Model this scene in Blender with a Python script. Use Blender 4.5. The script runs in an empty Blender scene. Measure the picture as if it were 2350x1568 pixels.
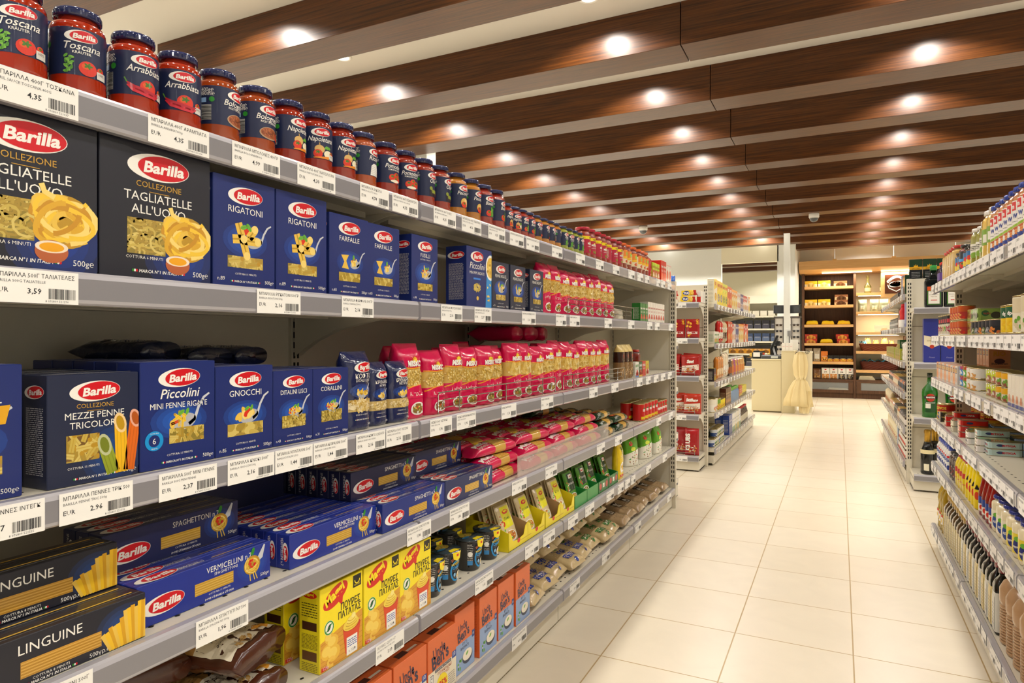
# Supermarket aisle: pasta gondola on one side, canned goods on the other, bakery cabinet at the back.
import bpy, math, random
from mathutils import Matrix, Vector, noise
from mathutils.geometry import tessellate_polygon

SC = bpy.context.scene
COL = SC.collection
R = math.radians

# ------------------------------------------------------------------ camera, world, exposure
CAM_H = 1.16
YAW = math.atan2(751, 1512)
CS, SN = math.cos(YAW), math.sin(YAW)
FPX, CX, VX, HY = 1512.0, 1175.0, 1926.0, 776.0
cam = bpy.data.cameras.new('camera')
cam.sensor_width = 36.0
cam.lens = FPX / 2350 * 36.0
cam.shift_y = -8.0 / 2350
cam.clip_start = 0.05
camo = bpy.data.objects.new('camera', cam)
COL.objects.link(camo)
camo.location = (0, 0, CAM_H)
camo.rotation_euler = (R(90), 0, YAW)
SC.camera = camo

w = bpy.data.worlds.new('world'); SC.world = w
w.use_nodes = True
w.node_tree.nodes['Background'].inputs[0].default_value = (1.0, 0.93, 0.82, 1)
w.node_tree.nodes['Background'].inputs[1].default_value = 0.35
vs = SC.view_settings
SC.display_settings.display_device = 'sRGB'
vs.view_transform = 'Standard'; vs.look = 'None'; vs.gamma = 1.0; vs.use_curve_mapping = False
vs.exposure = 0.0
SPOT_W = 45.0            # watts of each ceiling downlight
SPOT_COL = (1.0, 0.945, 0.865)

BEAM_Y0, BEAM_DY, BEAM_W = 3.742, 0.955, 0.25
BEAM_Z, CEIL_Z = 2.81, 3.055
LAMP_X = (-4.75, -3.0, -1.25, 0.5, 2.25)
def lamp_at(x, y, k=1.0):
    l = bpy.data.lights.new('downlight_lamp', 'SPOT')
    l.energy = SPOT_W*k; l.color = SPOT_COL
    l.spot_size = R(150); l.spot_blend = 0.3; l.shadow_soft_size = 0.045
    o = bpy.data.objects.new('downlight_lamp', l); COL.objects.link(o)
    o.location = (x, y, CEIL_Z - 0.012)
    return o
LAMPS = []
for k in range(-6, 12):
    for x in LAMP_X:
        LAMPS.append((x, BEAM_Y0 + BEAM_DY * k - 0.27, k))

for y in (14.6, 16.55, 18.0): LAMPS.append((-1.25, y, 11))  # unseen lamps added to brighten the next room beyond the opening
# ------------------------------------------------------------------ pixel bearings on the two shelf fronts
def yl(px, D=1.02):
    """distance along the aisle of a point of the pasta side (front plane at x=-D) seen at picture column px"""
    u = (px - CX) / FPX
    return D * (CS + SN * u) / (SN - CS * u)
def yr(px, D=0.47):
    u = (px - CX) / FPX
    return D * (CS + SN * u) / (CS * u - SN)

# ------------------------------------------------------------------ colour and materials
def lin(c):
    return tuple((x / 12.92 if x <= 0.04045 else ((x + 0.055) / 1.055) ** 2.4) for x in c)
def H(h):
    h = h.lstrip('#')
    return lin(tuple(int(h[i:i + 2], 16) / 255 for i in (0, 2, 4)))
_mats = {}
def mat(name, rough=0.5, metal=0.0, coat=0.0, bump=0.0, bscale=60.0, trans=0.0, alpha=1.0, col=None, spec=0.5, emit=0.0, ior=1.45):
    """Principled material; without col the base colour is each face's own printed colour"""
    if name in _mats: return _mats[name]
    m = bpy.data.materials.new(name); m.use_nodes = True
    nt = m.node_tree; b = nt.nodes['Principled BSDF']
    b.inputs['Roughness'].default_value = rough
    b.inputs['Metallic'].default_value = metal
    b.inputs['Coat Weight'].default_value = coat
    b.inputs['Coat Roughness'].default_value = 0.08
    b.inputs['Specular IOR Level'].default_value = spec
    b.inputs['Transmission Weight'].default_value = trans
    b.inputs['Alpha'].default_value = alpha
    b.inputs['IOR'].default_value = ior
    if col is None:
        a = nt.nodes.new('ShaderNodeAttribute'); a.attribute_name = 'Col'
        nt.links.new(a.outputs['Color'], b.inputs['Base Color'])
        if emit:
            nt.links.new(a.outputs['Color'], b.inputs['Emission Color'])
    else:
        b.inputs['Base Color'].default_value = (*col, 1)
        b.inputs['Emission Color'].default_value = (*col, 1)
    b.inputs['Emission Strength'].default_value = emit
    if bump:
        n = nt.nodes.new('ShaderNodeTexNoise'); n.inputs['Scale'].default_value = bscale; n.inputs['Detail'].default_value = 3
        tc = nt.nodes.new('ShaderNodeTexCoord')
        nt.links.new(tc.outputs['Object'], n.inputs['Vector'])
        bp = nt.nodes.new('ShaderNodeBump'); bp.inputs['Strength'].default_value = bump; bp.inputs['Distance'].default_value = 0.004
        nt.links.new(n.outputs['Fac'], bp.inputs['Height']); nt.links.new(bp.outputs['Normal'], b.inputs['Normal'])
    _mats[name] = m
    return m
CARD = mat('printed_card', 0.34, coat=0.15)
PAPER = mat('paper', 0.6)
FILM = mat('plastic_film', 0.2, coat=0.3, bump=0.35, bscale=38)
FOIL = mat('crinkled_film', 0.12, coat=0.6, bump=0.7, bscale=55)
GLOSS = mat('glossy', 0.1, coat=0.5)
SAUCE = mat('jar_filling', 0.06, coat=1.0)
PAINT = mat('shelf_paint', 0.38)
TIN = mat('tin', 0.25, metal=1.0)
CHROME = mat('chrome', 0.18, metal=1.0, col=H('b8b4ae'))
MATTE = mat('matte', 0.75)
CLEAR = mat('clear_plastic', 0.08, alpha=0.16, col=H('dcdce2'))
FROST = mat('frosted_plastic', 0.2, alpha=0.27, col=H('e9dfd6'))
LIQUID = mat('tinted_liquid', 0.05, trans=0.55, coat=0.3)
CLOUDY = mat('cloudy_plastic', 0.22, trans=.25, coat=.3)
GREENGLASS = mat('bottle_glass', 0.05, trans=0.35, coat=0.4)
GLASS = mat('clear_glass', 0.03, alpha=0.18, col=H('e8eef0'))
LIT = mat('lit_panel', 0.5, emit=3.0)

# ------------------------------------------------------------------ mesh accumulator
class M:
    def __init__(s): s.v = []; s.f = []; s.c = []; s.m = []; s.sm = []; s.mats = []
    def mi(s, m):
        if m not in s.mats: s.mats.append(m)
        return s.mats.index(m)
    def face(s, pts, col, m=CARD, smooth=False):
        i = len(s.v); s.v.extend(pts); s.f.append(tuple(range(i, i + len(pts)))); s.c.append(col); s.m.append(s.mi(m)); s.sm.append(smooth)
    def raw(s, vs, fs, col, m=CARD, smooth=False):
        i = len(s.v); s.v.extend(vs); k = s.mi(m)
        for n, f in enumerate(fs):
            s.f.append(tuple(i + j for j in f)); s.c.append(col[n] if isinstance(col, list) else col); s.m.append(k); s.sm.append(smooth)
    def box(s, x0, y0, z0, x1, y1, z1, col, m=CARD, bev=0.0):
        if bev:
            b = bev
            def ring(z, e):
                return [(x0+e+b*(1-0), y0+e, z), (x1-e-b, y0+e, z), (x1-e, y0+e+b, z), (x1-e, y1-e-b, z), (x1-e-b, y1-e, z), (x0+e+b, y1-e, z), (x0+e, y1-e-b, z), (x0+e, y0+e+b, z)]
            rs = [ring(z0, b), ring(z0 + b, 0), ring(z1 - b, 0), ring(z1, b)]
            vs = [p for r in rs for p in r]; fs = [tuple(range(7, -1, -1)), tuple(range(24, 32))]
            for k in range(3):
                for j in range(8): fs.append((k*8+j, k*8+(j+1) % 8, k*8+8+(j+1) % 8, k*8+8+j))
            s.raw(vs, fs, col, m); return
        v = [(x0,y0,z0),(x1,y0,z0),(x1,y1,z0),(x0,y1,z0),(x0,y0,z1),(x1,y0,z1),(x1,y1,z1),(x0,y1,z1)]
        s.raw(v, [(0,3,2,1),(4,5,6,7),(0,1,5,4),(1,2,6,5),(2,3,7,6),(3,0,4,7)], col, m)
    def prism(s, pts, axis, a, b, col, m=CARD, smooth=False):
        """extrude a 2-D outline along axis 'x','y' or 'z' from a to b"""
        def P(p, t): return {'x': (t, p[0], p[1]), 'y': (p[0], t, p[1]), 'z': (p[0], p[1], t)}[axis]
        n = len(pts); vs = [P(p, a) for p in pts] + [P(p, b) for p in pts]
        fs = [(i, (i+1) % n, n+(i+1) % n, n+i) for i in range(n)]
        tri = tessellate_polygon([[Vector((p[0], p[1], 0)) for p in pts]])
        fs2 = [tuple(t) for t in tri] + [tuple(n+i for i in t) for t in tri]
        s.raw(vs, fs, col, m, smooth); i = len(s.v) - 2*n; k = s.mi(m)
        for f in fs2: s.f.append(tuple(i+j for j in f)); s.c.append(col); s.m.append(k); s.sm.append(False)
    def lathe(s, prof, n, col, m=CARD, smooth=True, ctr=(0, 0), sq=None):
        """spin (radius, z) points about the upright axis; col may be a list, one per band; sq=(p, ratio) squares the section"""
        vs = []
        for r, z in prof:
            for j in range(n):
                a = 2*math.pi*j/n; ca, sa = math.cos(a), math.sin(a)
                if sq:
                    k = (abs(ca)**sq[0] + abs(sa)**sq[0]) ** (-1/sq[0]); ca, sa = ca*k, sa*k*sq[1]
                vs.append((ctr[0]+r*ca, ctr[1]+r*sa, z))
        i = len(s.v); s.v.extend(vs); k = s.mi(m)
        for b in range(len(prof)-1):
            cc = col[b] if isinstance(col, list) else col
            for j in range(n):
                s.f.append((i+b*n+j, i+b*n+(j+1) % n, i+b*n+n+(j+1) % n, i+b*n+n+j)); s.c.append(cc); s.m.append(k); s.sm.append(smooth)
        for b, rev in ((0, True), (len(prof)-1, False)):
            if prof[b][0] > 1e-5:
                f = tuple(i+b*n+j for j in range(n)); s.f.append(f[::-1] if rev else f)
                s.c.append((col[0] if b == 0 else col[-1]) if isinstance(col, list) else col); s.m.append(k); s.sm.append(False)
    def tube(s, pts, r, col, m=CHROME, n=6, closed=False):
        pts = [Vector(p) for p in pts]; vs = []; L = len(pts)
        for i, p in enumerate(pts):
            d = (pts[(i+1) % L] - pts[i-1]) if closed else (pts[min(i+1, L-1)] - pts[max(i-1, 0)])
            d.normalize(); a = d.orthogonal().normalized() if abs(d.z) > 0.9 else d.cross(Vector((0, 0, 1))).normalized(); b = d.cross(a)
            for j in range(n):
                t = 2*math.pi*j/n; vs.append(tuple(p + a*(r*math.cos(t)) + b*(r*math.sin(t))))
        fs = []
        for i in range(L if closed else L-1):
            for j in range(n): fs.append((i*n+j, i*n+(j+1) % n, ((i+1) % L)*n+(j+1) % n, ((i+1) % L)*n+j))
        if not closed: fs += [tuple(range(n)), tuple((L-1)*n+j for j in range(n))]
        s.raw(vs, fs, col, m, True)
    def art(s, art, fn, dx=None, dy=None, lift=0.0003, mat=None):
        for pts, col, lay, mt in art.p:
            for q in (clip_grid(pts, dx, dy) if dx or dy else (pts,)):
                s.face([fn(x, y, lift*lay) for x, y in q], col, mt or mat or CARD, bool(dx))
    def xf(s, mtx):
        s.v = [tuple(mtx @ Vector(p)) for p in s.v]; return s
    def mesh(s, name):
        me = bpy.data.meshes.new(name); me.from_pydata(s.v, [], s.f)
        for m in s.mats: me.materials.append(m)
        n = len(s.f)
        me.polygons.foreach_set('material_index', s.m); me.polygons.foreach_set('use_smooth', s.sm)
        a = me.attributes.new('Col', 'FLOAT_COLOR', 'FACE')
        buf = [0.0] * (4*n)
        for i, c in enumerate(s.c): buf[4*i:4*i+4] = (c[0], c[1], c[2], 1.0)
        a.data.foreach_set('color', buf); me.update()
        return me

def _clip(pts, ax, lo, hi):
    for sgn, lim in ((1, lo), (-1, hi)):
        out = []; n = len(pts)
        for i in range(n):
            a, b = pts[i-1], pts[i]; da, db = sgn*(a[ax]-lim), sgn*(b[ax]-lim)
            if (da > 0) != (db > 0) and abs(da-db) > 1e-12:
                t = da/(da-db); out.append((a[0]+t*(b[0]-a[0]), a[1]+t*(b[1]-a[1])))
            if db >= 0: out.append(b)
        pts = out
        if len(pts) < 3: return []
    return pts
def clip_grid(pts, dx, dy):
    res = [pts]
    for ax, d in ((0, dx), (1, dy)):
        if not d: continue
        nxt = []
        for p in res:
            lo = min(q[ax] for q in p); hi = max(q[ax] for q in p)
            k0, k1 = math.floor(lo/d + 1e-6), math.ceil(hi/d - 1e-6)
            if k1 - k0 <= 1: nxt.append(p); continue
            for k in range(k0, k1):
                q = _clip(p, ax, k*d, (k+1)*d)
                if len(q) > 2: nxt.append(q)
        res = nxt
    return res

# ------------------------------------------------------------------ flat printed art: rectangles, ellipses, strips and lettering in metres
_glyph = {}
def glyphs(txt, bold=0.0, res=2):
    key = (txt, bold, res)
    if key not in _glyph:
        c = bpy.data.curves.new('lettering', 'FONT'); c.body = txt; c.resolution_u = res; c.offset = bold; c.align_x = 'LEFT'
        o = bpy.data.objects.new('lettering', c); COL.objects.link(o)
        me = o.evaluated_get(bpy.context.evaluated_depsgraph_get()).to_mesh()
        tr = [[(me.vertices[i].co.x, me.vertices[i].co.y) for i in p.vertices] for p in me.polygons]
        xs = [p[0] for t in tr for p in t] or [0]
        o.evaluated_get(bpy.context.evaluated_depsgraph_get()).to_mesh_clear()
        bpy.data.objects.remove(o); bpy.data.curves.remove(c)
        _glyph[key] = (tr, min(xs), max(xs))
    return _glyph[key]
CAPH = 0.729
class Art:
    def __init__(s): s.p = []
    def poly(s, pts, col, l=1, m=None):
        if len(pts) > 4 or True:
            ar = 0
            cvx = True; sg = 0
            n = len(pts)
            for i in range(n):
                a, b, c = pts[i-2], pts[i-1], pts[i]
                cr = (b[0]-a[0])*(c[1]-b[1]) - (b[1]-a[1])*(c[0]-b[0])
                if abs(cr) > 1e-12:
                    if sg and (cr > 0) != (sg > 0): cvx = False
                    sg = cr
            if not cvx:
                for t in tessellate_polygon([[Vector((p[0], p[1], 0)) for p in pts]]): s.poly([pts[i] for i in t], col, l, m)
                return s
            if sum(pts[i-1][0]*pts[i][1]-pts[i][0]*pts[i-1][1] for i in range(n)) < 0: pts = pts[::-1]
        s.p.append((list(pts), col, l, m)); return s
    def rect(s, x0, y0, x1, y1, col, l=1, m=None):
        s.p.append(([(x0, y0), (x1, y0), (x1, y1), (x0, y1)], col, l, m)); return s
    def ell(s, cx, cy, rx, ry, col, l=1, n=24, rot=0.0, m=None, a0=0, a1=360):
        cr, sr = math.cos(rot), math.sin(rot); pts = []
        for i in range(n if a1-a0 == 360 else n+1):
            a = R(a0 + (a1-a0)*i/n); x, y = rx*math.cos(a), ry*math.sin(a)
            pts.append((cx+x*cr-y*sr, cy+x*sr+y*cr))
        return s.poly(pts, col, l, m)
    def strip(s, pts, wd, col, l=1, m=None):
        L = len(pts); e = []
        for i, p in enumerate(pts):
            a, b = pts[max(i-1, 0)], pts[min(i+1, L-1)]
            dx, dy = b[0]-a[0], b[1]-a[1]; d = math.hypot(dx, dy) or 1
            ww = wd[i] if isinstance(wd, (list, tuple)) else wd
            e.append((( p[0]-dy/d*ww/2, p[1]+dx/d*ww/2), (p[0]+dy/d*ww/2, p[1]-dx/d*ww/2)))
        for i in range(L-1): s.p.append(([e[i][1], e[i+1][1], e[i+1][0], e[i][0]], col, l, m))
        return s
    def arc(s, cx, cy, rx, ry, a0, a1, wd, col, l=1, n=12, rot=0.0):
        cr, sr = math.cos(rot), math.sin(rot); pts = []
        for i in range(n+1):
            a = R(a0+(a1-a0)*i/n); x, y = rx*math.cos(a), ry*math.sin(a); pts.append((cx+x*cr-y*sr, cy+x*sr+y*cr))
        return s.strip(pts, wd, col, l)
    def text(s, t, cx, cy, h, col, l=2, w=None, shear=0.0, bold=0.0, al='C', rot=0.0, sx=1.0, res=2, fit=None):
        """cap height h, centred (or left / right) on cx, base line at cy; w: width to reach exactly, fit: width not to exceed"""
        tr, x0, x1 = glyphs(t, bold, res)
        k = h / CAPH; kx = k*sx; wid = (x1-x0)*kx
        if w: kx *= w/wid; wid = w
        elif fit and wid > fit: kx *= fit/wid; wid = fit
        ox = {'C': -wid/2, 'L': 0, 'R': -wid}[al]; cr, sr = math.cos(rot), math.sin(rot)
        for q in tr:
            pts = []
            for x, y in q:
                X, Y = ox+(x-x0)*kx + y*k*shear, y*k
                pts.append((cx+X*cr-Y*sr, cy+X*sr+Y*cr))
            s.p.append((pts, col, l, None))
        return s
    def lines(s, x0, y0, x1, y1, n, col, l=1, seed=0, gap=0.45):
        """print too small to read: ragged rules"""
        rnd = random.Random(seed); dy = (y1-y0)/n
        for i in range(n):
            x = x0
            while x < x1*0.999 + 0.0 and x1-x > 0.002:
                e = min(x1, x+rnd.uniform(0.004, 0.012)); s.rect(x, y0+dy*i, e, y0+dy*(i+gap), col, l); x = e+0.0016
        return s
    def bars(s, x0, y0, x1, y1, col, l=1, seed=1, upright=True):
        rnd = random.Random(seed); a, b = (x0, x1) if upright else (y0, y1); t = a
        while t < b:
            wd = rnd.choice((1, 1, 2, 3))*(b-a)/75; e = min(b, t+wd)
            s.rect(t, y0, e, y1, col, l) if upright else s.rect(x0, t, x1, e, col, l)
            t = e + rnd.choice((1, 1, 2))*(b-a)/75
        return s
    def mul(s, other, dx, dy, k=1.0, dl=0):
        for pts, col, l, m in other.p: s.p.append(([(dx+x*k, dy+y*k) for x, y in pts], col, l+dl, m))
        return s

# ------------------------------------------------------------------ things: prototypes and copies
PROTO = {}
def link(name, data, parent=None):
    o = bpy.data.objects.new(name, data); COL.objects.link(o)
    if parent: o.parent = parent
    return o
def tag(o, label, cat, group=None, kind=None):
    if label: o['label'] = label
    if cat: o['category'] = cat
    if group: o['group'] = group
    if kind: o['kind'] = kind
    return o
def struct(name, m, label=None):
    o = link(name, m.mesh(name)); o['kind'] = 'structure'
    if label: o['label'] = label
    return o
def spawn(parts, name, loc, rz=0.0, label=None, cat=None, group=None, rx=0.0, ry=0.0, scale=None):
    """parts: [(part name, mesh, [(sub-part name, mesh)])]; the first entry named '' is the thing's own mesh"""
    own = [p for p in parts if p[0] == '']
    o = link(name, own[0][1] if own else None)
    o.location = loc; o.rotation_mode = 'XYZ'; o.rotation_euler = (rx, ry, rz)
    if scale: o.scale = scale
    for p in parts:
        if p[0] == '': continue
        c = link(p[0], p[1], o)
        for sp in (p[2] if len(p) > 2 else ()): link(sp[0], sp[1], c)
    return tag(o, label, cat, group)
ORD = ('first second third fourth fifth sixth seventh eighth ninth tenth eleventh twelfth thirteenth fourteenth fifteenth sixteenth seventeenth '
       'eighteenth nineteenth twentieth twenty-first twenty-second twenty-third twenty-fourth twenty-fifth twenty-sixth twenty-seventh twenty-eighth twenty-ninth thirtieth '
       'thirty-first thirty-second thirty-third thirty-fourth thirty-fifth thirty-sixth thirty-seventh thirty-eighth thirty-ninth fortieth').split()
# ------------------------------------------------------------------ procedural surfaces of the room
def wood_mat(name, c0, c1, rough=0.42, along='x', scale=1.0, coat=0.0, spec=0.4):
    m = bpy.data.materials.new(name); m.use_nodes = True; nt = m.node_tree; b = nt.nodes['Principled BSDF']
    tc = nt.nodes.new('ShaderNodeTexCoord'); mp = nt.nodes.new('ShaderNodeMapping')
    mp.inputs['Scale'].default_value = {'x': (1.2*scale, 40*scale, 55*scale), 'z': (40*scale, 40*scale, 1.2*scale), 'y': (40*scale, 1.2*scale, 55*scale)}[along]
    n = nt.nodes.new('ShaderNodeTexNoise'); n.inputs['Scale'].default_value = 2.2; n.inputs['Detail'].default_value = 6; n.inputs['Roughness'].default_value = 0.65
    r = nt.nodes.new('ShaderNodeValToRGB'); r.color_ramp.elements[0].position = 0.35; r.color_ramp.elements[1].position = 0.68
    r.color_ramp.elements[0].color = (*c0, 1); r.color_ramp.elements[1].color = (*c1, 1)
    nt.links.new(tc.outputs['Object'], mp.inputs['Vector']); nt.links.new(mp.outputs['Vector'], n.inputs['Vector'])
    nt.links.new(n.outputs['Fac'], r.inputs['Fac']); nt.links.new(r.outputs['Color'], b.inputs['Base Color'])
    b.inputs['Roughness'].default_value = rough; b.inputs['Coat Weight'].default_value = coat; b.inputs['Coat Roughness'].default_value = 0.25
    b.inputs['Specular IOR Level'].default_value = spec
    bp = nt.nodes.new('ShaderNodeBump'); bp.inputs['Strength'].default_value = 0.08; bp.inputs['Distance'].default_value = 0.002
    nt.links.new(n.outputs['Fac'], bp.inputs['Height']); nt.links.new(bp.outputs['Normal'], b.inputs['Normal'])
    return m
BEAM_WOOD = wood_mat('walnut_veneer', H('371c0a'), H('683a12'), 0.36, 'x', coat=0.1)
CAB_WOOD = wood_mat('dark_oak', H('4a3020'), H('67462f'), 0.5, 'z')
OAK = wood_mat('pale_oak', H('d3a165'), H('e6bb80'), 0.45, 'x')
def floor_mat():
    m = bpy.data.materials.new('cream_tiles'); m.use_nodes = True; nt = m.node_tree; b = nt.nodes['Principled BSDF']
    tc = nt.nodes.new('ShaderNodeTexCoord'); mp = nt.nodes.new('ShaderNodeMapping'); T = 0.413
    mp.inputs['Location'].default_value = (0.367/T - 0.5 + 0.5, -2.711/T, 0)
    mp.inputs['Scale'].default_value = (1/T, 1/T, 1)
    br = nt.nodes.new('ShaderNodeTexBrick'); br.offset = 0.0; br.squash = 1.0
    br.inputs['Scale'].default_value = 1.0; br.inputs['Brick Width'].default_value = 1.0; br.inputs['Row Height'].default_value = 1.0
    br.inputs['Mortar Size'].default_value = 0.0065; br.inputs['Mortar Smooth'].default_value = 0.2; br.inputs['Bias'].default_value = 0.0
    br.inputs['Color1'].default_value = (*H('ebe0cb'), 1); br.inputs['Color2'].default_value = (*H('e7dbc4'), 1); br.inputs['Mortar'].default_value = (*H('b99d6c'), 1)
    nt.links.new(tc.outputs['Object'], mp.inputs['Vector']); nt.links.new(mp.outputs['Vector'], br.inputs['Vector'])
    n = nt.nodes.new('ShaderNodeTexNoise'); n.inputs['Scale'].default_value = 5; n.inputs['Detail'].default_value = 8; n.inputs['Distortion'].default_value = 1.5
    nt.links.new(tc.outputs['Object'], n.inputs['Vector'])
    mx = nt.nodes.new('ShaderNodeMixRGB'); mx.blend_type = 'MULTIPLY'; mx.inputs[0].default_value = 0.12
    nt.links.new(br.outputs['Color'], mx.inputs[1]); nt.links.new(n.outputs['Fac'], mx.inputs[2]); nt.links.new(mx.outputs[0], b.inputs['Base Color'])
    b.inputs['Roughness'].default_value = 0.3
    bp = nt.nodes.new('ShaderNodeBump'); bp.inputs['Strength'].default_value = 0.25; bp.inputs['Distance'].default_value = 0.002; bp.invert = True
    nt.links.new(br.outputs['Fac'], bp.inputs['Height']); nt.links.new(bp.outputs['Normal'], b.inputs['Normal'])
    return m
FLOOR = floor_mat()
PLASTER = mat('plaster', 0.85, bump=0.05, bscale=90, col=H('d9d5cd'))
WALLW = mat('wall_paint', 0.8, bump=0.04, bscale=120, col=H('e9ebe6'))
CREAMW = mat('cream_wall_paint', 0.8, bump=0.04, bscale=120, col=H('eee7cd'))
Z3 = (0.8, 0.8, 0.8)

# ------------------------------------------------------------------ shell
RX0, RX1, RY0, RY1 = -5.6, 3.6, -2.2, 14.7
a = M(); a.box(RX0, RY0, -0.1, RX1, 19.1, 0, Z3, FLOOR); struct('floor', a)
a = M(); a.box(RX0, RY0, CEIL_Z, RX1, 19.1, CEIL_Z+0.1, Z3, PLASTER); struct('ceiling', a)
a = M(); a.box(RX0-0.1, RY0, 0, RX0, 19.1, CEIL_Z, Z3, WALLW); struct('wall_left', a)
a = M(); a.box(RX1, RY0, 0, RX1+0.1, 19.1, CEIL_Z, Z3, WALLW); struct('wall_right', a)
a = M(); a.box(-1.02, RY1, 0, RX1, RY1+0.12, CEIL_Z, Z3, WALLW); struct('wall_back', a)
# partition behind the till, with a wide opening into the next room
a = M()
a.box(RX0, 13.0, 0, -2.01, 13.12, CEIL_Z, Z3, WALLW)
a.box(-2.01, 13.0, 2.57, -1.0, 13.12, CEIL_Z, Z3, CREAMW)
a.box(-1.02, 13.0, 0, -0.72, 13.12, CEIL_Z, Z3, WALLW)
a.box(-0.84, 13.12, 0, -0.72, RY1, CEIL_Z, Z3, WALLW)
struct('wall_partition', a)
a = M(); a.box(RX0, 19.0, 0, -0.7, 19.1, CEIL_Z, Z3, CREAMW); struct('wall_far', a)

# ------------------------------------------------------------------ beams with their joints, one object per plank box
def beam(x0, x1, y, label):
    a = M(); e = 0.0025
    a.box(x0+e, y, BEAM_Z, x1-e, y+BEAM_W, CEIL_Z, Z3, BEAM_WOOD, bev=0.002)
    o = link('ceiling_beam', a.mesh('ceiling_beam')); tag(o, label, 'beam', 'timber boxes across the ceiling', 'structure')
JX = -0.80
for k in range(-5, 11):
    y = BEAM_Y0 + BEAM_DY*k
    nm = ORD[k+1] if k >= -1 else None
    beam(-3.94, JX, y, f'{nm} dark timber ceiling box from the camera, long part above the pasta shelves' if nm else 'dark timber ceiling box behind the camera, part above the pasta side')
    beam(JX, 3.5, y, f'{nm} dark timber ceiling box from the camera, long part above the cans side' if nm else 'dark timber ceiling box behind the camera, part above the cans side')
for k, y in enumerate((15.9, 17.2)):
    beam(-2.9, -1.1, y, f'{ORD[k]} timber ceiling box seen through the opening behind the till')
# ------------------------------------------------------------------ recessed downlights
a = M(); a.lathe([(0.062, 0), (0.060, -0.006), (0.046, -0.007), (0.044, -0.002)], 24, H('f4f2ec'), PAINT); RING = a.mesh('trim_ring')
a = M(); a.lathe([(0.044, -0.004), (0.03, -0.0035), (0.0, -0.0035)], 20, (1.0, 0.93, 0.8), LIT); DISC = a.mesh('lamp_glass')
cols = ('far behind the pasta unit', 'behind the pasta unit', 'over the pasta shelves', 'over the aisle edge of the cans side', 'beyond the cans side')
for x, y, k in LAMPS:
    o = spawn([('trim_ring', RING), ('lamp_glass', DISC)], 'ceiling_downlight', (x, y, CEIL_Z), 0,
              f'round recessed downlight {cols[LAMP_X.index(x)]}, before the {ORD[k+1]} ceiling box' if k >= -1 else f'round recessed downlight {cols[LAMP_X.index(x)]}, behind the camera', 'light', 'recessed ceiling lights')
    lamp_at(x, y, 2.6 if y > 11.6 and x < -1.0 else 1.0)
# white column behind the pasta unit
a = M(); a.box(-3.70, 5.05, 0, -3.38, 5.20, CEIL_Z, Z3, WALLW); struct('column_wall', a)
# ------------------------------------------------------------------ shelving: local x runs along the unit, its front is y=0 facing -y, depth goes to +y
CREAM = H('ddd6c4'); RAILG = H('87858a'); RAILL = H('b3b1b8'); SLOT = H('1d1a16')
RAIL_H = 0.049
def rail_mesh(L):
    a = M()
    prof = [(0.0165, 0.0), (0.003, 0.0), (0.0, -0.004), (-0.002, -0.010), (-0.002, -RAIL_H+0.008), (0.0, -RAIL_H+0.003), (0.004, -RAIL_H), (0.0165, -RAIL_H)]
    n = len(prof); vs = [(0.006, p[0], p[1]) for p in prof] + [(L-0.006, p[0], p[1]) for p in prof]
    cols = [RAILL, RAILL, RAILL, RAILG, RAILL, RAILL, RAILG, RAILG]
    a.raw(vs, [(i, n+i, n+(i+1) % n, (i+1) % n) for i in range(n)], cols, GLOSSRAIL)
    a.raw([vs[i] for i in range(n)], [tuple(range(n))], RAILL, GLOSSRAIL); a.raw([vs[n+i] for i in range(n)], [tuple(range(n-1, -1, -1))], RAILL, GLOSSRAIL)
    return a
GLOSSRAIL = mat('price_rail_plastic', 0.22, coat=0.4)
def bracket(a, x, z, dep, tip=0.0):
    pts = [(0.03, z-0.028), (0.03, z-0.034), (0.1, z-0.037), (0.15, z-0.05), (dep*0.62, z-0.075), (dep*0.8, z-0.108), (dep-0.02, z-0.15), (dep-0.02, z-0.03)]
    a.prism([(p[0], p[1]) for p in pts], 'x', x-0.0015, x+0.0015, CREAM, PAINT)
def hole_ring(a, x, y, z):
    a.face([(x+0.0055*math.cos(t*math.pi/4), y+0.0038*math.sin(t*math.pi/4), z+0.0004) for t in range(8)], SLOT, MATTE)
def slots(a, x0, x1, y, z0, z1, flip=False):
    """two columns of dark slots on a post face lying in the plane y"""
    z = z0
    while z < z1:
        for t in (0.3, 0.7):
            c = x0+(x1-x0)*t; wd = abs(x1-x0)*0.11
            a.face([(c-wd, y, z), (c+wd, y, z), (c+wd, y, z+0.018), (c-wd, y, z+0.018)], SLOT, MATTE)
        z += 0.03
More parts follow.
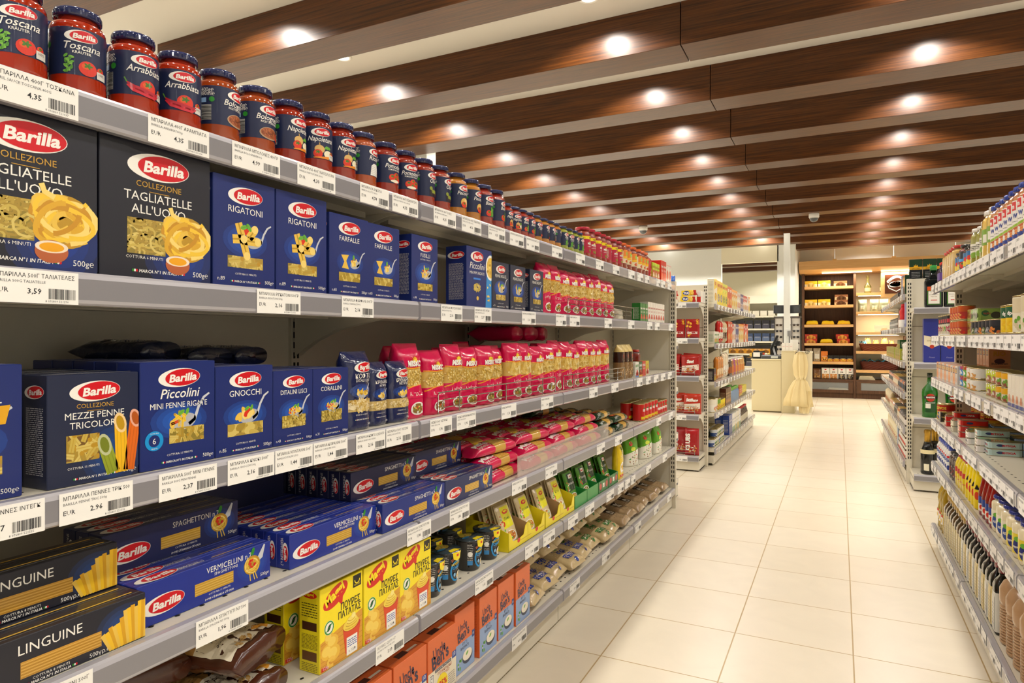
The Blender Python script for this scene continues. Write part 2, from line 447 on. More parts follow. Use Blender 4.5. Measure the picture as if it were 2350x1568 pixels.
def gondola(name, loc, rz, bays, L, zs, dep, label, cat='shelving', top=None, end='', base_h=0.09, group='shop shelving units', inset=0.0):
    root = tag(link(name, None), label, cat, group); root.location = loc; root.rotation_euler = (0, 0, rz)
    top = top or zs[0] + 0.02
    W = bays*L
    for b in range(bays):
        x = b*L
        a = M(); a.box(x+0.002, dep, 0.04, x+L-0.002, dep+0.012, top, CREAM, PAINT)
        for z in (0.45, 0.85, 1.25):
            if z < top: a.box(x+0.002, dep-0.0008, z, x+L-0.002, dep, z+0.006, H('8d8672'), PAINT)
        link('back_panel', a.mesh('back_panel'), root)
        a = M(); a.box(x+0.003, 0.022, 0.012, x+L-0.003, 0.034, base_h, CREAM, PAINT); a.box(x+0.003, 0.034, 0.012, x+L-0.003, dep, 0.02, CREAM, PAINT)
        if b == 0: a.box(x+.003, .034, .012, x+.012, dep, base_h, CREAM, PAINT)
        if b == bays-1: a.box(x+L-.012, .034, .012, x+L-.003, dep, base_h, CREAM, PAINT)
        link('base_plinth', a.mesh('base_plinth'), root)
        for i, z in enumerate(zs):
            a = M(); last = i == len(zs)-1
            a.box(x+0.004, 0.018, z-0.028, x+L-0.004, dep-0.005, z, CREAM, PAINT)
            k = 0.035
            while k < L-0.02:
                hole_ring(a, x+k, 0.045, z); hole_ring(a, x+k+0.0, 0.062, z) if last else None
                k += 0.05
            if not last:
                for yy in (0.14, 0.27): a.box(x+0.05, yy, z-0.044, x+L-0.05, yy+0.03, z-0.028, H('c9c2b0'), PAINT)
            sh = link('shelf', a.mesh('shelf'), root)
            r = link('price_rail', rail_mesh(L).xf(Matrix.Translation((x, 0, z))).mesh('price_rail'), sh)
            if not last:
                for xx in (x+0.012, x+L-0.012):
                    a = M(); bracket(a, xx, z, dep); link('bracket', a.mesh('bracket'), sh)
    for b in range(bays+1):
        a = M(); x = b*L
        a.box(x-0.018, dep-0.012, 0.0, x+0.018, dep+0.03, top, CREAM, PAINT); slots(a, x-0.018, x+0.018, dep-0.0128, 0.2, top-0.02)
        link('upright', a.mesh('upright'), root)
        a = M(); a.lathe([(0.022, 0), (0.022, 0.006), (0.008, 0.008), (0.008, 0.03)], 12, H('6d675c'), PAINT, ctr=(min(max(x, 0.03), W-0.03), 0.06)); link('levelling_foot', a.mesh('levelling_foot'), root)
    def side(x, s):
        a = M(); a.box(x-0.008, 0.03+inset, 0.02, x+0.008, dep, top, CREAM, PAINT); link('end_panel', a.mesh('end_panel'), root)
        a = M(); a.box(x-0.014, -0.003+inset, 0.0, x+0.014, 0.036+inset, top, CREAM, PAINT)
        xs = x - 0.0146*s
        z = 0.18
        while z < top-0.03:
            for y0 in (0.006+inset, 0.02+inset): a.face([(xs, y0, z), (xs, y0+0.006, z), (xs, y0+0.006, z+0.018), (xs, y0, z+0.018)], SLOT, MATTE)
            z += 0.03
        link('slotted_post', a.mesh('slotted_post'), root)
    if 'R' in end: side(W+0.012, 1)
    if 'L' in end: side(-0.012, -1)
    return root
LZ = [1.526, 1.257, 0.939, 0.670, 0.420, 0.140]
LD = 0.45
BAY = 1.0167
LY0 = 1.46 - 2*BAY
gondola('shelving_unit', (-1.0, LY0, 0), R(90), 5, BAY, LZ, LD, 'long cream shelving unit of pasta, sauces and rice beside the aisle, nearest to the camera', end='R')
RZ = [1.45, 1.172, 0.945, 0.715, 0.480, 0.135]
RX = 0.458
gondola('shelving_unit', (RX, 4.32, 0), R(-90), 3, 0.99, RZ, LD, 'cream shelving unit of tins, oils and sauces along the other edge of the aisle', end='L', top=1.46, inset=0.115)
L2Z = [1.47, 1.11, 0.76, 0.475, 0.150]
gondola('shelving_unit', (-1.0, 6.17, 0), R(90), 3, 1.03, L2Z, LD, 'farther cream shelving unit of biscuits and canned fruit, beside the till', top=1.64)
R2Z = [1.515, 1.25, 0.965, 0.715, 0.435, 0.17]
gondola('shelving_unit', (RX, 9.24, 0), R(-90), 3, 1.03, R2Z, LD, 'farther cream shelving unit of tea, coffee and jam, beside the bakery cabinet', top=1.63)
E1Z = [1.47, 1.16, 0.83, 0.495, 0.135]
gondola('end_shelving', (-2.06, 5.80, 0), 0, 1, 0.98, E1Z, 0.30, 'cream end shelving of cracker bags, joined to the farther biscuit unit', 'shelving', top=1.64)
E2Z = [1.39, 0.975, 0.56, 0.13]
gondola('end_shelving', (0.50, 5.80, 0), 0, 1, 0.98, E2Z, 0.30, 'cream end shelving of liquor bottles, joined to the farther tea unit', 'shelving', top=1.63)
gondola('end_shelving', (-1.05, 4.86, 0), R(180), 1, 0.90, [1.44, 1.13, 0.80, 0.46, 0.135], 0.28, 'cream end shelving turned away, at the far end of the pasta unit', 'shelving', top=1.53)
# ------------------------------------------------------------------ package colours
NAVY = H('1c2c6e'); NAVYD = H('232a44'); BLACKN = H('22232e'); WHITE = H('f3f0e8'); RED = H('cf1020'); GOLD = H('c79a3c'); YEL = H('f2c21c'); CREAMP = H('f3ead2')
PASTA = H('e8bf4e'); PASTAD = H('b9902c'); PASTAL = H('f3d67a'); PINK = H('d20f4e'); GREEN = H('2f8f2c'); LEAF = H('6db33a'); TOM = H('d8321c'); ORANGE = H('e8762a')
SILVER = H('c9ccd2'); BLACK = H('151517'); MAGGIY = H('f7e017'); MAGGIR = H('d3251c'); BROWN = H('4a2a18'); KRAFT = H('a9865a')
def mixc(a, b, t): return tuple(a[i]+(b[i]-a[i])*t for i in range(3))
def oval_logo(a, cx, cy, W, l=2, res=2):
    a.ell(cx, cy, W/2, W*0.2, WHITE, l, 32, R(3)); a.ell(cx+W*0.073, cy+W*0.005, W*0.415, W*0.178, RED, l+1, 32, R(3))
    a.text('Barilla', cx+W*0.075, cy-W*0.075, W*0.165, WHITE, l+2, w=W*0.66, shear=0.22, bold=0.035, rot=R(3), res=res)
def glow(a, cx, cy, rx, ry, c0, c1, l=1, n=5):
    for i in range(n): t = i/(n-1); a.ell(cx, cy, rx*(1-0.8*t), ry*(1-0.8*t), mixc(c0, c1, (i+1)/n), l+i*0.12, 20)
def leaf(a, x, y, s, rot, l, c=LEAF):
    a.ell(x, y, s, s*0.5, c, l, 10, rot); a.strip([(x-s*math.cos(rot), y-s*math.sin(rot)), (x+s*math.cos(rot), y+s*math.sin(rot))], s*0.1, mixc(c, BLACK, 0.3), l+0.3)
def tomato(a, x, y, s, l, c=TOM):
    a.ell(x, y, s, s*0.9, c, l, 18); a.ell(x-s*0.25, y+s*0.25, s*0.45, s*0.36, mixc(c, ORANGE, 0.5), l+0.2, 12)
    for k in range(5): leaf(a, x+s*0.25*math.cos(k*1.256), y+s*0.35+s*0.15*math.sin(k*1.256), s*0.26, k*1.256, l+0.5, H('4c7d27'))
def spoon(a, x, y, s, l):
    a.strip([(x+s*0.2, y-s*0.12), (x+s*0.45, y+s*0.05), (x+s*0.62, y+s*0.5), (x+s*0.85, y+s*0.85), (x+s*1.1, y+s*1.0)], [s*0.14, s*0.13, s*0.11, s*0.1, s*0.07], SILVER, l)
    a.ell(x, y, s*0.52, s*0.3, mixc(SILVER, BROWN, 0.25), l, 20, R(12))
def heap(a, x, y, rx, ry, n, s, l, seed, cols=(PASTA, PASTAL, PASTAD, H('f0c63c')), kind='ell'):
    r = random.Random(seed)
    for i in range(n):
        t, q = r.uniform(0, 6.28), math.sqrt(r.random()); px, py = x+rx*q*math.cos(t), y+ry*q*math.sin(t)
        rot = r.uniform(0, 3.14); c = r.choice(cols); ll = l + 0.02*i
        if kind == 'ell': a.ell(px, py, s*r.uniform(0.8, 1.2), s*r.uniform(0.5, 0.8), c, ll, 9, rot)
        elif kind == 'tube':
            d = s*1.6; ca, sa = math.cos(rot)*d, math.sin(rot)*d
            a.strip([(px-ca, py-sa), (px+ca, py+sa)], s*0.95, c, ll); a.strip([(px-ca, py-sa), (px+ca, py+sa)], s*0.2, mixc(c, PASTAD, 0.5), ll+0.01); a.ell(px+ca, py+sa, s*0.47, s*0.47, PASTAD, ll+0.015, 8)
        elif kind == 'arc': a.arc(px, py, s*r.uniform(1.2, 2.4), s*r.uniform(1, 1.8), r.uniform(0, 360), r.uniform(400, 600), s*0.42, c, ll, 9)
def nest(a, x, y, s, l, seed, wd=0.16, n=26):
    a.ell(x, y, s*0.92, s*0.84, PASTAD, l, 24); r = random.Random(seed)
    cols = [PASTA, PASTAL, H('f0c63c'), H('dba932'), H('c8912a')]
    for i in range(n):
        q = r.uniform(0.35, 0.95); t = r.uniform(0, 360)
        a.arc(x+r.uniform(-.12, .12)*s, y+r.uniform(-.12, .12)*s, s*q, s*q*r.uniform(0.45, 0.9), t, t+r.uniform(90, 190), s*wd, cols[i % 5], l+0.02*i, 10, r.uniform(-.8, .8))
def window(a, x0, y0, x1, y1, l, seed, kind='tube', s=0.006, n=60, base=H('8f7d34')):
    b = Art(); b.rect(x0, y0, x1, y1, base, l)
    heap(b, (x0+x1)/2, (y0+y1)/2, (x1-x0)*0.72, (y1-y0)*0.8, n, s, l+0.2, seed, (H('c8ae52'), H('b79c44'), H('d6bf68'), H('a88c38')), kind)
    for pts, c, ll, m in b.p:
        q = _clip(pts, 0, x0, x1)
        q = _clip(q, 1, y0, y1) if len(q) > 2 else q
        if len(q) > 2: a.p.append((q, c, ll, m))
def flags(a, x, y, t, h, l=2, fit=None):
    a.text(t, x, y, h, WHITE, l, shear=0.15, bold=0.02, res=1, fit=fit)
    w = glyphs(t, 0.02, 1); wd = min((w[2]-w[1])*h/CAPH, fit or 9)/2
    for s in (-1, 1):
        for k, c in enumerate((GREEN, WHITE, RED)): a.ell(x+s*(wd+h*1.3)+(k-1)*h*0.6, y+h*0.5, h*0.33, h*0.45, c, l, 8)
def carton(w, h, d, front, base, side=None, top=None, back=None, mt=CARD, winart=None, sidec=None, topc=None):
    """box standing with its printed face at y=0; side art is laid on both ends, top art on the lid"""
    a = M(); e = 0.0012
    a.box(-w/2, 0, 0, w/2, d, h, base, mt, bev=e)
    if sidec:
        for sx in (-1, 1): a.face([(sx*(w/2+.0002), e, e), (sx*(w/2+.0002), d-e, e), (sx*(w/2+.0002), d-e, h-e), (sx*(w/2+.0002), e, h-e)], sidec, mt)
    if topc: a.face([(-w/2+e, e, h+.0002), (w/2-e, e, h+.0002), (w/2-e, d-e, h+.0002), (-w/2+e, d-e, h+.0002)], topc, mt)
    if front:
        q = [(_clip(_clip(p, 0, -w/2, w/2) or [(0, 0)], 1, .0003, h-.0003), c, l, m) for p, c, l, m in front.p]; front.p = [t for t in q if len(t[0]) > 2]
        a.art(front, lambda x, y, o: (x, -o, y), mat=mt)
    if side:
        a.art(side, lambda x, y, o: (-w/2-o-.0002, d-x, y), mat=mt); a.art(side, lambda x, y, o: (w/2+o+.0002, x, y), mat=mt)
    if top: a.art(top, lambda x, y, o: (x, y, h+o+.0002), mat=mt)
    a.box(-w*0.49, d*0.3, h-.0005, w*0.49, d*0.3+.0006, h+.0006, mixc(base, WHITE, 0.12), mt)
    parts = [('', a.mesh('carton'))]
    if winart:
        b = M(); b.art(winart, lambda x, y, o: (x, -o, y), mat=GLOSS); parts.append(('window', b.mesh('window')))
    return parts

# ------------------------------------------------------------------ pasta cartons
def pasta_face(w, h, title, pic, base=NAVY, tag2=None, sub=None, no=None, win=None, seed=1, wt='500g℮', cook='COTTURA 11 MINUTI'):
    """front print of an upright pasta box: returns (print, window)"""
    a = Art(); wn = Art(); k = w
    a.rect(-w/2+.001, .001, w/2-.001, h-.001, base, 0.3)
    oval_logo(a, 0.0, h*(.84 if tag2 else 0.845), w*0.56)
    y = min(h*0.695, h*.845-w*.21) if not tag2 else h*.84-w*.18
    if isinstance(title, str): title = [title]
    if tag2:
        a.text(tag2, 0, y, w*0.05, GOLD, 2, fit=w*0.5); a.rect(-w*.09, y-w*.035, w*.09, y-w*.03, GOLD, 2); y -= w*.115
    for i, t in enumerate(title): a.text(t, 0, y-i*w*0.105-(0 if tag2 else w*.02), w*(0.075 if tag2 else .088), WHITE, 2, fit=w*(.82 if tag2 else .66))
    if sub: a.text(sub, 0, y-w*0.085, w*0.03, WHITE, 2, fit=w*0.4, res=1)
    b = Art(); pic(b, w, h); a.mul(b, 0, 0 if tag2 else h*.055)
    if win: window(wn, *win)
    a.text(wt, w*0.47, h*0.045, w*0.045, WHITE, 2, al='R', fit=w*.2)
    if no: a.text(no, -w*0.44, h*0.05, w*0.05, WHITE, 2, al='L')
    flags(a, 0, h*0.045 if not no else h*0.04, 'MARCA N°1 IN ITALIA', w*0.027, fit=w*0.36)
    a.text(cook, 0 if not tag2 else -w*.13, h*0.11 if not tag2 else h*.145, w*0.026, WHITE, 2, res=1, fit=w*.34)
    return a, wn
def side_print(d, h, seed=3, base=None):
    s = Art()
    if base: s.rect(.002, .002, d-.002, h-.002, base, 0.3)
    s.lines(d*0.15, h*0.12, d*0.85, h*0.72, 34, mixc(NAVY, WHITE, 0.5), 1, seed); oval_logo(s, d/2, h*0.85, d*0.8, res=1); return s
def top_print(w, d):
    t = Art(); t.text('MARCA N°1 IN ITALIA', 0, d*0.12, d*0.09, WHITE, 1, res=1, fit=w*.5); t.lines(-w*.3, d*.4, w*.1, d*.7, 4, mixc(NAVY, WHITE, .4), 1, 5); return t
def p_tagliatelle(a, w, h):
    glow(a, w*.22, h*.2, w*.36, h*.3, BLACKN, H('1d3f98'), 0.4)
    nest(a, w*0.26, h*0.33, w*0.235, 2, 4, 0.15, 40)
    a.strip([(w*.1, h*.56), (w*.12, h*.51), (w*.19, h*.48)], w*.04, PASTAL, 3)
    a.ell(w*.17, h*.125, w*.115, h*.075, H('b9623a'), 3.2, 24); a.ell(w*.17, h*.155, w*.113, h*.04, H('f1dfc8'), 3.4, 24); a.ell(w*.17, h*.153, w*.085, h*.03, H('f0a81a'), 3.6, 20)
def p_rigatoni(a, w, h):
    glow(a, 0, h*.38, w*.36, h*.16, NAVY, H('2a5cc0')); spoon(a, w*.14, h*.37, w*.26, 2)
    for x, y, rot, L in ((w*.07, h*.38, .0, .13), (-w*.12, h*.385, .1, .09), (w*.1, h*.45, .9, .08), (-w*.05, h*.385, -1.25, .22)):
        ca, sa = math.cos(rot)*w*L, math.sin(rot)*w*L
        a.strip([(x-ca, y-sa), (x+ca, y+sa)], w*.115, PASTA, 2.6); a.strip([(x-ca, y-sa), (x+ca, y+sa)], w*.02, PASTAD, 2.7); a.ell(x+ca, y+sa, w*.055, w*.055, PASTAL, 2.8, 12)
    a.ell(w*.02, h*.46, w*.06, h*.03, TOM, 2.5); leaf(a, -w*.03, h*.5, w*.06, .3, 2.9); leaf(a, w*.05, h*.505, w*.06, 2.2, 2.9)
def p_bow(a, w, h):
    glow(a, w*.02, h*.36, w*.34, h*.15, NAVY, H('2a5cc0')); spoon(a, w*.14, h*.345, w*.24, 2)
    a.poly([(-w*.22, h*.45), (-w*.02, h*.46), (-w*.09, h*.38), (-w*.02, h*.28), (-w*.2, h*.29), (-w*.14, h*.37)], PASTA, 2.6)
    heap(a, w*.1, h*.375, w*.09, h*.045, 9, w*.04, 2.7, 8, (PASTA, PASTAL, TOM)); leaf(a, w*.1, h*.43, w*.05, 1.5, 3.2)
def p_heap(kind, n=16, s=.045, seed=2, c=(PASTA, PASTAL, H('f0c63c'), TOM), drip=True):
    def f(a, w, h):
        glow(a, 0, h*.38, w*.38, h*.17, NAVY, H('2a66cc')); spoon(a, w*.06, h*.365, w*.32, 2)
        heap(a, w*.0, h*.40, w*.15, h*.055, n, w*s, 2.5, seed, c, kind); leaf(a, w*.02, h*.455, w*.05, .5, 3.2); leaf(a, w*.1, h*.46, w*.045, 1.2, 3.2)
        if drip: a.ell(-w*.1, h*.35, w*.035, h*.04, PASTA, 2.6)
    return f
def p_penne3(a, w, h):
    glow(a, w*.2, h*.25, w*.36, h*.3, NAVYD, H('1f4a8f'), .4)
    for x0, y0, x1, y1, wd, c in ((w*.2, 0.01, w*.1, h*.33, w*.15, H('93a02a')), (w*.3, h*.05, w*.28, h*.52, w*.14, H('f0b91e')), (w*.38, h*.06, w*.46, h*.55, w*.13, H('dd6a1c'))):
        a.strip([(x0, y0), (x1, y1)], wd, c, 2.5)
        for q in (-.3, 0, .3): a.strip([(x0+q*wd, y0), (x1+q*wd, y1)], wd*.06, mixc(c, BLACK, .25), 2.7)
        a.ell(x1, y1, wd*.5, wd*.85, mixc(c, WHITE, .35), 2.8, 16, R(15)); a.ell(x1, y1, wd*.33, wd*.62, mixc(c, BLACK, .4), 2.9, 14, R(15))
PASTA_BOX = {}
def pbox(key, w, h, d, title, pic, base=NAVY, win=None, **kw):
    f, wn = pasta_face(w, h, title, pic, base, win=win, **kw)
    PASTA_BOX[key] = (carton(w, h, d, f, base, side_print(d, h), top_print(w, d), winart=wn if win else None), w, h, d)
pbox('tagliatelle', .2, .222, .075, ['TAGLIATELLE', "ALL'UOVO"], p_tagliatelle, BLACKN, (-.056, .04, .011, .098, 1.5, 3, 'arc', .009, 46), tag2='COLLEZIONE', cook='COTTURA 6 MINUTI')
pbox('rigatoni', .147, .206, .065, 'RIGATONI', p_rigatoni, NAVY, (-.042, .036, .042, .058, 1.5, 4, 'tube', .010, 26), no='n.89')
pbox('farfalle', .135, .186, .062, 'FARFALLE', p_bow, NAVY, (-.037, .034, .037, .054, 1.5, 5, 'ell', .009, 60), no='n.65')
pbox('fusilli', .127, .182, .062, 'FUSILLI', p_heap('tube', 9, .04, 5), NAVY, (-.036, .033, .036, .052, 1.5, 6, 'ell', .007, 60), sub='COTTURA 11 MINUTI', no='n.98')
pbox('penne', .122, .158, .055, 'PENNE RIGATE', p_heap('tube', 5, .05, 12, (PASTA, PASTAL, PASTA)), NAVYD, (-.034, .03, .034, .048, 1.5, 7, 'tube', .005, 50), no='n.73')
pbox('integrale', .15, .184, .06, 'PENNE RIGATE', p_heap('tube', 8, .05, 3), NAVY, (-.02, .035, .05, .06, 1.5, 9, 'tube', .008, 30, H('a98550')))
pbox('tricolore', .138, .166, .062, ['MEZZE PENNE', 'TRICOLORE'], p_penne3, NAVYD, (-.043, .035, .006, .075, 1.5, 12, 'tube', .008, 34, H('7a5a30')), tag2='COLLEZIONE')
pbox('minipenne', .144, .18, .06, 'MINI PENNE RIGATE', p_heap('tube', 8, .035, 6), NAVY, (-.02, .04, .048, .066, 1.5, 13, 'tube', .006, 50))
pbox('gnocchi', .136, .167, .06, 'GNOCCHI', p_heap('ell', 8, .075, 7), NAVY, (-.042, .035, .042, .058, 1.5, 14, 'ell', .012, 34), no='n.85')
pbox('ditalini', .111, .153, .055, 'DITALINI LISCI', p_heap('ell', 40, .025, 8, drip=False), NAVY, (-.033, .035, .033, .06, 1.5, 15, 'ell', .0035, 220), no='n.43')
pbox('corallini', .114, .153, .055, 'CORALLINI', p_heap('ell', 60, .02, 9, drip=False), NAVY, (-.033, .035, .033, .06, 1.5, 16, 'ell', .003, 240), no='n.31')
def extra(key, fn):
    parts, w, h, d = PASTA_BOX[key]; a = Art(); fn(a, w, h); m = M(); m.art(a, lambda x, y, o: (x, -o, y)); parts.append(('badge', m.mesh('badge')))
def _badge(a, w, h):
    a.ell(-w*.33, h*.27, w*.115, w*.115, H('1793d8'), 2.5, 28); a.ell(-w*.33, h*.27, w*.07, w*.07, NAVY, 2.7, 24); a.text('6', -w*.33, h*.27-w*.035, w*.07, WHITE, 3)
    a.text('COTTURA', -w*.33, h*.27+w*.078, w*.017, WHITE, 3, res=1); a.text('MINUTI', -w*.33, h*.27-w*.098, w*.017, WHITE, 3, res=1)
PASTA_BOX.pop('minipenne')
f, wn = pasta_face(.144, .18, '', p_heap('tube', 8, .035, 6), NAVY, win=(-.02, .04, .048, .066, 1.5, 13, 'tube', .006, 50)); f.text('Piccolini', 0, .18*.655, .144*.115, WHITE, 2.4, shear=.25, bold=.01, fit=.144*.6); f.text('MINI PENNE RIGATE', 0, .18*.56, .144*.07, WHITE, 2, fit=.144*.76)
PASTA_BOX['minipenne'] = (carton(.144, .18, .06, f, NAVY, side_print(.06, .18), top_print(.144, .06), winart=wn), .144, .18, .06); extra('minipenne', _badge)
extra('integrale', lambda a, w, h: (a.poly([(-w*.4, h*.52), (w*.36, h*.56), (w*.4, h*.7), (-w*.36, h*.66)], H('e0a51e'), 2.2), a.text('INTEGRALE', -w*.02, h*.615, w*.075, WHITE, 2.8, bold=.02, rot=R(2)), a.text('ΟΛΙΚΗΣ ΑΛΕΣΕΩΣ', 0, h*.56, w*.05, WHITE, 2.8, fit=w*.6, rot=R(2))))
f = Art(); w, h = .162, .187; f.rect(-w/2+.001, .001, w/2-.001, h-.001, NAVY, .3); oval_logo(f, -w*.1, h*.85, w*.5); f.text('Piccolini', -w*.1, h*.64, w*.13, WHITE, 2, shear=.25, fit=w*.6); f.text('MINI PIPE RIGATE', -w*.1, h*.55, w*.055, WHITE, 2, fit=w*.58); f.rect(-w*.24, h*.46, w*.04, h*.49, H('2a7cd8'), 1.5)
heap(f, -w*.1, h*.33, w*.12, h*.06, 40, w*.035, 2, 3, (H('c8ae52'), H('b79c44'), H('d6bf68'))); f.ell(-w*.08, h*.15, w*.045, h*.035, PASTA, 2); f.poly([(w*.24, .001), (w*.49, .001), (w*.49, h*.95), (w*.3, h*.7)], H('2f8fd6'), 1.2)
f.ell(w*.45, h*.7, w*.2, h*.22, WHITE, 1.5, 24, 0); f.ell(w*.45, h*.7, w*.16, h*.18, PASTA, 1.7, 24); heap(f, w*.4, h*.7, w*.1, h*.14, 14, w*.04, 2, 5); heap(f, w*.37, h*.3, w*.08, h*.2, 9, w*.03, 2, 6)
f.p = [(_clip(p, 0, -w/2+.001, w/2-.001), c, l, m) for p, c, l, m in f.p]; f.p = [q for q in f.p if len(q[0]) > 2]
PASTA_BOX['minipipe'] = (carton(w, h, .075, f, NAVY, side_print(.075, h, 8), top_print(w, .075)), w, h, .075)
f = Art(); f.lines(-.06, .02, .06, .07, 9, H('7c7c86'), 1, 4); f.lines(-.06, .16, .06, .19, 5, H('7c7c86'), 1, 5); f.rect(-.07, .125, .035, .15, H('1d58a8'), 1); f.text('2018', -.03, .13, .014, H('3d79c4'), 2); f.text('500g℮', .035, .105, .012, WHITE, 2); f.rect(.01, .075, .065, .098, H('8fa63a'), 1); f.rect(.013, .087, .062, .096, CREAMP, 1.5); f.bars(-.05, .03, 0, .07, WHITE, 1.2)
PASTA_BOX['tallback'] = (carton(.15, .215, .07, f, BLACKN), .15, .215, .07)

# ------------------------------------------------------------------ long spaghetti cartons
LONG = {}
def long_box(key, title, base, linguine=False, sub=None, L=.288, hh=.073, dd=.037):
    a = Art(); w = L; h = hh; wn = Art(); x = -w/2
    a.rect(x+.001, .001, w/2-.001, h-.001, base, .3)
    if not linguine:
        oval_logo(a, x+w*.17, h*.42, w*.285)
        a.text(title, x+w*.65, h*.73, h*.15, WHITE, 2, al='C', fit=w*.36)
        if sub: a.text(sub, x+w*.62, h*.62, h*.08, WHITE, 2, res=1)
        window(wn, x+w*.385, h*.26, x+w*.68, h*.56, 1.5, 3, 'x', base=H('d0a440'))
        for i in range(9): wn.strip([(x+w*.387, h*(.28+.03*i)), (x+w*.678, h*(.28+.031*i))], h*.011, (H('b98e2e'), H('e4bf62'))[i % 2], 2)
        a.text('COTTURA 11 MINUTI', x+w*.57, h*.17, h*.05, WHITE, 2, res=1); a.text("DOVE C'È BARILLA C'È CASA", x+w*.57, h*.06, h*.05, WHITE, 2, shear=.2, bold=.02, res=1)
        glow(a, x+w*.84, h*.5, w*.13, h*.4, base, H('2456b4'), .5)
        a.strip([(x+w*.87, h*.55), (x+w*.91, h*.68), (x+w*.945, h*.97)], [h*.06, h*.17, h*.05], SILVER, 2)
        nest(a, x+w*.835, h*.52, h*.3, 2.4, 6, .09, 22); heap(a, x+w*.835, h*.6, h*.17, h*.14, 8, h*.05, 4, 4, (TOM, RED)); leaf(a, x+w*.84, h*.88, h*.11, 1.2, 4.2, GREEN)
        for q in (-.06, .05, .12): a.strip([(x+w*.83+q*h, h*.3), (x+w*.84+q*h*1.3, h*.1)], h*.03, PASTA, 3)
        a.text('500g℮', x+w*.985, h*.12, h*.09, WHITE, 2, al='R')
    else:
        a.text(title, x+w*.5, h*.66, h*.2, WHITE, 2, fit=w*.3); oval_logo(a, x+w*.14, h*.5, w*.2); a.text('COLLEZIONE', x+w*.14, h*.18, h*.08, GOLD, 2)
        window(wn, x+w*.36, h*.2, x+w*.75, h*.52, 1.5, 3, 'x', base=H('c9963c'))
        for i in range(10): wn.strip([(x+w*.362, h*(.22+.029*i)), (x+w*.748, h*(.22+.029*i))], h*.01, (H('a87a2a'), H('e2b85e'))[i % 2], 2)
        glow(a, x+w*.88, h*.45, w*.16, h*.46, base, H('1f4a8f'), .5)
        a.text('COTTURA 8 MINUTI', x+w*.5, h*.11, h*.055, WHITE, 2, res=1); flags(a, x+w*.5, h*.03, 'MARCA N°1 IN ITALIA', h*.055); a.text('500γρ.℮', x+w*.74, h*.05, h*.09, WHITE, 2)
        r = random.Random(4)
        for i in range(13):
            px = x+w*(.77+.019*i); a.strip([(px+w*.035-w*.003*i, 0.002), (px-w*.015+w*.002*i, h*(.45+.04*i+r.uniform(-.08, .1)))], h*.1, (PASTA, H('f0c028'), H('d9a21e'))[i % 3], 2.2+.05*i)
        a.p = [(_clip(_clip(p, 0, x+.001, w/2-.001), 1, .001, h-.001), c, l, m) for p, c, l, m in a.p if len(_clip(p, 0, x+.001, w/2-.001)) > 2]; a.p = [q for q in a.p if len(q[0]) > 2]
    t = Art()
    if linguine:
        for q in (.5,): t.strip([(-w*.2, dd*q), (w*.46, dd*q)], dd*.1, PASTA, 1); t.text(title, -w*.34, dd*.3, dd*.3, WHITE, 1, res=1)
    else:
        oval_logo(t, -w*.33, dd*.5, dd*2.2, res=1); t.text(title, -w*.1, dd*.35, dd*.28, WHITE, 1, res=1, fit=w*.2); t.strip([(w*.06, dd*.5), (w*.4, dd*.5)], dd*.05, PASTA, 1)
    s = Art(); s.text(title, dd*.32, h*.5, dd*.2, WHITE, 1, rot=R(-90), res=1, fit=h*.8); e = Art(); oval_logo(e, 0, 0, h*.55, res=1); 
    for pts, c, l, m in e.p: s.p.append(([(dd*.68+y, h*.5-x_) for x_, y in pts], c, l, m))
    LONG[key] = carton(w, h, dd, a, base, s, t, winart=wn)
long_box('linguine', 'LINGUINE', BLACKN, True)
long_box('spaghettoni', 'SPAGHETTONI n.7', H('242a58'))
long_box('vermicelli', 'VERMICELLINI n.7', H('1d3190'), sub='SPAGHETTONI')
long_box('spaghetti', 'SPAGHETTI n.5', H('1c3080'))
long_box('spaghettidark', 'SPAGHETTI n.5', H('25284a'))
long_box('spaghettini', 'SPAGHETTINI n.3', H('26315f'))

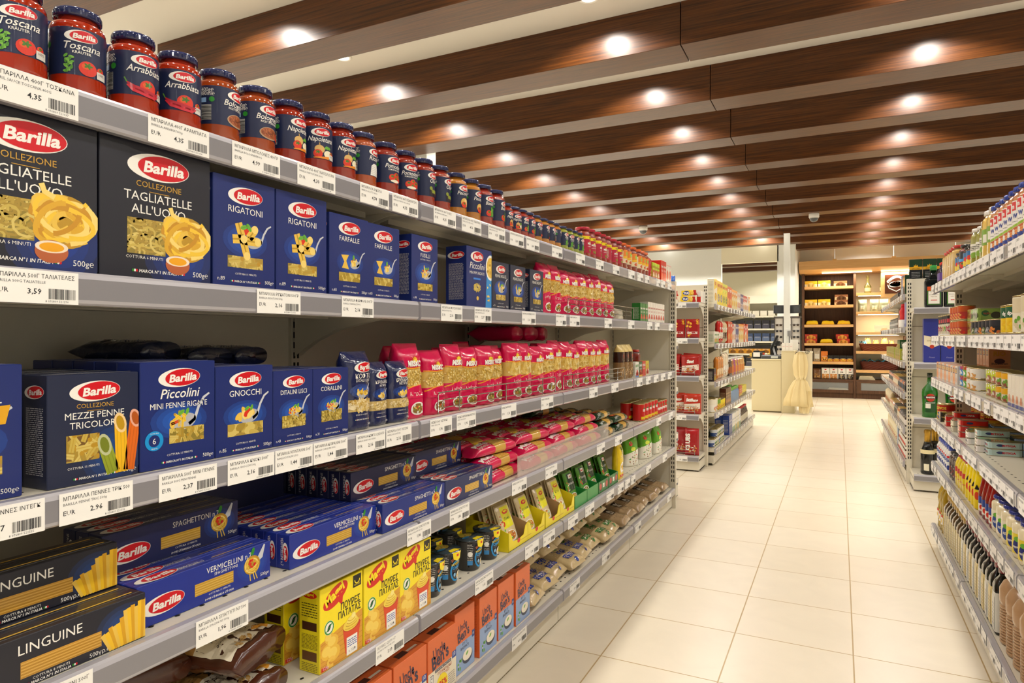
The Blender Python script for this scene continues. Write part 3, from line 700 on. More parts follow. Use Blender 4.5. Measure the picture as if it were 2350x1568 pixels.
# ------------------------------------------------------------------ soft bags
def bag(w, h, d, base, art=None, rows=None, seed=1, n=2.6, pillow=False, wr=.004, mt=FILM, taper=.0, crimp=.8, lean=.0, nr=26, res=30, dxy=(.008, .01)):
    """upright bag: block bottom (or pillow seam), pinched top; rows: [(z from, z to, colour)] runs right round"""
    rnd = random.Random(seed); ox, oy = rnd.uniform(0, 50), rnd.uniform(0, 50)
    def half(z):
        t = z/h; b = d/2
        if t > crimp: q = (t-crimp)/(1-crimp); b *= max(.06, (1-q*q)*(1-.25*q)); 
        if pillow and t < 1-crimp: q = 1-t/(1-crimp); b *= max(.06, (1-q*q)*(1-.25*q))
        elif not pillow and t < .07: b *= .82+.18*(t/.07)**.5
        return b, w/2*(1-taper*t)*(1 if t < .97 else 1-.03*math.sin(t*90))
    def wrin(x, z): return wr*(noise.noise(Vector((x*34+ox, z*22+oy, seed)))+.6*noise.noise(Vector((x*80+oy, z*60+ox, seed))))
    def front(x, z, o=0.0):
        z = min(max(z, 0), h); b, aa = half(z); q = min(abs(x)/aa, .999)
        dep = b*(1-q**n)**(1/n); return (x, d/2-dep-wrin(x, z)*min(1, b/(d/2)+.25)-o + lean*z, z)
    a = M(); vs = []; fs = []; cs = []
    zs = sorted(set([h*i/nr for i in range(nr+1)] + ([q for r in rows for q in r[:2]] if rows else [])))
    for z in zs:
        b, aa = half(z)
        for j in range(res):
            t = 2*math.pi*j/res; ca, sa = math.cos(t), math.sin(t); k = (abs(ca)**n+abs(sa)**n)**(-1/n)
            x, y = aa*ca*k, b*sa*k; s = -1 if y < 0 else 1
            y += s*wrin(x, z)*min(1, b/(d/2)+.25)*(1 if abs(y) > .001 else 0); vs.append((x, d/2+y+lean*z, z))
    for i in range(len(zs)-1):
        zc = (zs[i]+zs[i+1])/2; c = base
        for r in rows or (): c = r[2] if r[0] <= zc <= r[1] else c
        for j in range(res): fs.append((i*res+j, i*res+(j+1) % res, (i+1)*res+(j+1) % res, (i+1)*res+j)); cs.append(c)
    fs.append(tuple(range(res-1, -1, -1))); cs.append(base); k = (len(zs)-1)*res; fs.append(tuple(k+j for j in range(res))); cs.append(base)
    a.raw(vs, fs, cs, mt, True)
    parts = [('', a)]
    if art: a.art(art, lambda x, y, o: front(x, y, o+.0007), dxy[0], dxy[1], mat=mt)
    return a, front
def rays(a, x, y, s, l):
    for k in range(9):
        t = R(10+20*k); a.poly([(x+s*.25*math.cos(t-.12), y+s*.2*math.sin(t-.12)), (x+s*.25*math.cos(t+.12), y+s*.2*math.sin(t+.12)), (x+s*.8*math.cos(t), y+s*.6*math.sin(t))], (H('f0a81c'), H('e0711c'))[k % 2], l)
    a.ell(x, y+s*.12, s*.3, s*.26, H('f4d33a'), l+.3, 14)
def pink_bag(w=.098, h=.195, d=.06, seed=1, kind='ell', s=.004, n=120, name='Αστράκι', food=H('8a6a2c'), lean=0.0):
    a = Art(); z0, z1 = h*.42, h*.66
    heap(a, 0, (z0+z1)/2, w*.46, (z1-z0)*.42, n, s, 1.5, seed, (H('e2c16a'), H('d0aa4c'), H('ecd58e'), H('c09a3e')), kind)
    a.strip([(-w*.46, z1+.003), (0, z1), (w*.46, z1+.004)], .0035, H('e99a2a'), 3); a.strip([(-w*.46, z0-.010), (-w*.2, z0-.002), (w*.1, z0+.004), (w*.46, z0+.006)], .0035, H('e99a2a'), 3)
    a.poly([(-w*.46, z0-.03), (w*.46, z0-.03), (w*.46, z0+.006), (w*.1, z0+.003), (-w*.2, z0-.003), (-w*.46, z0-.011)], PINK, 2.6)
    rays(a, w*.08, h*.755, w*.32, 2.5); a.text('MISKO', w*.08, h*.69, w*.15, WHITE, 3.5, shear=.1, bold=.05, fit=w*.66); a.text(name, w*.08, h*.3, w*.11, WHITE, 3, shear=.1, fit=w*.6)
    a.ell(w*.12, h*.13, w*.3, h*.085, WHITE, 3, 22); a.ell(w*.12, h*.13, w*.25, h*.068, food, 3.4, 18); heap(a, w*.12, h*.13, w*.19, h*.05, 22, w*.025, 3.6, seed, (PASTA, TOM, LEAF, PASTAL))
    return [('', bag(w, h, d, PINK, a, [(z0, z1, H('d5b25c'))], seed, wr=.0055, crimp=.8, lean=lean)[0].mesh('pink_bag'))]
def navy_bag(w=.1, h=.19, d=.06, title='ΚΟΦΤΟ', sub='DITALI LISCI', seed=1, kind='tube', s=.005, n=70):
    a = Art(); z0, z1 = h*.24, h*.39; NB = H('1a2350')
    heap(a, 0, (z0+z1)/2, w*.46, (z1-z0)*.42, n, s, 1.5, seed, (H('e2c98a'), H('d2b468'), H('eedcae')), kind)
    oval_logo(a, w*.05, h*.80, w*.66); a.text(title, w*.05, h*.66, w*.12, WHITE, 3, fit=w*.7); a.text(sub, w*.05, h*.615, w*.075, WHITE, 3, res=1, fit=w*.55)
    glow(a, 0, h*.5, w*.4, h*.09, NB, H('2a62c8'), .8); spoon(a, w*.02, h*.45, w*.3, 2.4); heap(a, 0, h*.48, w*.22, h*.035, 18, w*.06, 2.8, seed+1)
    flags(a, 0, h*.13, 'MARCA N°1 IN ITALIA', w*.03, 3); a.text('500g℮', w*.4, h*.06, w*.06, WHITE, 3, al='R'); a.text('ΕΤΟΙΜΑ ΣΕ 10 ΛΕΠΤΑ', 0, h*.19, w*.03, WHITE, 3, res=1)
    return [('', bag(w, h, d, NB, a, [(z0, z1, H('cdb06a'))], seed, mt=FOIL, wr=.004, crimp=.84)[0].mesh('navy_bag'))]
def lying(m, w, h, d, roll=0.0):
    """lay an upright bag on its back: its face looks up, its top points along +x"""
    return m.xf(Matrix.Translation((-h/2, 0, 0)) @ Matrix(((0, 0, 1, 0), (-1, 0, 0, 0), (0, -1, 0, 0), (0, 0, 0, 1))) @ Matrix.Translation((-w/2, -d, 0)))
def lying_front(m, w, h, d):
    """lay a bag on its back with its top pointing into the shelf (+y)"""
    m.xf(Matrix(((1, 0, 0, 0), (0, 0, 1, 0), (0, -1, 0, 0), (0, 0, 0, 1))) @ Matrix.Translation((0, -d, 0)))
    z = min(v[2] for v in m.v); return m.xf(Matrix.Translation((0, 0, -z)))
def pillow(L, W, Hh, base, art=None, seed=1, wr=.0025, mt=FILM, ends=6, colfn=None, n=2.6, nx=34, na=22, dxy=(.01, .008), flat=.12, fin=.012):
    """bag lying down, seams at both x ends; art is laid on the upper side in (x, y), y growing away from the viewer"""
    rnd = random.Random(seed); ox, oy = rnd.uniform(0, 50), rnd.uniform(0, 50)
    Li = L/2-fin
    def sec(x):
        q = min(abs(x)/Li, 1.0); return max(.03, (1-q**ends)**.5)
    def wrin(x, y): return wr*(noise.noise(Vector((x*30+ox, y*45+oy, seed)))+.6*noise.noise(Vector((x*90+oy, y*90+ox, seed))))
    def topz(x, y, o=0.0):
        k = sec(x); hw = W/2*(.55+.45*k); q = min(abs(y-W/2)/hw, .995)
        return (x, y, Hh*.5*(1+k*(1-q**n)**(1/n)) - Hh*.5*(1-k)*0.0 + wrin(x, y)*k + o - Hh*.5*(1-k)*.75)
    a = M(); vs = []; fs = []; cs = []
    xs = [-L/2+L*i/nx for i in range(nx+1)]
    for x in xs:
        k = sec(x); hw = W/2*(.55+.45*k); dz = -Hh*.5*(1-k)*.75
        for j in range(na):
            t = 2*math.pi*j/na; ca, sa = math.cos(t), math.sin(t); kk = (abs(ca)**n+abs(sa)**n)**(-1/n)
            y, z = hw*ca*kk, Hh*.5*k*sa*kk
            if sa < 0: z = max(z, -Hh*.5*(1-flat))
            else: z += wrin(x, y+W/2)*k
            vs.append((x, W/2+y, Hh*.5+z+dz))
    for i in range(nx):
        for j in range(na):
            fs.append((i*na+j, (i+1)*na+j, (i+1)*na+(j+1) % na, i*na+(j+1) % na)); cs.append(colfn((xs[i]+xs[i+1])/2) if colfn else base)
    fs += [tuple(range(na)), tuple(nx*na+j for j in range(na-1, -1, -1))]; cs += [base, base]
    zmin = min(v[2] for v in vs); vs = [(x, y, z-zmin) for x, y, z in vs]
    a.raw(vs, fs, cs, mt, True)
    if art: a.art(art, lambda x, y, o: (lambda p: (p[0], p[1], p[2]-zmin))(topz(x, y, o+.0007)), dxy[0], dxy[1], mat=mt)
    return a
# ------------------------------------------------------------------ jars, cans, bottles
def wrap(a, art, r, z0=0.0, mt=CARD, dx=.004):
    a.art(art, lambda x, y, o: ((r+o)*math.sin(x/r), -(r+o)*math.cos(x/r), z0+y), dx, None, mat=mt)
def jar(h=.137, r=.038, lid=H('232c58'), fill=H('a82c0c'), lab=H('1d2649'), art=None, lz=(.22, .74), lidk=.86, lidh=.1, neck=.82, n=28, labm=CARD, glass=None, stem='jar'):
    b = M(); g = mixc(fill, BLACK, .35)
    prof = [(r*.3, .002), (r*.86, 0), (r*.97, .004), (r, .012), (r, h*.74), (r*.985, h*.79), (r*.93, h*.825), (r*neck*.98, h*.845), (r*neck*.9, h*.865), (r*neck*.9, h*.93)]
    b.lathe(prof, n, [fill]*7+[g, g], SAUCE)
    l = M(); lr = r*lidk
    l.lathe([(lr*.9, h*(1-lidh)), (lr, h*(1-lidh)+.001), (lr*1.0, h-.004), (lr*.97, h-.0012), (lr*.86, h), (lr*.8, h-.0012), (0.0001, h-.0012)], n, lid, GLOSS)
    for j in range(n):
        t = 2*math.pi*j/n; l.face([(lr*1.012*math.cos(t-.04), lr*1.012*math.sin(t-.04), h*(1-lidh)+.002), (lr*1.012*math.cos(t+.04), lr*1.012*math.sin(t+.04), h*(1-lidh)+.002), (lr*1.012*math.cos(t+.04), lr*1.012*math.sin(t+.04), h-.005), (lr*1.012*math.cos(t-.04), lr*1.012*math.sin(t-.04), h-.005)], mixc(lid, BLACK, .15), GLOSS)
    parts = [('glass_jar', b.mesh('glass_jar')), ('lid', l.mesh('lid'))]
    if lab:
        k = M(); rr = r+.0004; k.lathe([(rr, h*lz[0]), (rr, h*lz[1])], n, lab, labm)
        k.sm = [True]*len(k.f); k.f = [f for f in k.f if len(f) == 4]; k.c = k.c[:len(k.f)]; k.m = k.m[:len(k.f)]; k.sm = k.sm[:len(k.f)]
        if art: wrap(k, art, rr+.0002, h*lz[0], labm)
        parts.append(('label', k.mesh('label')))
    return parts
def sauce_label(r, H_, title, sub, pic, seed=1, pesto=False):
    a = Art(); oval_logo(a, 0, H_*.83, r*1.2); a.text(title, 0, H_*.54, r*.3, WHITE, 2, shear=.28, bold=.008, fit=r*1.55)
    if sub: a.text(sub, 0, H_*.455, r*.11, WHITE, 2, bold=.01, fit=r*1.1)
    b = Art(); pic(b, r, H_); a.mul(b, 0, 0, 1.0)
    G = H('a8acbc'); x0 = -r*1.75
    a.text('400g℮', x0+r*.2, H_*.84, r*.2, WHITE, 2, fit=r*.6); a.text('380ml℮', x0+r*.2, H_*.74, r*.2, WHITE, 2, fit=r*.7)
    a.rect(x0-r*.12, H_*.56, x0+r*.15, H_*.68, H('8fb4dc'), 1); a.ell(x0+r*.42, H_*.64, r*.13, r*.13, GREEN, 1, 14); a.rect(x0-r*.12, H_*.1, x0+r*.4, H_*.5, WHITE, 1); a.bars(x0-r*.12, H_*.1, x0+r*.4, H_*.5, BLACK, 2, seed, False)
    a.lines(-r*2.75, H_*.08, -r*2.1, H_*.92, 26, G, 1, seed); a.lines(r*1.5, H_*.1, r*2.6, H_*.9, 24, G, 1, seed+1)
    return a
def p100(a, r, H_): tomato(a, r*.72, H_*.2, r*.16, 2); a.rect(r*.55, H_*.02, r*.98, H_*.18, H('d8d4cc'), 2.4); a.text('100%', r*.76, H_*.1, r*.1, BLACK, 3, res=1)
def pic_herb(a, r, H_):
    for i in range(16): leaf(a, -r*.45+r*.05*(i % 5)-r*.1, H_*(.06+.022*i), r*.1, i*1.1, 1.2+.05*i, (LEAF, H('4f8f2a'), H('86c24a'))[i % 3])
    tomato(a, r*.22, H_*.17, r*.33, 2.2); p100(a, r, H_)
def pic_chili(a, r, H_):
    tomato(a, r*.1, H_*.22, r*.36, 1.5); p100(a, r, H_)
    for y, c in ((.12, H('b81e30')), (.06, H('cf2436'))): a.strip([(-r*.75, H_*(y+.16)), (-r*.5, H_*(y+.06)), (0, H_*y), (r*.4, H_*(y-.02)), (r*.62, H_*(y+.04))], [r*.05, r*.18, r*.2, r*.17, r*.04], c, 2.6)
    a.strip([(-r*.75, H_*.28), (-r*.85, H_*.38)], r*.05, H('5d8f2c'), 2.7)
def pic_meat(a, r, H_):
    a.ell(0, H_*.18, r*.62, H_*.17, H('b89a7a'), 1.2, 24); a.ell(0, H_*.19, r*.56, H_*.145, H('a85a30'), 1.5, 24); heap(a, 0, H_*.2, r*.5, H_*.11, 60, r*.06, 1.8, 3, (H('8f4a28'), H('b8683c'), H('7a3c20'))); tomato(a, r*.6, H_*.13, r*.24, 3)
def pic_onion(a, r, H_):
    a.ell(-r*.1, H_*.3, r*.3, H_*.13, H('d9b068'), 1.2, 20); a.strip([(-r*.1, H_*.42), (-r*.12, H_*.5)], r*.06, H('c09a58'), 1.3); tomato(a, -r*.2, H_*.16, r*.27, 1.8); a.ell(r*.45, H_*.17, r*.3, H_*.12, H('efe9c8'), 2, 18)
    for i in range(6): leaf(a, r*.25+r*.06*i, H_*.36+r*.03*(i % 2), r*.1, 1+i*.3, 2.1)
    a.strip([(-r*.45, H_*.03), (r*.5, H_*.06)], [r*.05, r*.18], H('e88a20'), 2.5); p100(a, r, H_)
def pic_ricotta(a, r, H_): a.poly([(-r*.5, 0.001), (-r*.42, H_*.34), (-r*.2, H_*.44), (r*.15, H_*.42), (r*.35, H_*.3), (r*.45, .001)], H('eceae4'), 1.5); tomato(a, r*.55, H_*.12, r*.26, 2); [a.strip([(-r*.45, H_*y), (r*.38, H_*(y-.02))], r*.02, H('bcbab4'), 2) for y in (.08, .14, .2, .26, .32)]
def pic_tom(a, r, H_):
    for x, y, s in ((-.25, .2, .27), (.1, .28, .25), (.38, .2, .27), (.05, .12, .25)): tomato(a, r*x, H_*y, r*s, 1.5+x)
    a.ell(0, H_*.08, r*.4, H_*.05, H('efe6d0'), 2.8, 18)
def pic_olive(a, r, H_):
    for i in range(9): a.ell(r*(-.3+.2*(i % 4)), H_*(.1+.11*(i//4)), r*.15, r*.14, (H('2a1c22'), H('8f9a34'))[i//5], 1.5+.1*i, 14)
    tomato(a, r*.55, H_*.1, r*.22, 3)
def pic_cheese(a, r, H_): a.ell(0, H_*.22, r*.42, H_*.2, H('e0b85a'), 1.4, 24); a.poly([(-r*.2, H_*.1), (r*.4, H_*.16), (r*.38, H_*.36), (0, H_*.38)], H('efd48a'), 1.8); tomato(a, -r*.08, H_*.13, r*.28, 2.3)
def pic_basil(a, r, H_):
    tomato(a, -r*.25, H_*.16, r*.3, 1.3)
    for i in range(14): leaf(a, r*(.05+.09*(i % 4)), H_*(.06+.035*i*.8), r*.15, i*.9, 1.8+.05*i, (LEAF, H('4f9a2a'), H('86c24a'))[i % 3])
def pic_wine(a, r, H_): a.poly([(-r*.35, .002), (-r*.15, .002), (-r*.15, H_*.25), (-r*.21, H_*.42), (-r*.29, H_*.42), (-r*.35, H_*.25)], H('1c2a20'), 1.5); tomato(a, r*.2, H_*.1, r*.2, 1.6); a.strip([(r*.45, .003), (r*.5, H_*.2)], r*.12, ORANGE, 1.8)
def pic_pesto(a, r, H_):
    for i in range(12): leaf(a, r*(-.3+.1*(i % 4)), H_*(.05+.03*i), r*.15, i, 1.5+.05*i, (LEAF, H('4f9a2a'))[i % 2])
    heap(a, r*.35, H_*.14, r*.3, H_*.1, 8, r*.12, 2.4, 3, (H('e8d07a'), H('f0e0a0')))
JAR = {}
JH, JR = .137, .038
SMH, SMR = .104, .0295
def sj(key, title, sub, pic, fill, small=False):
    h, r = (SMH, SMR) if small else (JH, JR)
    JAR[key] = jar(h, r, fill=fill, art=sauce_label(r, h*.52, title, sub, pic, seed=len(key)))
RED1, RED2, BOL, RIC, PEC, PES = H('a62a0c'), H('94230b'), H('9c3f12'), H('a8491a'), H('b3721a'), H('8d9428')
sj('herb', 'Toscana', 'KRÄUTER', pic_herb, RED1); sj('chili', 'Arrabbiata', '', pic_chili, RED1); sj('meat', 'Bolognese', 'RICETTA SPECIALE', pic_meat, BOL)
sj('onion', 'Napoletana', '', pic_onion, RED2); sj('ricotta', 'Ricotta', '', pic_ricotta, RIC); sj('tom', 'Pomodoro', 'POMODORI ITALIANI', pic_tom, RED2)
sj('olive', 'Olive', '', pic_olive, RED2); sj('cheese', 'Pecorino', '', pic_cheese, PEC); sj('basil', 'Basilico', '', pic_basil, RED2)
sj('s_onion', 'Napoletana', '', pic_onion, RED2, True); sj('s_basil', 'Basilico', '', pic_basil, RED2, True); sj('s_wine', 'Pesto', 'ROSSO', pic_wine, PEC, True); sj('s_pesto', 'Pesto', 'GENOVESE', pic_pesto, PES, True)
def plain_jar(key, h, r, lid, fill, lab, art=None, **k): JAR[key] = jar(h, r, lid, fill, lab, art, **k)
a = Art(); H_ = .137*.56; r = .036
a.rect(-r*3.1, H_*.82, r*3.1, H_, H('f2d90c'), 1); a.text('+25%', 0, H_*.85, H_*.1, BLACK, 2, bold=.03); a.text('Δωρεάν προϊόν', -r*1.5, H_*.86, H_*.06, BLACK, 2, res=1)
rays(a, 0, H_*.62, r*.5, 1.5); a.text('MISKO', 0, H_*.5, r*.26, WHITE, 2, bold=.04); a.text('με ΚΑΠΑΡΗ', 0, H_*.36, r*.14, WHITE, 2, res=1); a.ell(r*.1, H_*.14, r*.4, H_*.1, H('7a4a22'), 1.5, 18); heap(a, r*.1, H_*.15, r*.3, H_*.06, 10, r*.1, 2, 3, (LEAF, TOM, PASTA)); a.lines(-r*2, H_*.1, -r*1.2, H_*.7, 14, CREAMP, 1, 4)
plain_jar('promo', .142, .036, H('b5122c'), H('8f2a0c'), H('b8123a'), a, lz=(.16, .72), lidk=.95, neck=.9)
a = Art(); H_ = .145*.5; r = .033
a.rect(-r*.9, H_*.35, r*.9, H_, H('e8862a'), 1); a.ell(0, H_*.72, r*.32, r*.32, H('9ccf4a'), 1.5, 18); a.poly([(-r*.9, H_*.35), (r*.9, H_*.45), (r*.9, H_*.56), (-r*.9, H_*.5)], H('f2c21c'), 1.4); a.ell(0, H_*.16, r*.5, H_*.12, H('c0521c'), 1.5, 18); heap(a, 0, H_*.16, r*.4, H_*.08, 12, r*.1, 1.8, 3, (TOM, ORANGE))
plain_jar('orangelid', .145, .033, H('e2672a'), H('8a2f10'), H('efe2bc'), a, lz=(.24, .7), lidk=.9, neck=.86)
# ------------------------------------------------------------------ the pasta side, shelf by shelf
def L(parts, name, Y, z, off, label, cat, group=None, rot=0.0, ry=0.0, rx=0.0):
    """Y: middle of the thing along the aisle; off: its front behind the rail"""
    if off > .012: off = max(off, .0185)
    return spawn(parts, name, (-(1.0+off), Y, z), R(90)+rot, label, cat, group, rx, ry)
S = LZ
def J(key, Y, z, off, label, rot=0, scale=None, r=JR, group=None, name='sauce_jar', cat='jar'):
    return spawn(JAR[key], name, (-(1.0+off+r), Y, z+.0008), R(90-rot), label, cat, group)
# --- top shelf: sauce jars; (column in the photo, kind, turn towards the camera)
row = [(35, 'herb', 20), (178, 'herb', 22), (306, 'chili', 5), (408, 'chili', 24), (500, 'meat', -20), (586, 'meat', -4), (659, 'onion', 0), (723, 'onion', 26), (779, 'onion', 10), (828, 'ricotta', -14), (881, 'tom', 4), (926, 'tom', 18),
       (967, 'olive', -6), (1004, 'olive', -8), (1043, 'cheese', 4), (1076, 'cheese', -6), (1105, 'basil', 6), (1133, 'basil', -12)]
what = {'herb': 'herb sprig and tomato', 'chili': 'chili pepper and tomato', 'meat': 'minced meat bowl', 'onion': 'onion and vegetable', 'ricotta': 'white cheese block', 'tom': 'tomato cluster', 'olive': 'olive', 'cheese': 'cheese wheel', 'basil': 'basil leaf',
        's_onion': 'onion', 's_basil': 'basil leaf', 's_wine': 'wine bottle', 's_pesto': 'green pesto', 'promo': 'yellow promotion band', 'orangelid': 'orange lid'}
Y = -9; cnt = {}; tot = {}
for px, k, t in row: tot[k] = tot.get(k, 0)+1
for i, (px, k, t) in enumerate(row):
    Y = max(yl(px, 1.062), Y+2*JR+.001); cnt[k] = cnt.get(k, 0)+1
    n = ('only ' if tot[k] == 1 else f'{("nearer", "farther")[cnt[k]-1]} ' if tot[k] == 2 else f'{ORD[cnt[k]-1]} ')
    turned = ', bar code showing' if t < -10 else ''
    J(k, Y, S[0], .024, f'{n}large jar with {what[k]} picture, front row, top shelf{turned}', t, group='large sauce jars on the top pasta shelf')
    if i in (0, 1, 2, 3, 5, 7, 9, 11, 13, 15, 17):
        J(k, Y+.012, S[0], .105, f'second-row jar on the top shelf behind the {n}{what[k]} jar', t-8, group='sauce jars in the second row of the top shelf')
row = [(1157, 's_onion', 0), (1177, 's_onion', 20), (1193, 's_basil', 4), (1207, 's_basil', 0), (1226, 's_wine', 10), (1243, 's_wine', -4), (1257, 's_wine', -4), (1270, 's_wine', -30), (1287, 's_pesto', 6), (1301, 's_pesto', 16), (1313, 's_pesto', -4), (1322, 's_pesto', 0)]
cnt = {}
for i, (px, k, t) in enumerate(row):
    Y = max(yl(px, 1.055), Y+2*SMR+.001); cnt[k] = cnt.get(k, 0)+1
    J(k, Y, S[0], .024, f'{ORD[cnt[k]-1]} small jar with a {what[k]} label in the front row, top pasta shelf', t, r=SMR, group='small sauce jars on the top pasta shelf')
    if i in (2, 4, 5): J('s_pesto', Y, S[0]+0.0, .088, f'{("first", "", "second", "", "third")[i-2] or "fourth"} green pesto jar of the second row, behind the small red jars'.replace('second green', 'second green'), 0, r=SMR, group='pesto jars in the second row')
Y += .012
for i in range(7): Y = max(Y+.0735, yl((1330, 1349, 1364, 1375, 1387, 1401, 1413)[i], 1.06)); J('promo', Y, S[0], .024, f'{ORD[i]} tall sauce jar with crimson lid and yellow promotion band, top shelf', (0, 14, -8, 6, -30, 10, 8)[i], r=.036, group='promotion sauce jars')
for i in range(6): Y = max(Y+.068, yl((1424, 1434, 1447, 1459, 1467, 1474)[i], 1.06)); J('orangelid', Y, S[0], .024, f'{ORD[i]} tall sauce jar with orange lid and cream label, top shelf', (0, 6, 12, 4, 0, 8)[i], r=.033, group='orange lid sauce jars')
def small_carton(w, h, d, c0, c1, blob=None, txt=None, tc=WHITE, band=.4, topc=None, seed=1, fs=.2):
    a = Art(); a.rect(-w/2+.001, .001, w/2-.001, h*band, c1, 1)
    if blob:
        for x, y, s in ((0, .28, .3), (-.2, .2, .2), (.22, .2, .2)): a.ell(w*x, h*y, w*s*.8, w*s*.8, blob, 1.6, 14)
    if txt: a.text(txt, 0, h*.66, w*fs, tc, 2, bold=.03, fit=w*.86)
    a.lines(-w*.35, h*.48, w*.35, h*.58, 2, mixc(c0, tc, .7), 1.5, seed)
    s = Art(); s.lines(d*.15, h*.15, d*.85, h*.8, 9, mixc(c0, tc, .6), 1, seed)
    return carton(w, h, d, a, c0, s, None, topc=topc)
TOMC = small_carton(.07, .135, .06, H('cf2a1a'), H('e8442c'), H('f06a4a'), 'PUMMARO', WHITE)
GRC = small_carton(.055, .1, .05, H('b7cf2a'), H('c43a22'), H('e8d8b8'), 'ΤΟΜΑΤΑ', H('c42a1c'), .55)
WHC = small_carton(.068, .125, .055, H('e9e4d6'), H('e9e4d6'), H('d23a20'), None)
a = Art(); a.ell(0, .05, .022, .036, H('d8401c'), 2, 22); a.ell(-.006, .056, .006, .014, H('f08a5a'), 2.5, 10); a.strip([(0, .085), (.002, .108)], .004, H('3f7a24'), 2); a.text('POMODORO', .0, .112, .008, RED, 2); WHC = carton(.068, .125, .055, a, H('ece7da'), None)
Y += .07
pk = pink_bag(.07, .12, .05, 5)
a, _ = bag(.075, .13, .05, H('b3121c'), seed=9); REDBAG = [('', a.mesh('pouch'))]
spawn(REDBAG, 'red_pouch', (-1.026, Y, S[0]), R(90), 'crumpled red pouch standing between jars and tomato cartons, top shelf', 'pouch')
for i in range(3): Y += .06; L(GRC, 'tomato_carton', Y, S[0]+.0003, .024, f'{ORD[i]} small lime green tomato carton near the end of the top shelf', 'carton', 'lime green tomato cartons')
for i in range(3): L(TOMC, 'tomato_carton', Y-.10+.074*i, S[0]+.0003, .082, f'{ORD[i]} red tomato carton standing behind the lime green cartons, top shelf', 'carton', 'red tomato cartons')
Y += .03
for i in range(2): Y += .072; L(TOMC, 'tomato_carton', Y, S[0]+.0003, .024, f'{("nearer", "farther")[i]} red tomato carton of the front row, end of the top shelf', 'carton', 'red tomato cartons')
for i in range(2): Y += .072; L(WHC, 'tomato_carton', Y, S[0]+.0003, .024, f'{("nearer", "farther")[i]} white carton with one big tomato, end of the top shelf', 'carton', 'white tomato cartons')

# --- second shelf: upright pasta cartons
def PB(key, Y0, z, off, label, rot=0, name='pasta_box'):
    parts, w, h, d = PASTA_BOX[key]; return L(parts, name, Y0+w/2, z+.0005, off, label, 'pasta box', 'blue pasta boxes', rot)
z = S[1]
PB('tagliatelle', .424, z, .022, 'black box of egg ribbon pasta nests, nearer of the two, second shelf')
PB('tagliatelle', .627, z, .022, 'black box of egg ribbon pasta nests, beside the first blue tube pasta box')
PB('rigatoni', .833, z, .022, 'tall blue tube pasta box, nearer of the two, second shelf')
PB('rigatoni', .983, z, .022, 'tall blue tube pasta box, farther of the two, second shelf')
PB('farfalle', 1.139, z, .022, 'blue bow-tie pasta box, nearer of the two, second shelf')
PB('farfalle', 1.277, z, .03, 'blue bow-tie pasta box, farther of the two, second shelf')
PB('fusilli', 1.456, z, .022, 'blue spiral pasta box, front one, second shelf')
PB('fusilli', 1.452, z, .09, 'blue spiral pasta box behind the front spiral pasta box')
PB('farfalle', 1.145, z, .09, 'bow-tie pasta box in the row behind, showing its red logo edge')
PB('minipipe', 1.60, z, .16, 'small elbow pasta box standing back from the shelf edge')
PB('minipipe', 1.745, z, .022, 'blue elbow pasta box with light blue corner, front of the second shelf')
for i, Y0 in enumerate((1.911, 2.045, 2.207)): PB('penne', Y0, z, (.022, .022, .022)[i], f'{ORD[i]} of the three short dark blue quill pasta boxes, second shelf')
PK = [pink_bag(seed=i+1, kind=k, s=s, n=n, name=nm, h=hh) for i, (k, s, n, nm, hh) in enumerate((('ell', .003, 220, 'Αστράκι', .198), ('ell', .0028, 220, 'Κριθαράκι', .19), ('tube', .005, 60, 'Κοφτό', .19), ('ell', .011, 26, 'Αχιβάδα', .2), ('arc', .007, 46, 'Ταλιατέλα', .2)))]
_pr = random.Random(8)
def pink(kind, Y, z, off, label, rot=0, rx=0.0, ry=0.0):
    o = L(PK[kind], 'pasta_bag', Y, z+.0012+abs(math.sin(ry))*.062, off+.004, label, 'pasta bag', 'pink pasta bags', rot-R(9), ry, rx)
    o.scale = (_pr.uniform(.94, 1.0), 1, _pr.uniform(.93, 1.06)); return o
Y = yl(1259, 1.03)
for i in range(9):
    pink((1, 0, 4, 4, 4, 3, 4, 4, 4)[i], Y, z, .03, f'{ORD[i]} pink pasta bag in the row on the second shelf', (4, 0, -3, 3, 0, 4, -2, 2, 0)[i]*.017); Y += .1005 if i < 2 else .103
YB2 = Y
SGC = small_carton(.052, .105, .05, H('2b7a30'), H('2b7a30'), H('d8452c'), 'PUMMARO', WHITE, .3); SWC = small_carton(.055, .12, .05, H('e6e0d4'), H('e6e0d4'), H('d2402c'), 'ΤΟΜΑΤΑ', H('c42a1c'), .1, fs=.16)
for i in range(4): L(SWC, 'tomato_carton', YB2+.06+.058*i, z+.0004, .2, f'{ORD[i]} tomato carton at the back behind the wire fence, second shelf', 'carton', 'cartons at the back of the second shelf')
a, _ = bag(.1, .06, .07, H('d9d2bc'), seed=4, mt=FOIL); L([('', a.mesh('white_bag'))], 'crumpled_bag', YB2+.06, z+.0006, .03, 'crumpled clear white bag behind the end of the wire fence, second shelf', 'bag')
Y = yl(1470, 1.03)
for i in range(3): L(SGC, 'tomato_carton', Y, z+.0004, .024, f'{ORD[i]} of the small green tomato cartons, second shelf', 'carton', 'small green tomato cartons'); Y += .056
for i in range(7): L(SWC, 'tomato_carton', Y+.006, z+.0004, .024, f'{ORD[i]} white tomato carton of the front row, end of the second shelf', 'carton', 'white tomato cartons of the second shelf'); Y += .059
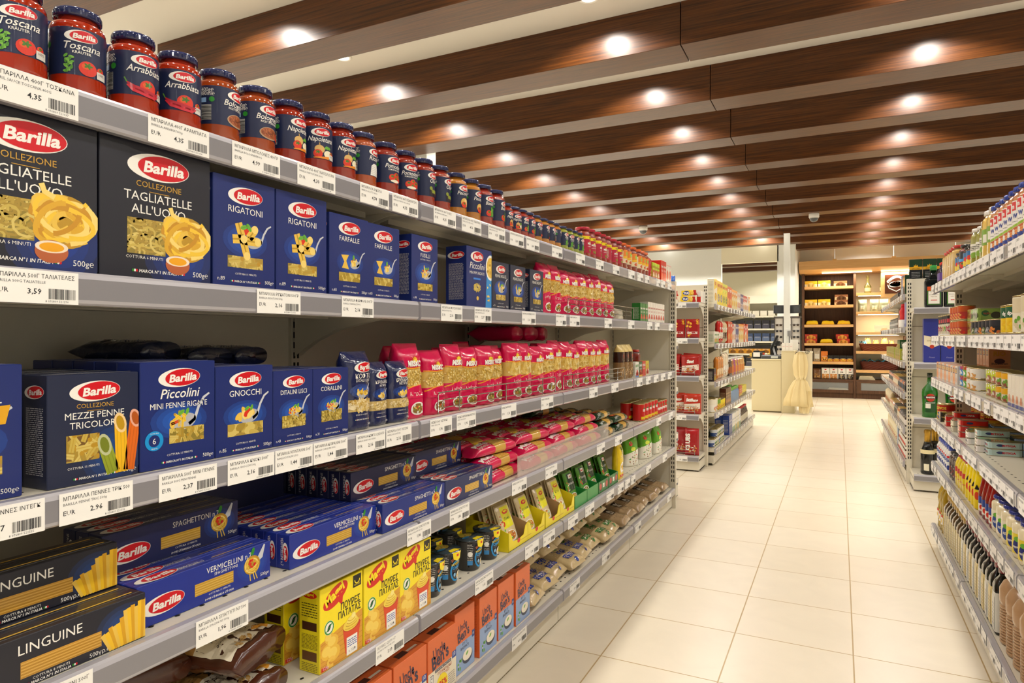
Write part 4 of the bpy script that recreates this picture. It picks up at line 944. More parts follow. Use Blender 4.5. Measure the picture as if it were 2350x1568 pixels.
# --- wire fences on the shelf edges
def fence(Y0, Y1, z, label, hh=.062):
    m = M(); W = Y1-Y0; r = .0022
    m.tube([(-W/2, 0, .002), (-W/2, 0, hh-.006), (-W/2+.006, 0, hh), (W/2-.006, 0, hh), (W/2, 0, hh-.006), (W/2, 0, .002)], r, (1, 1, 1))
    inner = M(); k = W*.46; inner.tube([(-k, .004, hh*.28), (-k-.006, .004, hh*.36), (-k-.006, .004, hh*.56), (-k, .004, hh*.64), (k, .004, hh*.64), (k+.006, .004, hh*.56), (k+.006, .004, hh*.36), (k, .004, hh*.28)], r*.8, (1, 1, 1), closed=True)
    ps = M()
    for t in (-.36, .0, .36): ps.tube([(W*t, .002, .0), (W*t, .002, hh)], r*.8, (1, 1, 1))
    L([('outer_wire', m.mesh('outer_wire')), ('inner_loop', inner.mesh('inner_loop')), ('cross_wire', ps.mesh('cross_wire'))], 'wire_fence', (Y0+Y1)/2, z+.005, .008, label, 'wire fence', 'chrome shelf fences')
fence(yl(1297), yl(1449), S[1], 'chrome wire fence before the pink bags on the second shelf')
fence(yl(997), yl(1268), S[2], 'longer chrome wire fence before the pink bags, third shelf')
fence(yl(1287), yl(1429), S[2], 'shorter chrome wire fence nearer the brown bags, third shelf')

# --- third shelf
z = S[2]
PB('integrale', .37, z, .022, 'blue wholewheat quill pasta box with orange flash, nearest on the third shelf')
L(PASTA_BOX['tallback'][0], 'pasta_box', .33, z+.0005, .2, 'tall black pasta box turned around, at the back of the third shelf', 'pasta box', 'blue pasta boxes')
PB('tricolore', .552, z, .022, 'dark box of three coloured quill pasta, third shelf')
for k in range(1, 4): PB('tricolore', .553, z, .022+.064*k, f'{ORD[k-1]} three coloured pasta box in the row behind the front one')
PB('minipenne', .693, z, .022, 'bright blue mini quill pasta box with round cooking time badge, third shelf')
for k in range(1, 5): PB('minipenne', .694, z, .022+.062*k, f'{ORD[k-1]} mini quill pasta box in the row behind the badge box')
PB('gnocchi', .8385, z, .022, 'blue shell shaped pasta box, third shelf')
PB('ditalini', .976, z, .022, 'blue box of short smooth pasta rings, third shelf')
PB('corallini', 1.0885, z, .022, 'blue box of tiny coral pasta, third shelf')
for i, k in enumerate(('gnocchi', 'ditalini', 'corallini')):
    for q in (1, 2): PB(k, (.839, .977, 1.089)[i], z, .022+.061*q, f'{ORD[q-1]} box behind the front {("shell pasta", "pasta ring", "coral pasta")[i]} box')
NB = [navy_bag(.094, .188, .058, seed=2), navy_bag(.072, .16, .05, 'ΚΡΙΘΑΡΑΚΙ', 'ΜΕΤΡΙΟ', 4, 'ell', .003, 160), navy_bag(.085, .16, .05, 'ΚΡΙΘΑΡΑΚΙ', 'ΜΕΤΡΙΟ', 5, 'ell', .003, 160)]
L(NB[0], 'pasta_bag', 1.254, z+.0006, .024, 'shiny navy pasta bag with rings in its window, beside the coral pasta box', 'pasta bag', 'navy pasta bags')
L(NB[1], 'pasta_bag', 1.342, z+.0006, .034, 'narrow navy pasta bag, middle of the three', 'pasta bag', 'navy pasta bags')
L(NB[2], 'pasta_bag', 1.425, z+.0006, .03, 'small navy pasta bag touching the leaning pink bag', 'pasta bag', 'navy pasta bags')
NBL = M(); NBL = lying_front(bag(.1, .18, .045, H('1a2038'), (lambda a: (oval_logo(a, 0, .12, .06), a.text('ΚΟΦΤΟ', 0, .09, .01, WHITE, 2), a.lines(-.03, .03, .03, .08, 7, H('8a90a8'), 1), a)[3])(Art()), seed=7, mt=FOIL)[0], .1, .18, .045)
NBLm = [('', NBL.mesh('lying_bag'))]
for i, (Yb, xb, zb, ro) in enumerate(((.86, .26, .169, 12), (.965, .25, .156, -6), (1.07, .245, .156, 8), (1.19, .23, .0, -10))):
    L(NBLm, 'pasta_bag', Yb, z+zb+.001, xb-.06, f'{ORD[i]} dark navy pasta bag lying at the back above the boxes, third shelf', 'pasta bag', 'navy bags lying at the back of the third shelf', R(ro))
for i, k in enumerate(((0, 1.492, 10, .030), (0, 1.607, 8, .03))): pink(k[0], k[1], z, k[3], ('pink bag of star pasta leaning back before the wire fence', 'pink bag of tiny pasta leaning behind the fence end')[i], 0, -R(4), 0)
Y = 1.712
for i, kind in enumerate((1, 1, 2, 2, 3, 3, 3, 4, 3, 3, 3, 4, 3, 3, 3)):
    pink(kind, Y, z, (.034, .042, .03, .05, .03, .034, .03, .03, .036, .03, .034, .03, .03, .036, .03)[i], f'{ORD[i]} upright pink pasta bag counted along the fences, third shelf', (3, -4, 2, 8, -3, 4, 0, -4, 5, 0, 4, -3, 2, 3, -2)[i]*.017); Y += (.1, .102, .103, .1, .104)[i % 5]
YP = Y
for i in range(11): pink(i % 3, 1.56+.125*i, z, .125, f'{ORD[i]} pink pasta bag in the second row of the third shelf', (5, -7, 3)[i % 3]*.017)
lp = lying_front(bag(.11, .2, .06, PINK, (lambda a: (a.rect(-.04, .06, .04, .1, H('d87a98'), 1), a.text('MISKO', 0, .14, .018, WHITE, 2), a)[2])(Art()), seed=12)[0], .11, .2, .06); lpm = [('', lp.mesh('lying_pink_bag'))]
for i in range(3): L(lpm, 'pasta_bag', 2.35+.13*i, z+.205, .14, f'{ORD[i]} pink bag lying on top of the standing pink bags, third shelf', 'pasta bag', 'pink bags lying on top', R((5, -4, 9)[i]))
a = Art(); a.rect(-.036, .0, .036, .085, H('8a6a42'), 1); heap(a, 0, .045, .033, .03, 30, .006, 1.5, 5, (H('b8925c'), H('7a5630'), H('cda874'))); a.rect(-.036, .092, .036, .145, H('3a1d12'), 1); a.ell(0, .125, .01, .016, H('c0392c'), 2, 14); a.text('Barilla', .01, .095, .007, CREAMP, 2, res=1)
CH = [('', bag(.076, .185, .055, H('d9c07a'), a, [(0, .09, H('8a6a42')), (.09, .146, H('3a1d12'))], 21, crimp=.78)[0].mesh('brown_bag'))]
Y = max(YP-.01, yl(1430, 1.03))
for i in range(3): L(CH, 'pasta_bag', Y, z+.0006, .026, f'{ORD[i]} brown and cream pasta bag with golden top, third shelf', 'pasta bag', 'brown pasta bags'); Y += .08
TC = [small_carton(.07, .085, .045, H('ece8de'), H('2f7ac0'), H('d23a20'), 'ΜΕΝΟΥ', GREEN, .15), small_carton(.07, .085, .045, H('1f5a2c'), H('e8c81c'), H('c8401c'), 'PUMMARO', WHITE, .12), small_carton(.07, .085, .045, H('c8281c'), H('c8281c'), None, 'ΤΟΜΑΤΑ', WHITE, .1), small_carton(.07, .085, .045, H('c9b81c'), H('d8d0b8'), H('d23a20'), '1+1', RED, .4)]
Y += .012
for i in range(4): L(TC[i], 'tomato_carton', Y, z+.0004, .024, ('white', 'dark green', 'red', 'yellow topped')[i]+' small tomato carton near the end of the third shelf', 'carton', 'small tomato cartons of the third shelf'); Y += .0735
plain_jar('redlidjar', .15, .04, H('b8241c'), H('7a1c0c'), H('2f5a2a'), lz=(.1, .5)); J('redlidjar', Y-.03, z, .08, 'red lidded sauce jar behind the small tomato cartons, third shelf', r=.04)
# --- fourth shelf: long spaghetti cartons, pink and green spaghetti bags, tomato cans
z = S[3]; HB, DB = .0735, .0375
def LB(key, Y0, off, layer, label): return L(LONG[key], 'spaghetti_box', Y0+.144, z+.0006+HB*layer, off, label, 'spaghetti box', 'long spaghetti boxes')
for i in range(4): LB('linguine', .412, .016+DB*i, 0, f'{ORD[i]} black flat spaghetti box from the edge, bottom layer of the nearest stack')
for i in range(2): LB('linguine', .409, .087+DB*i, 1, ('black flat spaghetti box with fanned strands, front of the upper layer, nearest stack', 'black flat spaghetti box behind it in the upper layer, nearest stack')[i])
for i in range(7): LB('vermicelli', .7035, .047+DB*i, 0, f'{ORD[i]} bright blue thin spaghetti box of the second stack, bottom layer')
for i in range(3): LB('spaghettoni', .7025, .139+DB*i, 1, f'{ORD[i]} dark blue thick spaghetti box of the second stack, upper layer')
for i in range(8): LB('vermicelli', 1.034, .036+DB*i, 0, f'{ORD[i]} bright blue thin spaghetti box of the third stack, before the perforated edge')
o = LB('spaghettidark', 1.0, .31, 1, 'dark spaghetti box lying upside down on the third stack'); o.rotation_euler = (R(180), 0, R(90)); o.location.z += HB; o.location.x -= DB
for i in range(8): LB('spaghetti', 1.3265, .018+DB*i, 0, f'{ORD[i]} blue medium spaghetti box of the fourth stack, bottom layer')
for i in range(7): LB('spaghettidark', 1.3125, .107+DB*i, 1, f'{ORD[i]} dark spaghetti box of the fourth stack, upper layer')
for i in range(7): LB('spaghettini', 1.6185, .016+DB*i, 0, f'{ORD[i]} dark blue fine spaghetti box of the fifth stack, bottom layer')
for i in range(3): LB('spaghettini', 1.6085, .132+DB*i, 1, f'{ORD[i]} dark blue fine spaghetti box of the fifth stack, upper layer')
def strand_bag(c0, logo, seed, food, Lh=.285, W=.08, Hh=.042):
    a = Art(); x0, x1 = -Lh*.1, Lh*.16
    a.rect(x0, .006, x1, W*.96, H('d7a94a'), 1)
    r = random.Random(seed)
    for i in range(26): y = W*(.08+.034*i); a.rect(x0, y, x1, y+W*.012, (H('b98a30'), H('ecc978'))[i % 2], 1.5)
    for x in (x0, x1): a.strip([(x, .004), (x+.004*(1 if x > 0 else -1), W*.5), (x, W*.97)], .003, H('e8b23a'), 2)
    if logo: rays(a, -Lh*.27, W*.52, W*.42, 2.2); a.text('MISKO', -Lh*.27, W*.26, W*.25, WHITE, 3, bold=.05, fit=Lh*.28)
    else: a.ell(-Lh*.26, W*.55, Lh*.1, W*.26, H('b83a1c'), 2, 20); rays(a, -Lh*.26, W*.55, W*.26, 2.4)
    a.ell(Lh*.31, W*.55, Lh*.105, W*.3, H('efe8d8'), 2, 24); a.ell(Lh*.31, W*.55, Lh*.085, W*.24, food, 2.4, 20); heap(a, Lh*.31, W*.55, Lh*.06, W*.17, 16, .004, 2.7, seed, (H('d8a04a'), H('c0582c'), H('e8c87a')))
    a.text('Spaghetti No 10', -Lh*.27, W*.1, W*.13, WHITE, 2, shear=.15, fit=Lh*.27, res=1)
    return [('', pillow(Lh, W, Hh, c0, a, seed, colfn=lambda x: H('cfa248') if x0 < x < x1 else c0, ends=8).mesh('strand_bag'))]
PS = [strand_bag(PINK, True, 3+i, H('b06a3a')) for i in range(3)]
GS = [strand_bag(H('1d3a22'), False, 13+i, H('a8583a'), .24, .075, .038) for i in range(2)]
def sb(kind, i, Y, zz, off, label, grp, rot=0, rx=0): return L(kind[i % len(kind)], 'spaghetti_bag', Y, z+zz+.0006, off, label, 'spaghetti bag', grp, R(rot), 0, R(rx))
n = 0
rnd = random.Random(5)
for c, Yc in enumerate((2.03, 2.325, 2.62, 2.915)):
    for lay in range(3):
        for rw in range(4):
            if lay == 2 and rw == 3 and c == 1: continue
            off = .02+.088*rw+(.03 if lay == 2 else .012*lay)+rnd.uniform(0, .006)
            sb(PS, n, Yc+rnd.uniform(-.006, .006), .0435*lay, off, f'{ORD[rw]} pink spaghetti bag from the edge, {("bottom", "middle", "top")[lay]} layer of the {("first", "second", "third", "fourth")[c]} pink pile', 'pink spaghetti bags', rnd.uniform(-2.5, 2.5) if lay < 2 else rnd.uniform(-5, 5)); n += 1
for c, Yc in enumerate((3.18, 3.43)):
    for lay in range(3 - c):
        for rw in range(4):
            off = .025+.084*rw+.012*lay+rnd.uniform(0, .006)
            sb(GS, n, Yc+rnd.uniform(-.005, .005), .041*lay, off, f'{ORD[rw]} dark green spaghetti bag from the edge, {("bottom", "middle", "top")[lay]} layer of the {("nearer", "farther")[c]} green pile', 'green spaghetti bags', rnd.uniform(-4, 4)); n += 1
for i in range(4): sb(GS, i, 2.76+.1*(i % 2), .134+.041*(i//2), .2+.085*(i % 2), f'{ORD[i]} dark green spaghetti bag lying across the pink piles at the back', 'green spaghetti bags', 4*i-5)
# clear guard
a = M(); W = 3.08-2.07
a.box(-W/2, 0, 0, W/2, .002, .075, (1, 1, 1), FROST); a.box(-W/2, .002, 0, W/2, .012, .002, (1, 1, 1), FROST)
L([('', a.mesh('guard'))], 'shelf_guard', (2.07+3.08)/2, z+.001, .0055, 'frosted plastic guard strip before the pink spaghetti bags, fourth shelf', 'shelf guard')
def can(h, r, lab, art=None, n=22, tin=H('c9b98a'), top=None, rim=.004):
    b = M(); b.lathe([(r*.94, 0), (r, .002), (r, rim), (r*.985, rim+.001), (r*.985, h-rim-.001), (r, h-rim), (r, h-.001), (r*.95, h), (r*.93, h-.004), (0.0001, h-.004)], n, tin if not top else [tin]*7+[top]*2, TIN)
    k = M(); k.lathe([(r*.995, rim+.002), (r*.995, h-rim-.002)], n, lab, CARD); k.f = [f for f in k.f if len(f) == 4]; m = len(k.f); k.c, k.m, k.sm = k.c[:m], k.m[:m], k.sm[:m]
    if art: wrap(k, art, r*.996, 0)
    return [('tin_body', b.mesh('tin_body')), ('paper_label', k.mesh('paper_label'))]
a = Art(); a.ell(0, .07, .018, .011, H('2b7a30'), 1.2, 16, 0, None, 0, 180); a.rect(-.022, .058, .022, .071, WHITE, 1.5); a.text('KYKNOS', 0, .061, .007, RED, 2, bold=.02, fit=.04); a.rect(-.034, .012, .034, .028, H('f0cf1c'), 1); a.text('ΔΙΠΛΗΣ', 0, .016, .007, RED, 2, res=1)
TCAN = can(.105, .037, H('c9201c'), a)
a = Art(); a.rect(-.025, .03, .025, .045, WHITE, 1); a.text('PELARGOS', 0, .033, .007, RED, 2, fit=.045); a.ell(0, .06, .01, .008, GREEN, 1, 12)
TCAN2 = can(.085, .03, H('c9201c'), a)
Y = yl(1466, 1.06)
for i in range(5): L(TCAN, 'tomato_can', Y, z+.0006, .06, f'{ORD[i]} red tomato can of the front row, fourth shelf', 'can', 'large red tomato cans'); Y += .0755
for i in range(4): L(TCAN, 'tomato_can', Y-.36+.076*i, z+.0006, .14, f'{ORD[i]} red tomato can of the second row, fourth shelf', 'can', 'large red tomato cans')
for i in range(4): L(TCAN2, 'tomato_can', Y+.0, z+.0006, .055, f'{ORD[i]} small red tomato can by the end panel, lower layer', 'can', 'small red tomato cans'); Y += .061

# --- fifth shelf: bread crumbs, puree boxes, noodle cups, soup sachets
z = S[4]
def crumb(w, h, d, base, a, seed, rows=None, mt=FILM): return [('', lying_front(bag(w, h, d, base, a, rows, seed, crimp=.84, wr=.008, mt=mt)[0], w, h, d).mesh('crumb_bag'))]
a = Art(); a.rect(-.075, .1, .075, .19, H('b98a4c'), 1); heap(a, 0, .14, .072, .045, 160, .003, 1.3, 4, (H('a87838'), H('cfa468'), H('946428'))); a.rect(-.035, .15, .045, .178, WHITE, 2.5); a.text('ΕΛΟΜΑΣ', .003, .163, .011, H('c42a1c'), 3, bold=.05, fit=.07); a.rect(-.02, .153, .035, .157, H('2a5cae'), 3)
a.rect(-.075, .015, .075, .1, H('efe4cc'), 1.6); a.text('Τριμμένη', -.01, .078, .015, H('3a1d12'), 3, shear=.2, fit=.11); a.text('φρυγανιά σταρένια', -.01, .058, .008, H('3a1d12'), 3, shear=.2, fit=.1); a.ell(.04, .035, .02, .014, H('e8a03a'), 3, 16); heap(a, -.02, .03, .03, .012, 20, .006, 3, 5, (H('d8b070'), H('c09048')))
CR1 = crumb(.16, .25, .06, H('4a2414'), a, 5)
a = Art(); a.text('για', .02, .1, .012, H('3f8f3a'), 2, shear=.2); a.text('τις χρήσεις', .0, .08, .013, H('2a7ac0'), 2, shear=.2, fit=.1); a.lines(-.05, .03, .05, .06, 4, H('c0a878'), 1, 3)
CR2 = crumb(.15, .24, .055, H('eee6cc'), a, 6, mt=PAPER)
for i, (Y, off, zz, p, rot, lb) in enumerate(((.585, .03, 0, CR2, 8, 'cream paper flour bag lying under the rail, nearest on the fifth shelf'), (.775, .12, 0, CR1, -4, 'brown bread crumb bag lying at the back, nearer of the two behind'), (.945, .025, .0, CR1, 5, 'brown and cream bread crumb bag lying in front, beside the yellow puree box'), (.955, .03, .08, CR1, 12, 'brown bread crumb bag lying on the front crumb bag'), (.78, .13, .08, CR1, -14, 'bread crumb bag on top of the two at the back'))):
    L(p, 'crumb_bag', Y, z+zz+.0006, off, lb, 'bag', 'bread crumb and flour bags', R(rot))
w, h, d = .144, .186, .06
a = Art(); a.rect(-w/2+.001, .001, w/2-.001, h-.001, MAGGIY, .3); a.poly([(-w/2+.001, .001), (w/2-.001, .001), (w/2-.001, h*.52), (-w/2+.001, h*.36)], H('d89a2c'), .6)
for i in range(7): a.strip([(-w/2+.002, h*(.03+.05*i)), (w/2-.002, h*(.03+.068*i))], .001, H('b8781c'), .8)
a.ell(-w*.15, h*.85, w*.3, h*.11, MAGGIR, 1.2, 26, R(24)); a.poly([(-w*.09, h*.76), (w*.0, h*.69), (w*.02, h*.82)], MAGGIR, 1.2); a.text('Maggi', -w*.15, h*.825, w*.15, H('f7e017'), 2, bold=.04, rot=R(24))
a.rect(w*.26, h*.83, w*.46, h*.98, BLACK, 1.2); a.arc(w*.36, h*.92, w*.06, w*.06, 180, 360, w*.018, H('f7e017'), 2); a.text('ΜΕΡΙΔΕΣ', w*.36, h*.85, w*.025, H('f7e017'), 2, res=1)
a.text('ΠΟΥΡΕΣ', w*.2, h*.635, w*.11, BLACK, 2, bold=.02, w=w*.46); a.text('ΠΑΤΑΤΑΣ', w*.18, h*.535, w*.11, BLACK, 2, bold=.02, w=w*.54)
a.poly([(w*.02, h*.36), (w*.44, h*.36), (w*.36, h*.06), (w*.08, h*.06)], H('d8431c'), 1.6); a.ell(w*.23, h*.37, w*.21, h*.055, H('c03a18'), 1.7, 22); a.ell(w*.21, h*.4, w*.19, h*.075, H('f0d24a'), 2, 22); a.ell(w*.23, h*.45, w*.12, h*.05, H('f4dc68'), 2.2, 18); a.ell(w*.27, h*.495, w*.05, h*.035, H('f7e68a'), 2.4, 14)
for i in range(4): a.arc(w*.22, h*(.38+.03*i), w*(.16-.025*i), h*.03, 190, 350, w*.012, H('cfa52c'), 2.6)
a.rect(w*.1, h*.03, w*.36, h*.25, WHITE, 3); a.lines(w*.12, h*.13, w*.34, h*.23, 4, H('3a5aa8'), 3.5, 3); a.text('ν. ΓΔΦ', w*.23, h*.06, w*.04, BLACK, 3.5, res=1)
a.ell(-w*.3, h*.5, w*.11, w*.11, WHITE, 1.4, 22); a.arc(-w*.3, h*.5, w*.095, w*.095, 0, 360, w*.022, GREEN, 1.8, 20); a.strip([(-w*.36, h*.46), (-w*.24, h*.54)], w*.02, GREEN, 2); leaf(a, -w*.3, h*.5, w*.06, 1, 1.7, BLACK)
for x, y, s in ((-.3, .38, .1), (-.22, .31, .13), (-.34, .22, .14), (-.2, .17, .15)): a.ell(w*x, h*y, w*s, w*s*.85, H('e8b83a'), 1.3+x, 18); a.ell(w*(x-.02), h*(y+.01), w*s*.7, w*s*.55, H('f2cf5a'), 1.5+x, 14)
a.arc(-w*.25, h*.08, w*.08, w*.06, 20, 300, w*.05, H('eec04a'), 2.2); a.rect(-w*.47, h*.02, -w*.28, h*.065, MAGGIR, 2); a.text('125g', -w*.375, h*.03, w*.05, WHITE, 2.6)
s_ = Art(); s_.rect(.001, .001, d-.001, h-.001, H('eedb22'), .3); s_.ell(d*.5, h*.92, d*.36, h*.04, MAGGIR, 1, 18); s_.text('Maggi', d*.5, h*.905, d*.14, H('f7e017'), 1.6, bold=.04); s_.lines(d*.12, h*.66, d*.88, h*.84, 6, BLACK, 1, 3, .3); s_.rect(d*.15, h*.5, d*.85, h*.6, BROWN, 1); s_.lines(d*.12, h*.28, d*.88, h*.46, 11, H('8a7a1c'), 1, 5); s_.rect(d*.15, h*.14, d*.85, h*.25, H('6a4420'), 1); s_.lines(d*.12, h*.02, d*.88, h*.12, 5, H('8a7a1c'), 1, 6)
PUREE = carton(w, h, d, a, MAGGIY, s_, None)
for i, (Y0, off, lb) in enumerate(((1.105, .018, 'yellow potato puree box, nearest of the three in front'), (1.2545, .018, 'yellow potato puree box, middle of the three in front'), (1.399, .018, 'yellow potato puree box beside the noodle cups'), (1.1, .12, 'yellow potato puree box set back, behind the crumb bags'), (1.256, .082, 'second yellow puree box behind the middle one'))): L(PUREE, 'puree_box', Y0+w/2, z+.0006, off, lb, 'box', 'yellow puree boxes')
# noodle cups
def cup():
    h, r = .1, .0455; b = M(); n = 30
    b.lathe([(r*.72, .003), (r*.74, 0), (r*.78, .003), (r*.97, h-.008), (r*1.05, h-.006), (r*1.05, h-.002), (r, h-.002)], n, H('22201f'), GLOSS)
    a = Art(); B = H('1c8fd0')
    a.arc(.004, .042, .024, .03, 60, 330, .006, B, 1.2); a.text('NOODLE CUP', .012, .062, .007, H('e8c81c'), 2, bold=.03, rot=R(8)); a.text('CHICKEN', .013, .05, .009, B, 2, bold=.05, rot=R(8)); a.ell(.02, .026, .014, .013, WHITE, 1.6, 18); heap(a, .02, .027, .01, .009, 12, .003, 2, 4, (H('e8c84a'), H('f2dc7a'))); a.ell(-.004, .03, .005, .006, H('8fc4e8'), 2, 12)
    a.lines(-.05, .035, -.03, .09, 10, H('b8b4ac'), 1, 3); a.rect(-.05, .02, -.03, .034, H('3a8ac8'), 1); a.ell(-.04, .055, .009, .008, WHITE, 1.6, 14)
    for i in range(5): a.strip([(-.016+.003*i, .07+.002*i), (-.02+.003*i, .078+.002*i)], .002, H('c86a3a'), 1.5)
    a.lines(.04, .02, .06, .09, 10, H('b8b4ac'), 1, 5)
    a.art = None
    rr = lambda y: r*(.78+.19*y/(h-.008))+.0003
    b.art(a, lambda x, y, o: ((rr(y)+o)*math.sin(x/r), -(rr(y)+o)*math.cos(x/r), y), .004, .03)
    l = M(); l.lathe([(r*1.06, h-.002), (r*1.06, h-.0005), (.0001, h+.001)], n, H('2a3a44'), GLOSS)
    t = Art(); t.ell(0, r*.3, r*.55, r*.35, H('b8a032'), 1, 20); heap(t, .005, r*.3, r*.4, r*.25, 20, .005, 1.3, 6, (H('d8c04a'), H('8f7a22'))); t.poly([(-r*.5, -r*.9), (r*.5, -r*.9), (r*.3, -r*.5), (-r*.3, -r*.5)], H('f2d81c'), 1.2); t.ell(-r*.4, 0, r*.4, r*.15, H('2a7ab0'), 1.1, 14)
    l.art(t, lambda x, y, o: (x, y, h+.0012+o))
    f = Art(); f.poly([(-.019, .1), (.019, .1), (.014, .079), (0, .073), (-.014, .079)], H('f7de17'), 1); f.ell(0, .088, .012, .0065, MAGGIR, 1.6, 20); f.text('Maggi', 0, .0855, .006, H('f7e017'), 2.2, bold=.05)
    q = M(); q.art(f, lambda x, y, o: ((r*1.0+.0015+o)*math.sin(x/r), -(r*1.0+.0015+o+(.002 if y > .094 else 0))*math.cos(x/r), y), .004, None)
    return [('cup_body', b.mesh('cup_body')), ('foil_lid', l.mesh('foil_lid')), ('pull_tab', q.mesh('pull_tab'))]
CUP = cup()
for i, (Y, x, zz, rot, lb) in enumerate(((1.596, 1.064, 0, 10, 'noodle cup half hidden by the puree box, front row'), (1.70, 1.07, 0, -8, 'second black noodle cup of the front row'), (1.838, 1.068, 0, -4, 'third black noodle cup of the front row'), (1.955, 1.066, 0, -12, 'black noodle cup beside the yellow sachet tray, front row'), (1.64, 1.17, .0, 8, 'first black noodle cup of the second row'), (1.76, 1.175, 0, 0, 'second black noodle cup of the second row'), (1.88, 1.175, 0, 6, 'third black noodle cup of the second row'), (1.66, 1.19, .1025, 14, 'noodle cup stacked on the second row, nearer'), (1.81, 1.2, .1025, -6, 'noodle cup stacked on the second row, farther'), (1.62, 1.28, 0, 0, 'first noodle cup of the back row'), (1.75, 1.28, .0, 0, 'second noodle cup of the back row'))):
    spawn(CUP, 'noodle_cup', (-x, Y, z+.0006+zz), R(90+rot), lb, 'noodle cup', 'black noodle cups')
# sachet trays
def tray(W, D, hf, hb, c, art, comps, mt=CARD, dip=True, wave=None):
    m = M(); t = .0018; pts = []
    if dip:
        cw = W/comps
        for i in range(comps):
            x = -W/2+cw*i
            pts += [(x, hf*1.35), (x+cw*.12, hf*1.2), (x+cw*.22, hf*.62), (x+cw*.5, hf*.5), (x+cw*.78, hf*.62), (x+cw*.88, hf*1.2)]
        pts += [(W/2, hf*1.35)]
    else: pts = [(-W/2, hf), (W/2, hf)]
    m.prism([(-W/2, 0), (W/2, 0)]+pts[::-1], 'y', 0, t, c, mt)
    for x in [-W/2+.001+(W-.002)/comps*i for i in range(comps+1)]:
        edge = x < -W/2+.01 or x > W/2-.01
        m.prism([(0, 0), (D, 0), (D, hb), (D*.45, hb*.9), (0, hf*1.3 if dip else hf)], 'x', x-t/2, x+t/2, c if edge else KRAFT, mt)
    m.box(-W/2, D-t, 0, W/2, D, hb, c, mt); m.box(-W/2, 0, 0, W/2, D, t, c, mt)
    if art: m.art(art, lambda x, y, o: (x, -o, y), mat=mt)
    return [('', m.mesh('display_tray'))]
a = Art()
for i in range(2): a.ell(-.075+.155*i, .022, .012, .008, MAGGIR, 1, 14); a.lines(-.055+.155*i, .017, .03+.12*i, .024, 1, H('c8a81c'), 1, 3)
YT = tray(.312, .17, .05, .1, H('eed91a'), a, 2)
L(YT, 'display_tray', 2.18, z+.0006, .018, 'yellow card display tray of soup sachets, nearer one beside the noodle cups', 'display tray', 'yellow display trays')
L(YT, 'display_tray', 2.497, z+.0006, .018, 'yellow card display tray of soup sachets, farther one beside the green trays', 'display tray', 'yellow display trays')
def sachet(c0, c1, title, food, seed, logo=True, w=.1, h=.145):
    a = Art(); a.rect(-w*.46, .008, w*.46, h*.97, c0, .8)
    a.poly([(-w*.3, h*.4), (w*.4, h*.42), (w*.36, h*.93), (-w*.26, h*.93)], c1, 1.2)
    if logo: a.ell(w*.04, h*.8, w*.2, h*.055, MAGGIR, 1.8, 18); a.text('Maggi', w*.04, h*.785, w*.085, H('f7e017'), 2.4, bold=.04)
    else: a.rect(-w*.12, h*.78, w*.2, h*.9, WHITE, 1.8); a.text('Knorr', w*.04, h*.815, w*.08, RED, 2.4, bold=.05)
    a.text(title, w*.04, h*.6, w*.1, H('2a5a1c') if logo else WHITE, 2.2, shear=.25, fit=w*.55)
    a.ell(w*.0, h*.2, w*.4, h*.14, WHITE, 1.7, 20); a.ell(w*.0, h*.21, w*.34, h*.11, food, 2, 18); heap(a, 0, h*.22, w*.28, h*.08, 26, w*.05, 2.2, seed, (H('d8a04a'), H('c0582c'), H('e8d8a8'), LEAF, H('8a5a2c'))); heap(a, -w*.32, h*.55, w*.1, h*.2, 14, w*.05, 1.5, seed, (TOM, LEAF, H('e8dcc0'), H('c0522c')))
    return [('', bag(w, h, .016, c0, a, None, seed, n=2.2, pillow=True, wr=.0015, crimp=.9, nr=12, res=20, dxy=(.012, .014))[0].mesh('sachet'))]
SA = [sachet(H('d8c49a'), H('e4dd22'), t, f, i+2) for i, (t, f) in enumerate((('Σούπα', H('c88a3a')), ('Κοτόσουπα', H('d8b05a')), ('Λεμόνι', H('e8d05a')), ('Κρέμα', H('e0c890'))))]
KN = [sachet(H('4f8f2a'), H('1c3a24'), t, f, i+12, False) for i, (t, f) in enumerate((('Κοτόσουπα', H('d8b05a')), ('Μανιτάρι', H('d8cdb0')), ('Λαχανικά', H('b8461c'))))]
for c in range(4):
    for q in range(5):
        o = L(SA[(c+(q > 1)*0) % 4], 'soup_sachet', (2.105, 2.26, 2.423, 2.573)[c]+.004*((q*7) % 3-1), z+.009, .035+.021*q, f'{ORD[q]} yellow soup sachet from the edge in the {ORD[c]} pocket of the yellow trays', 'sachet', 'yellow soup sachets', R(((q*5+c*3) % 7-3)*.4), 0, -R(17 + (4 if q == 0 else 0)))
a = Art()
for x in (-.045, .045): a.ell(x, .03, .022, .02, H('4a1c12'), 1, 18); a.ell(x, .03, .016, .014, H('b8341c'), 1.4, 14)
a.rect(-.012, .02, .012, .04, WHITE, 1); a.text('Knorr', 0, .026, .006, RED, 2)
GT = tray(.15, .16, .055, .075, H('1f7a34'), a, 1, dip=False); GT0 = tray(.15, .16, .055, .075, H('28923f'), None, 1, dip=False)
for i, Y0 in enumerate((2.735, 2.889, 3.2-.155, 3.2)): L(GT if i > 1 else GT0, 'display_tray', Y0+.0, z+.0006, .018, f'{ORD[i]} green card display tray, fifth shelf', 'display tray', 'green display trays')
for c, (Yc, nq) in enumerate(((2.735, 4), (2.889, 4), (3.2, 4))):
    for q in range(nq): L(KN[c % 3 if q < 2 else 1], 'soup_sachet', Yc+.003*((q*5) % 3-1), z+.0085, .04+.021*q, f'{ORD[q]} green soup sachet from the edge in the {("first", "second", "fourth")[c]} green tray', 'sachet', 'green soup sachets', R(((q*5+c) % 5-2)*.4), 0, -R(17))
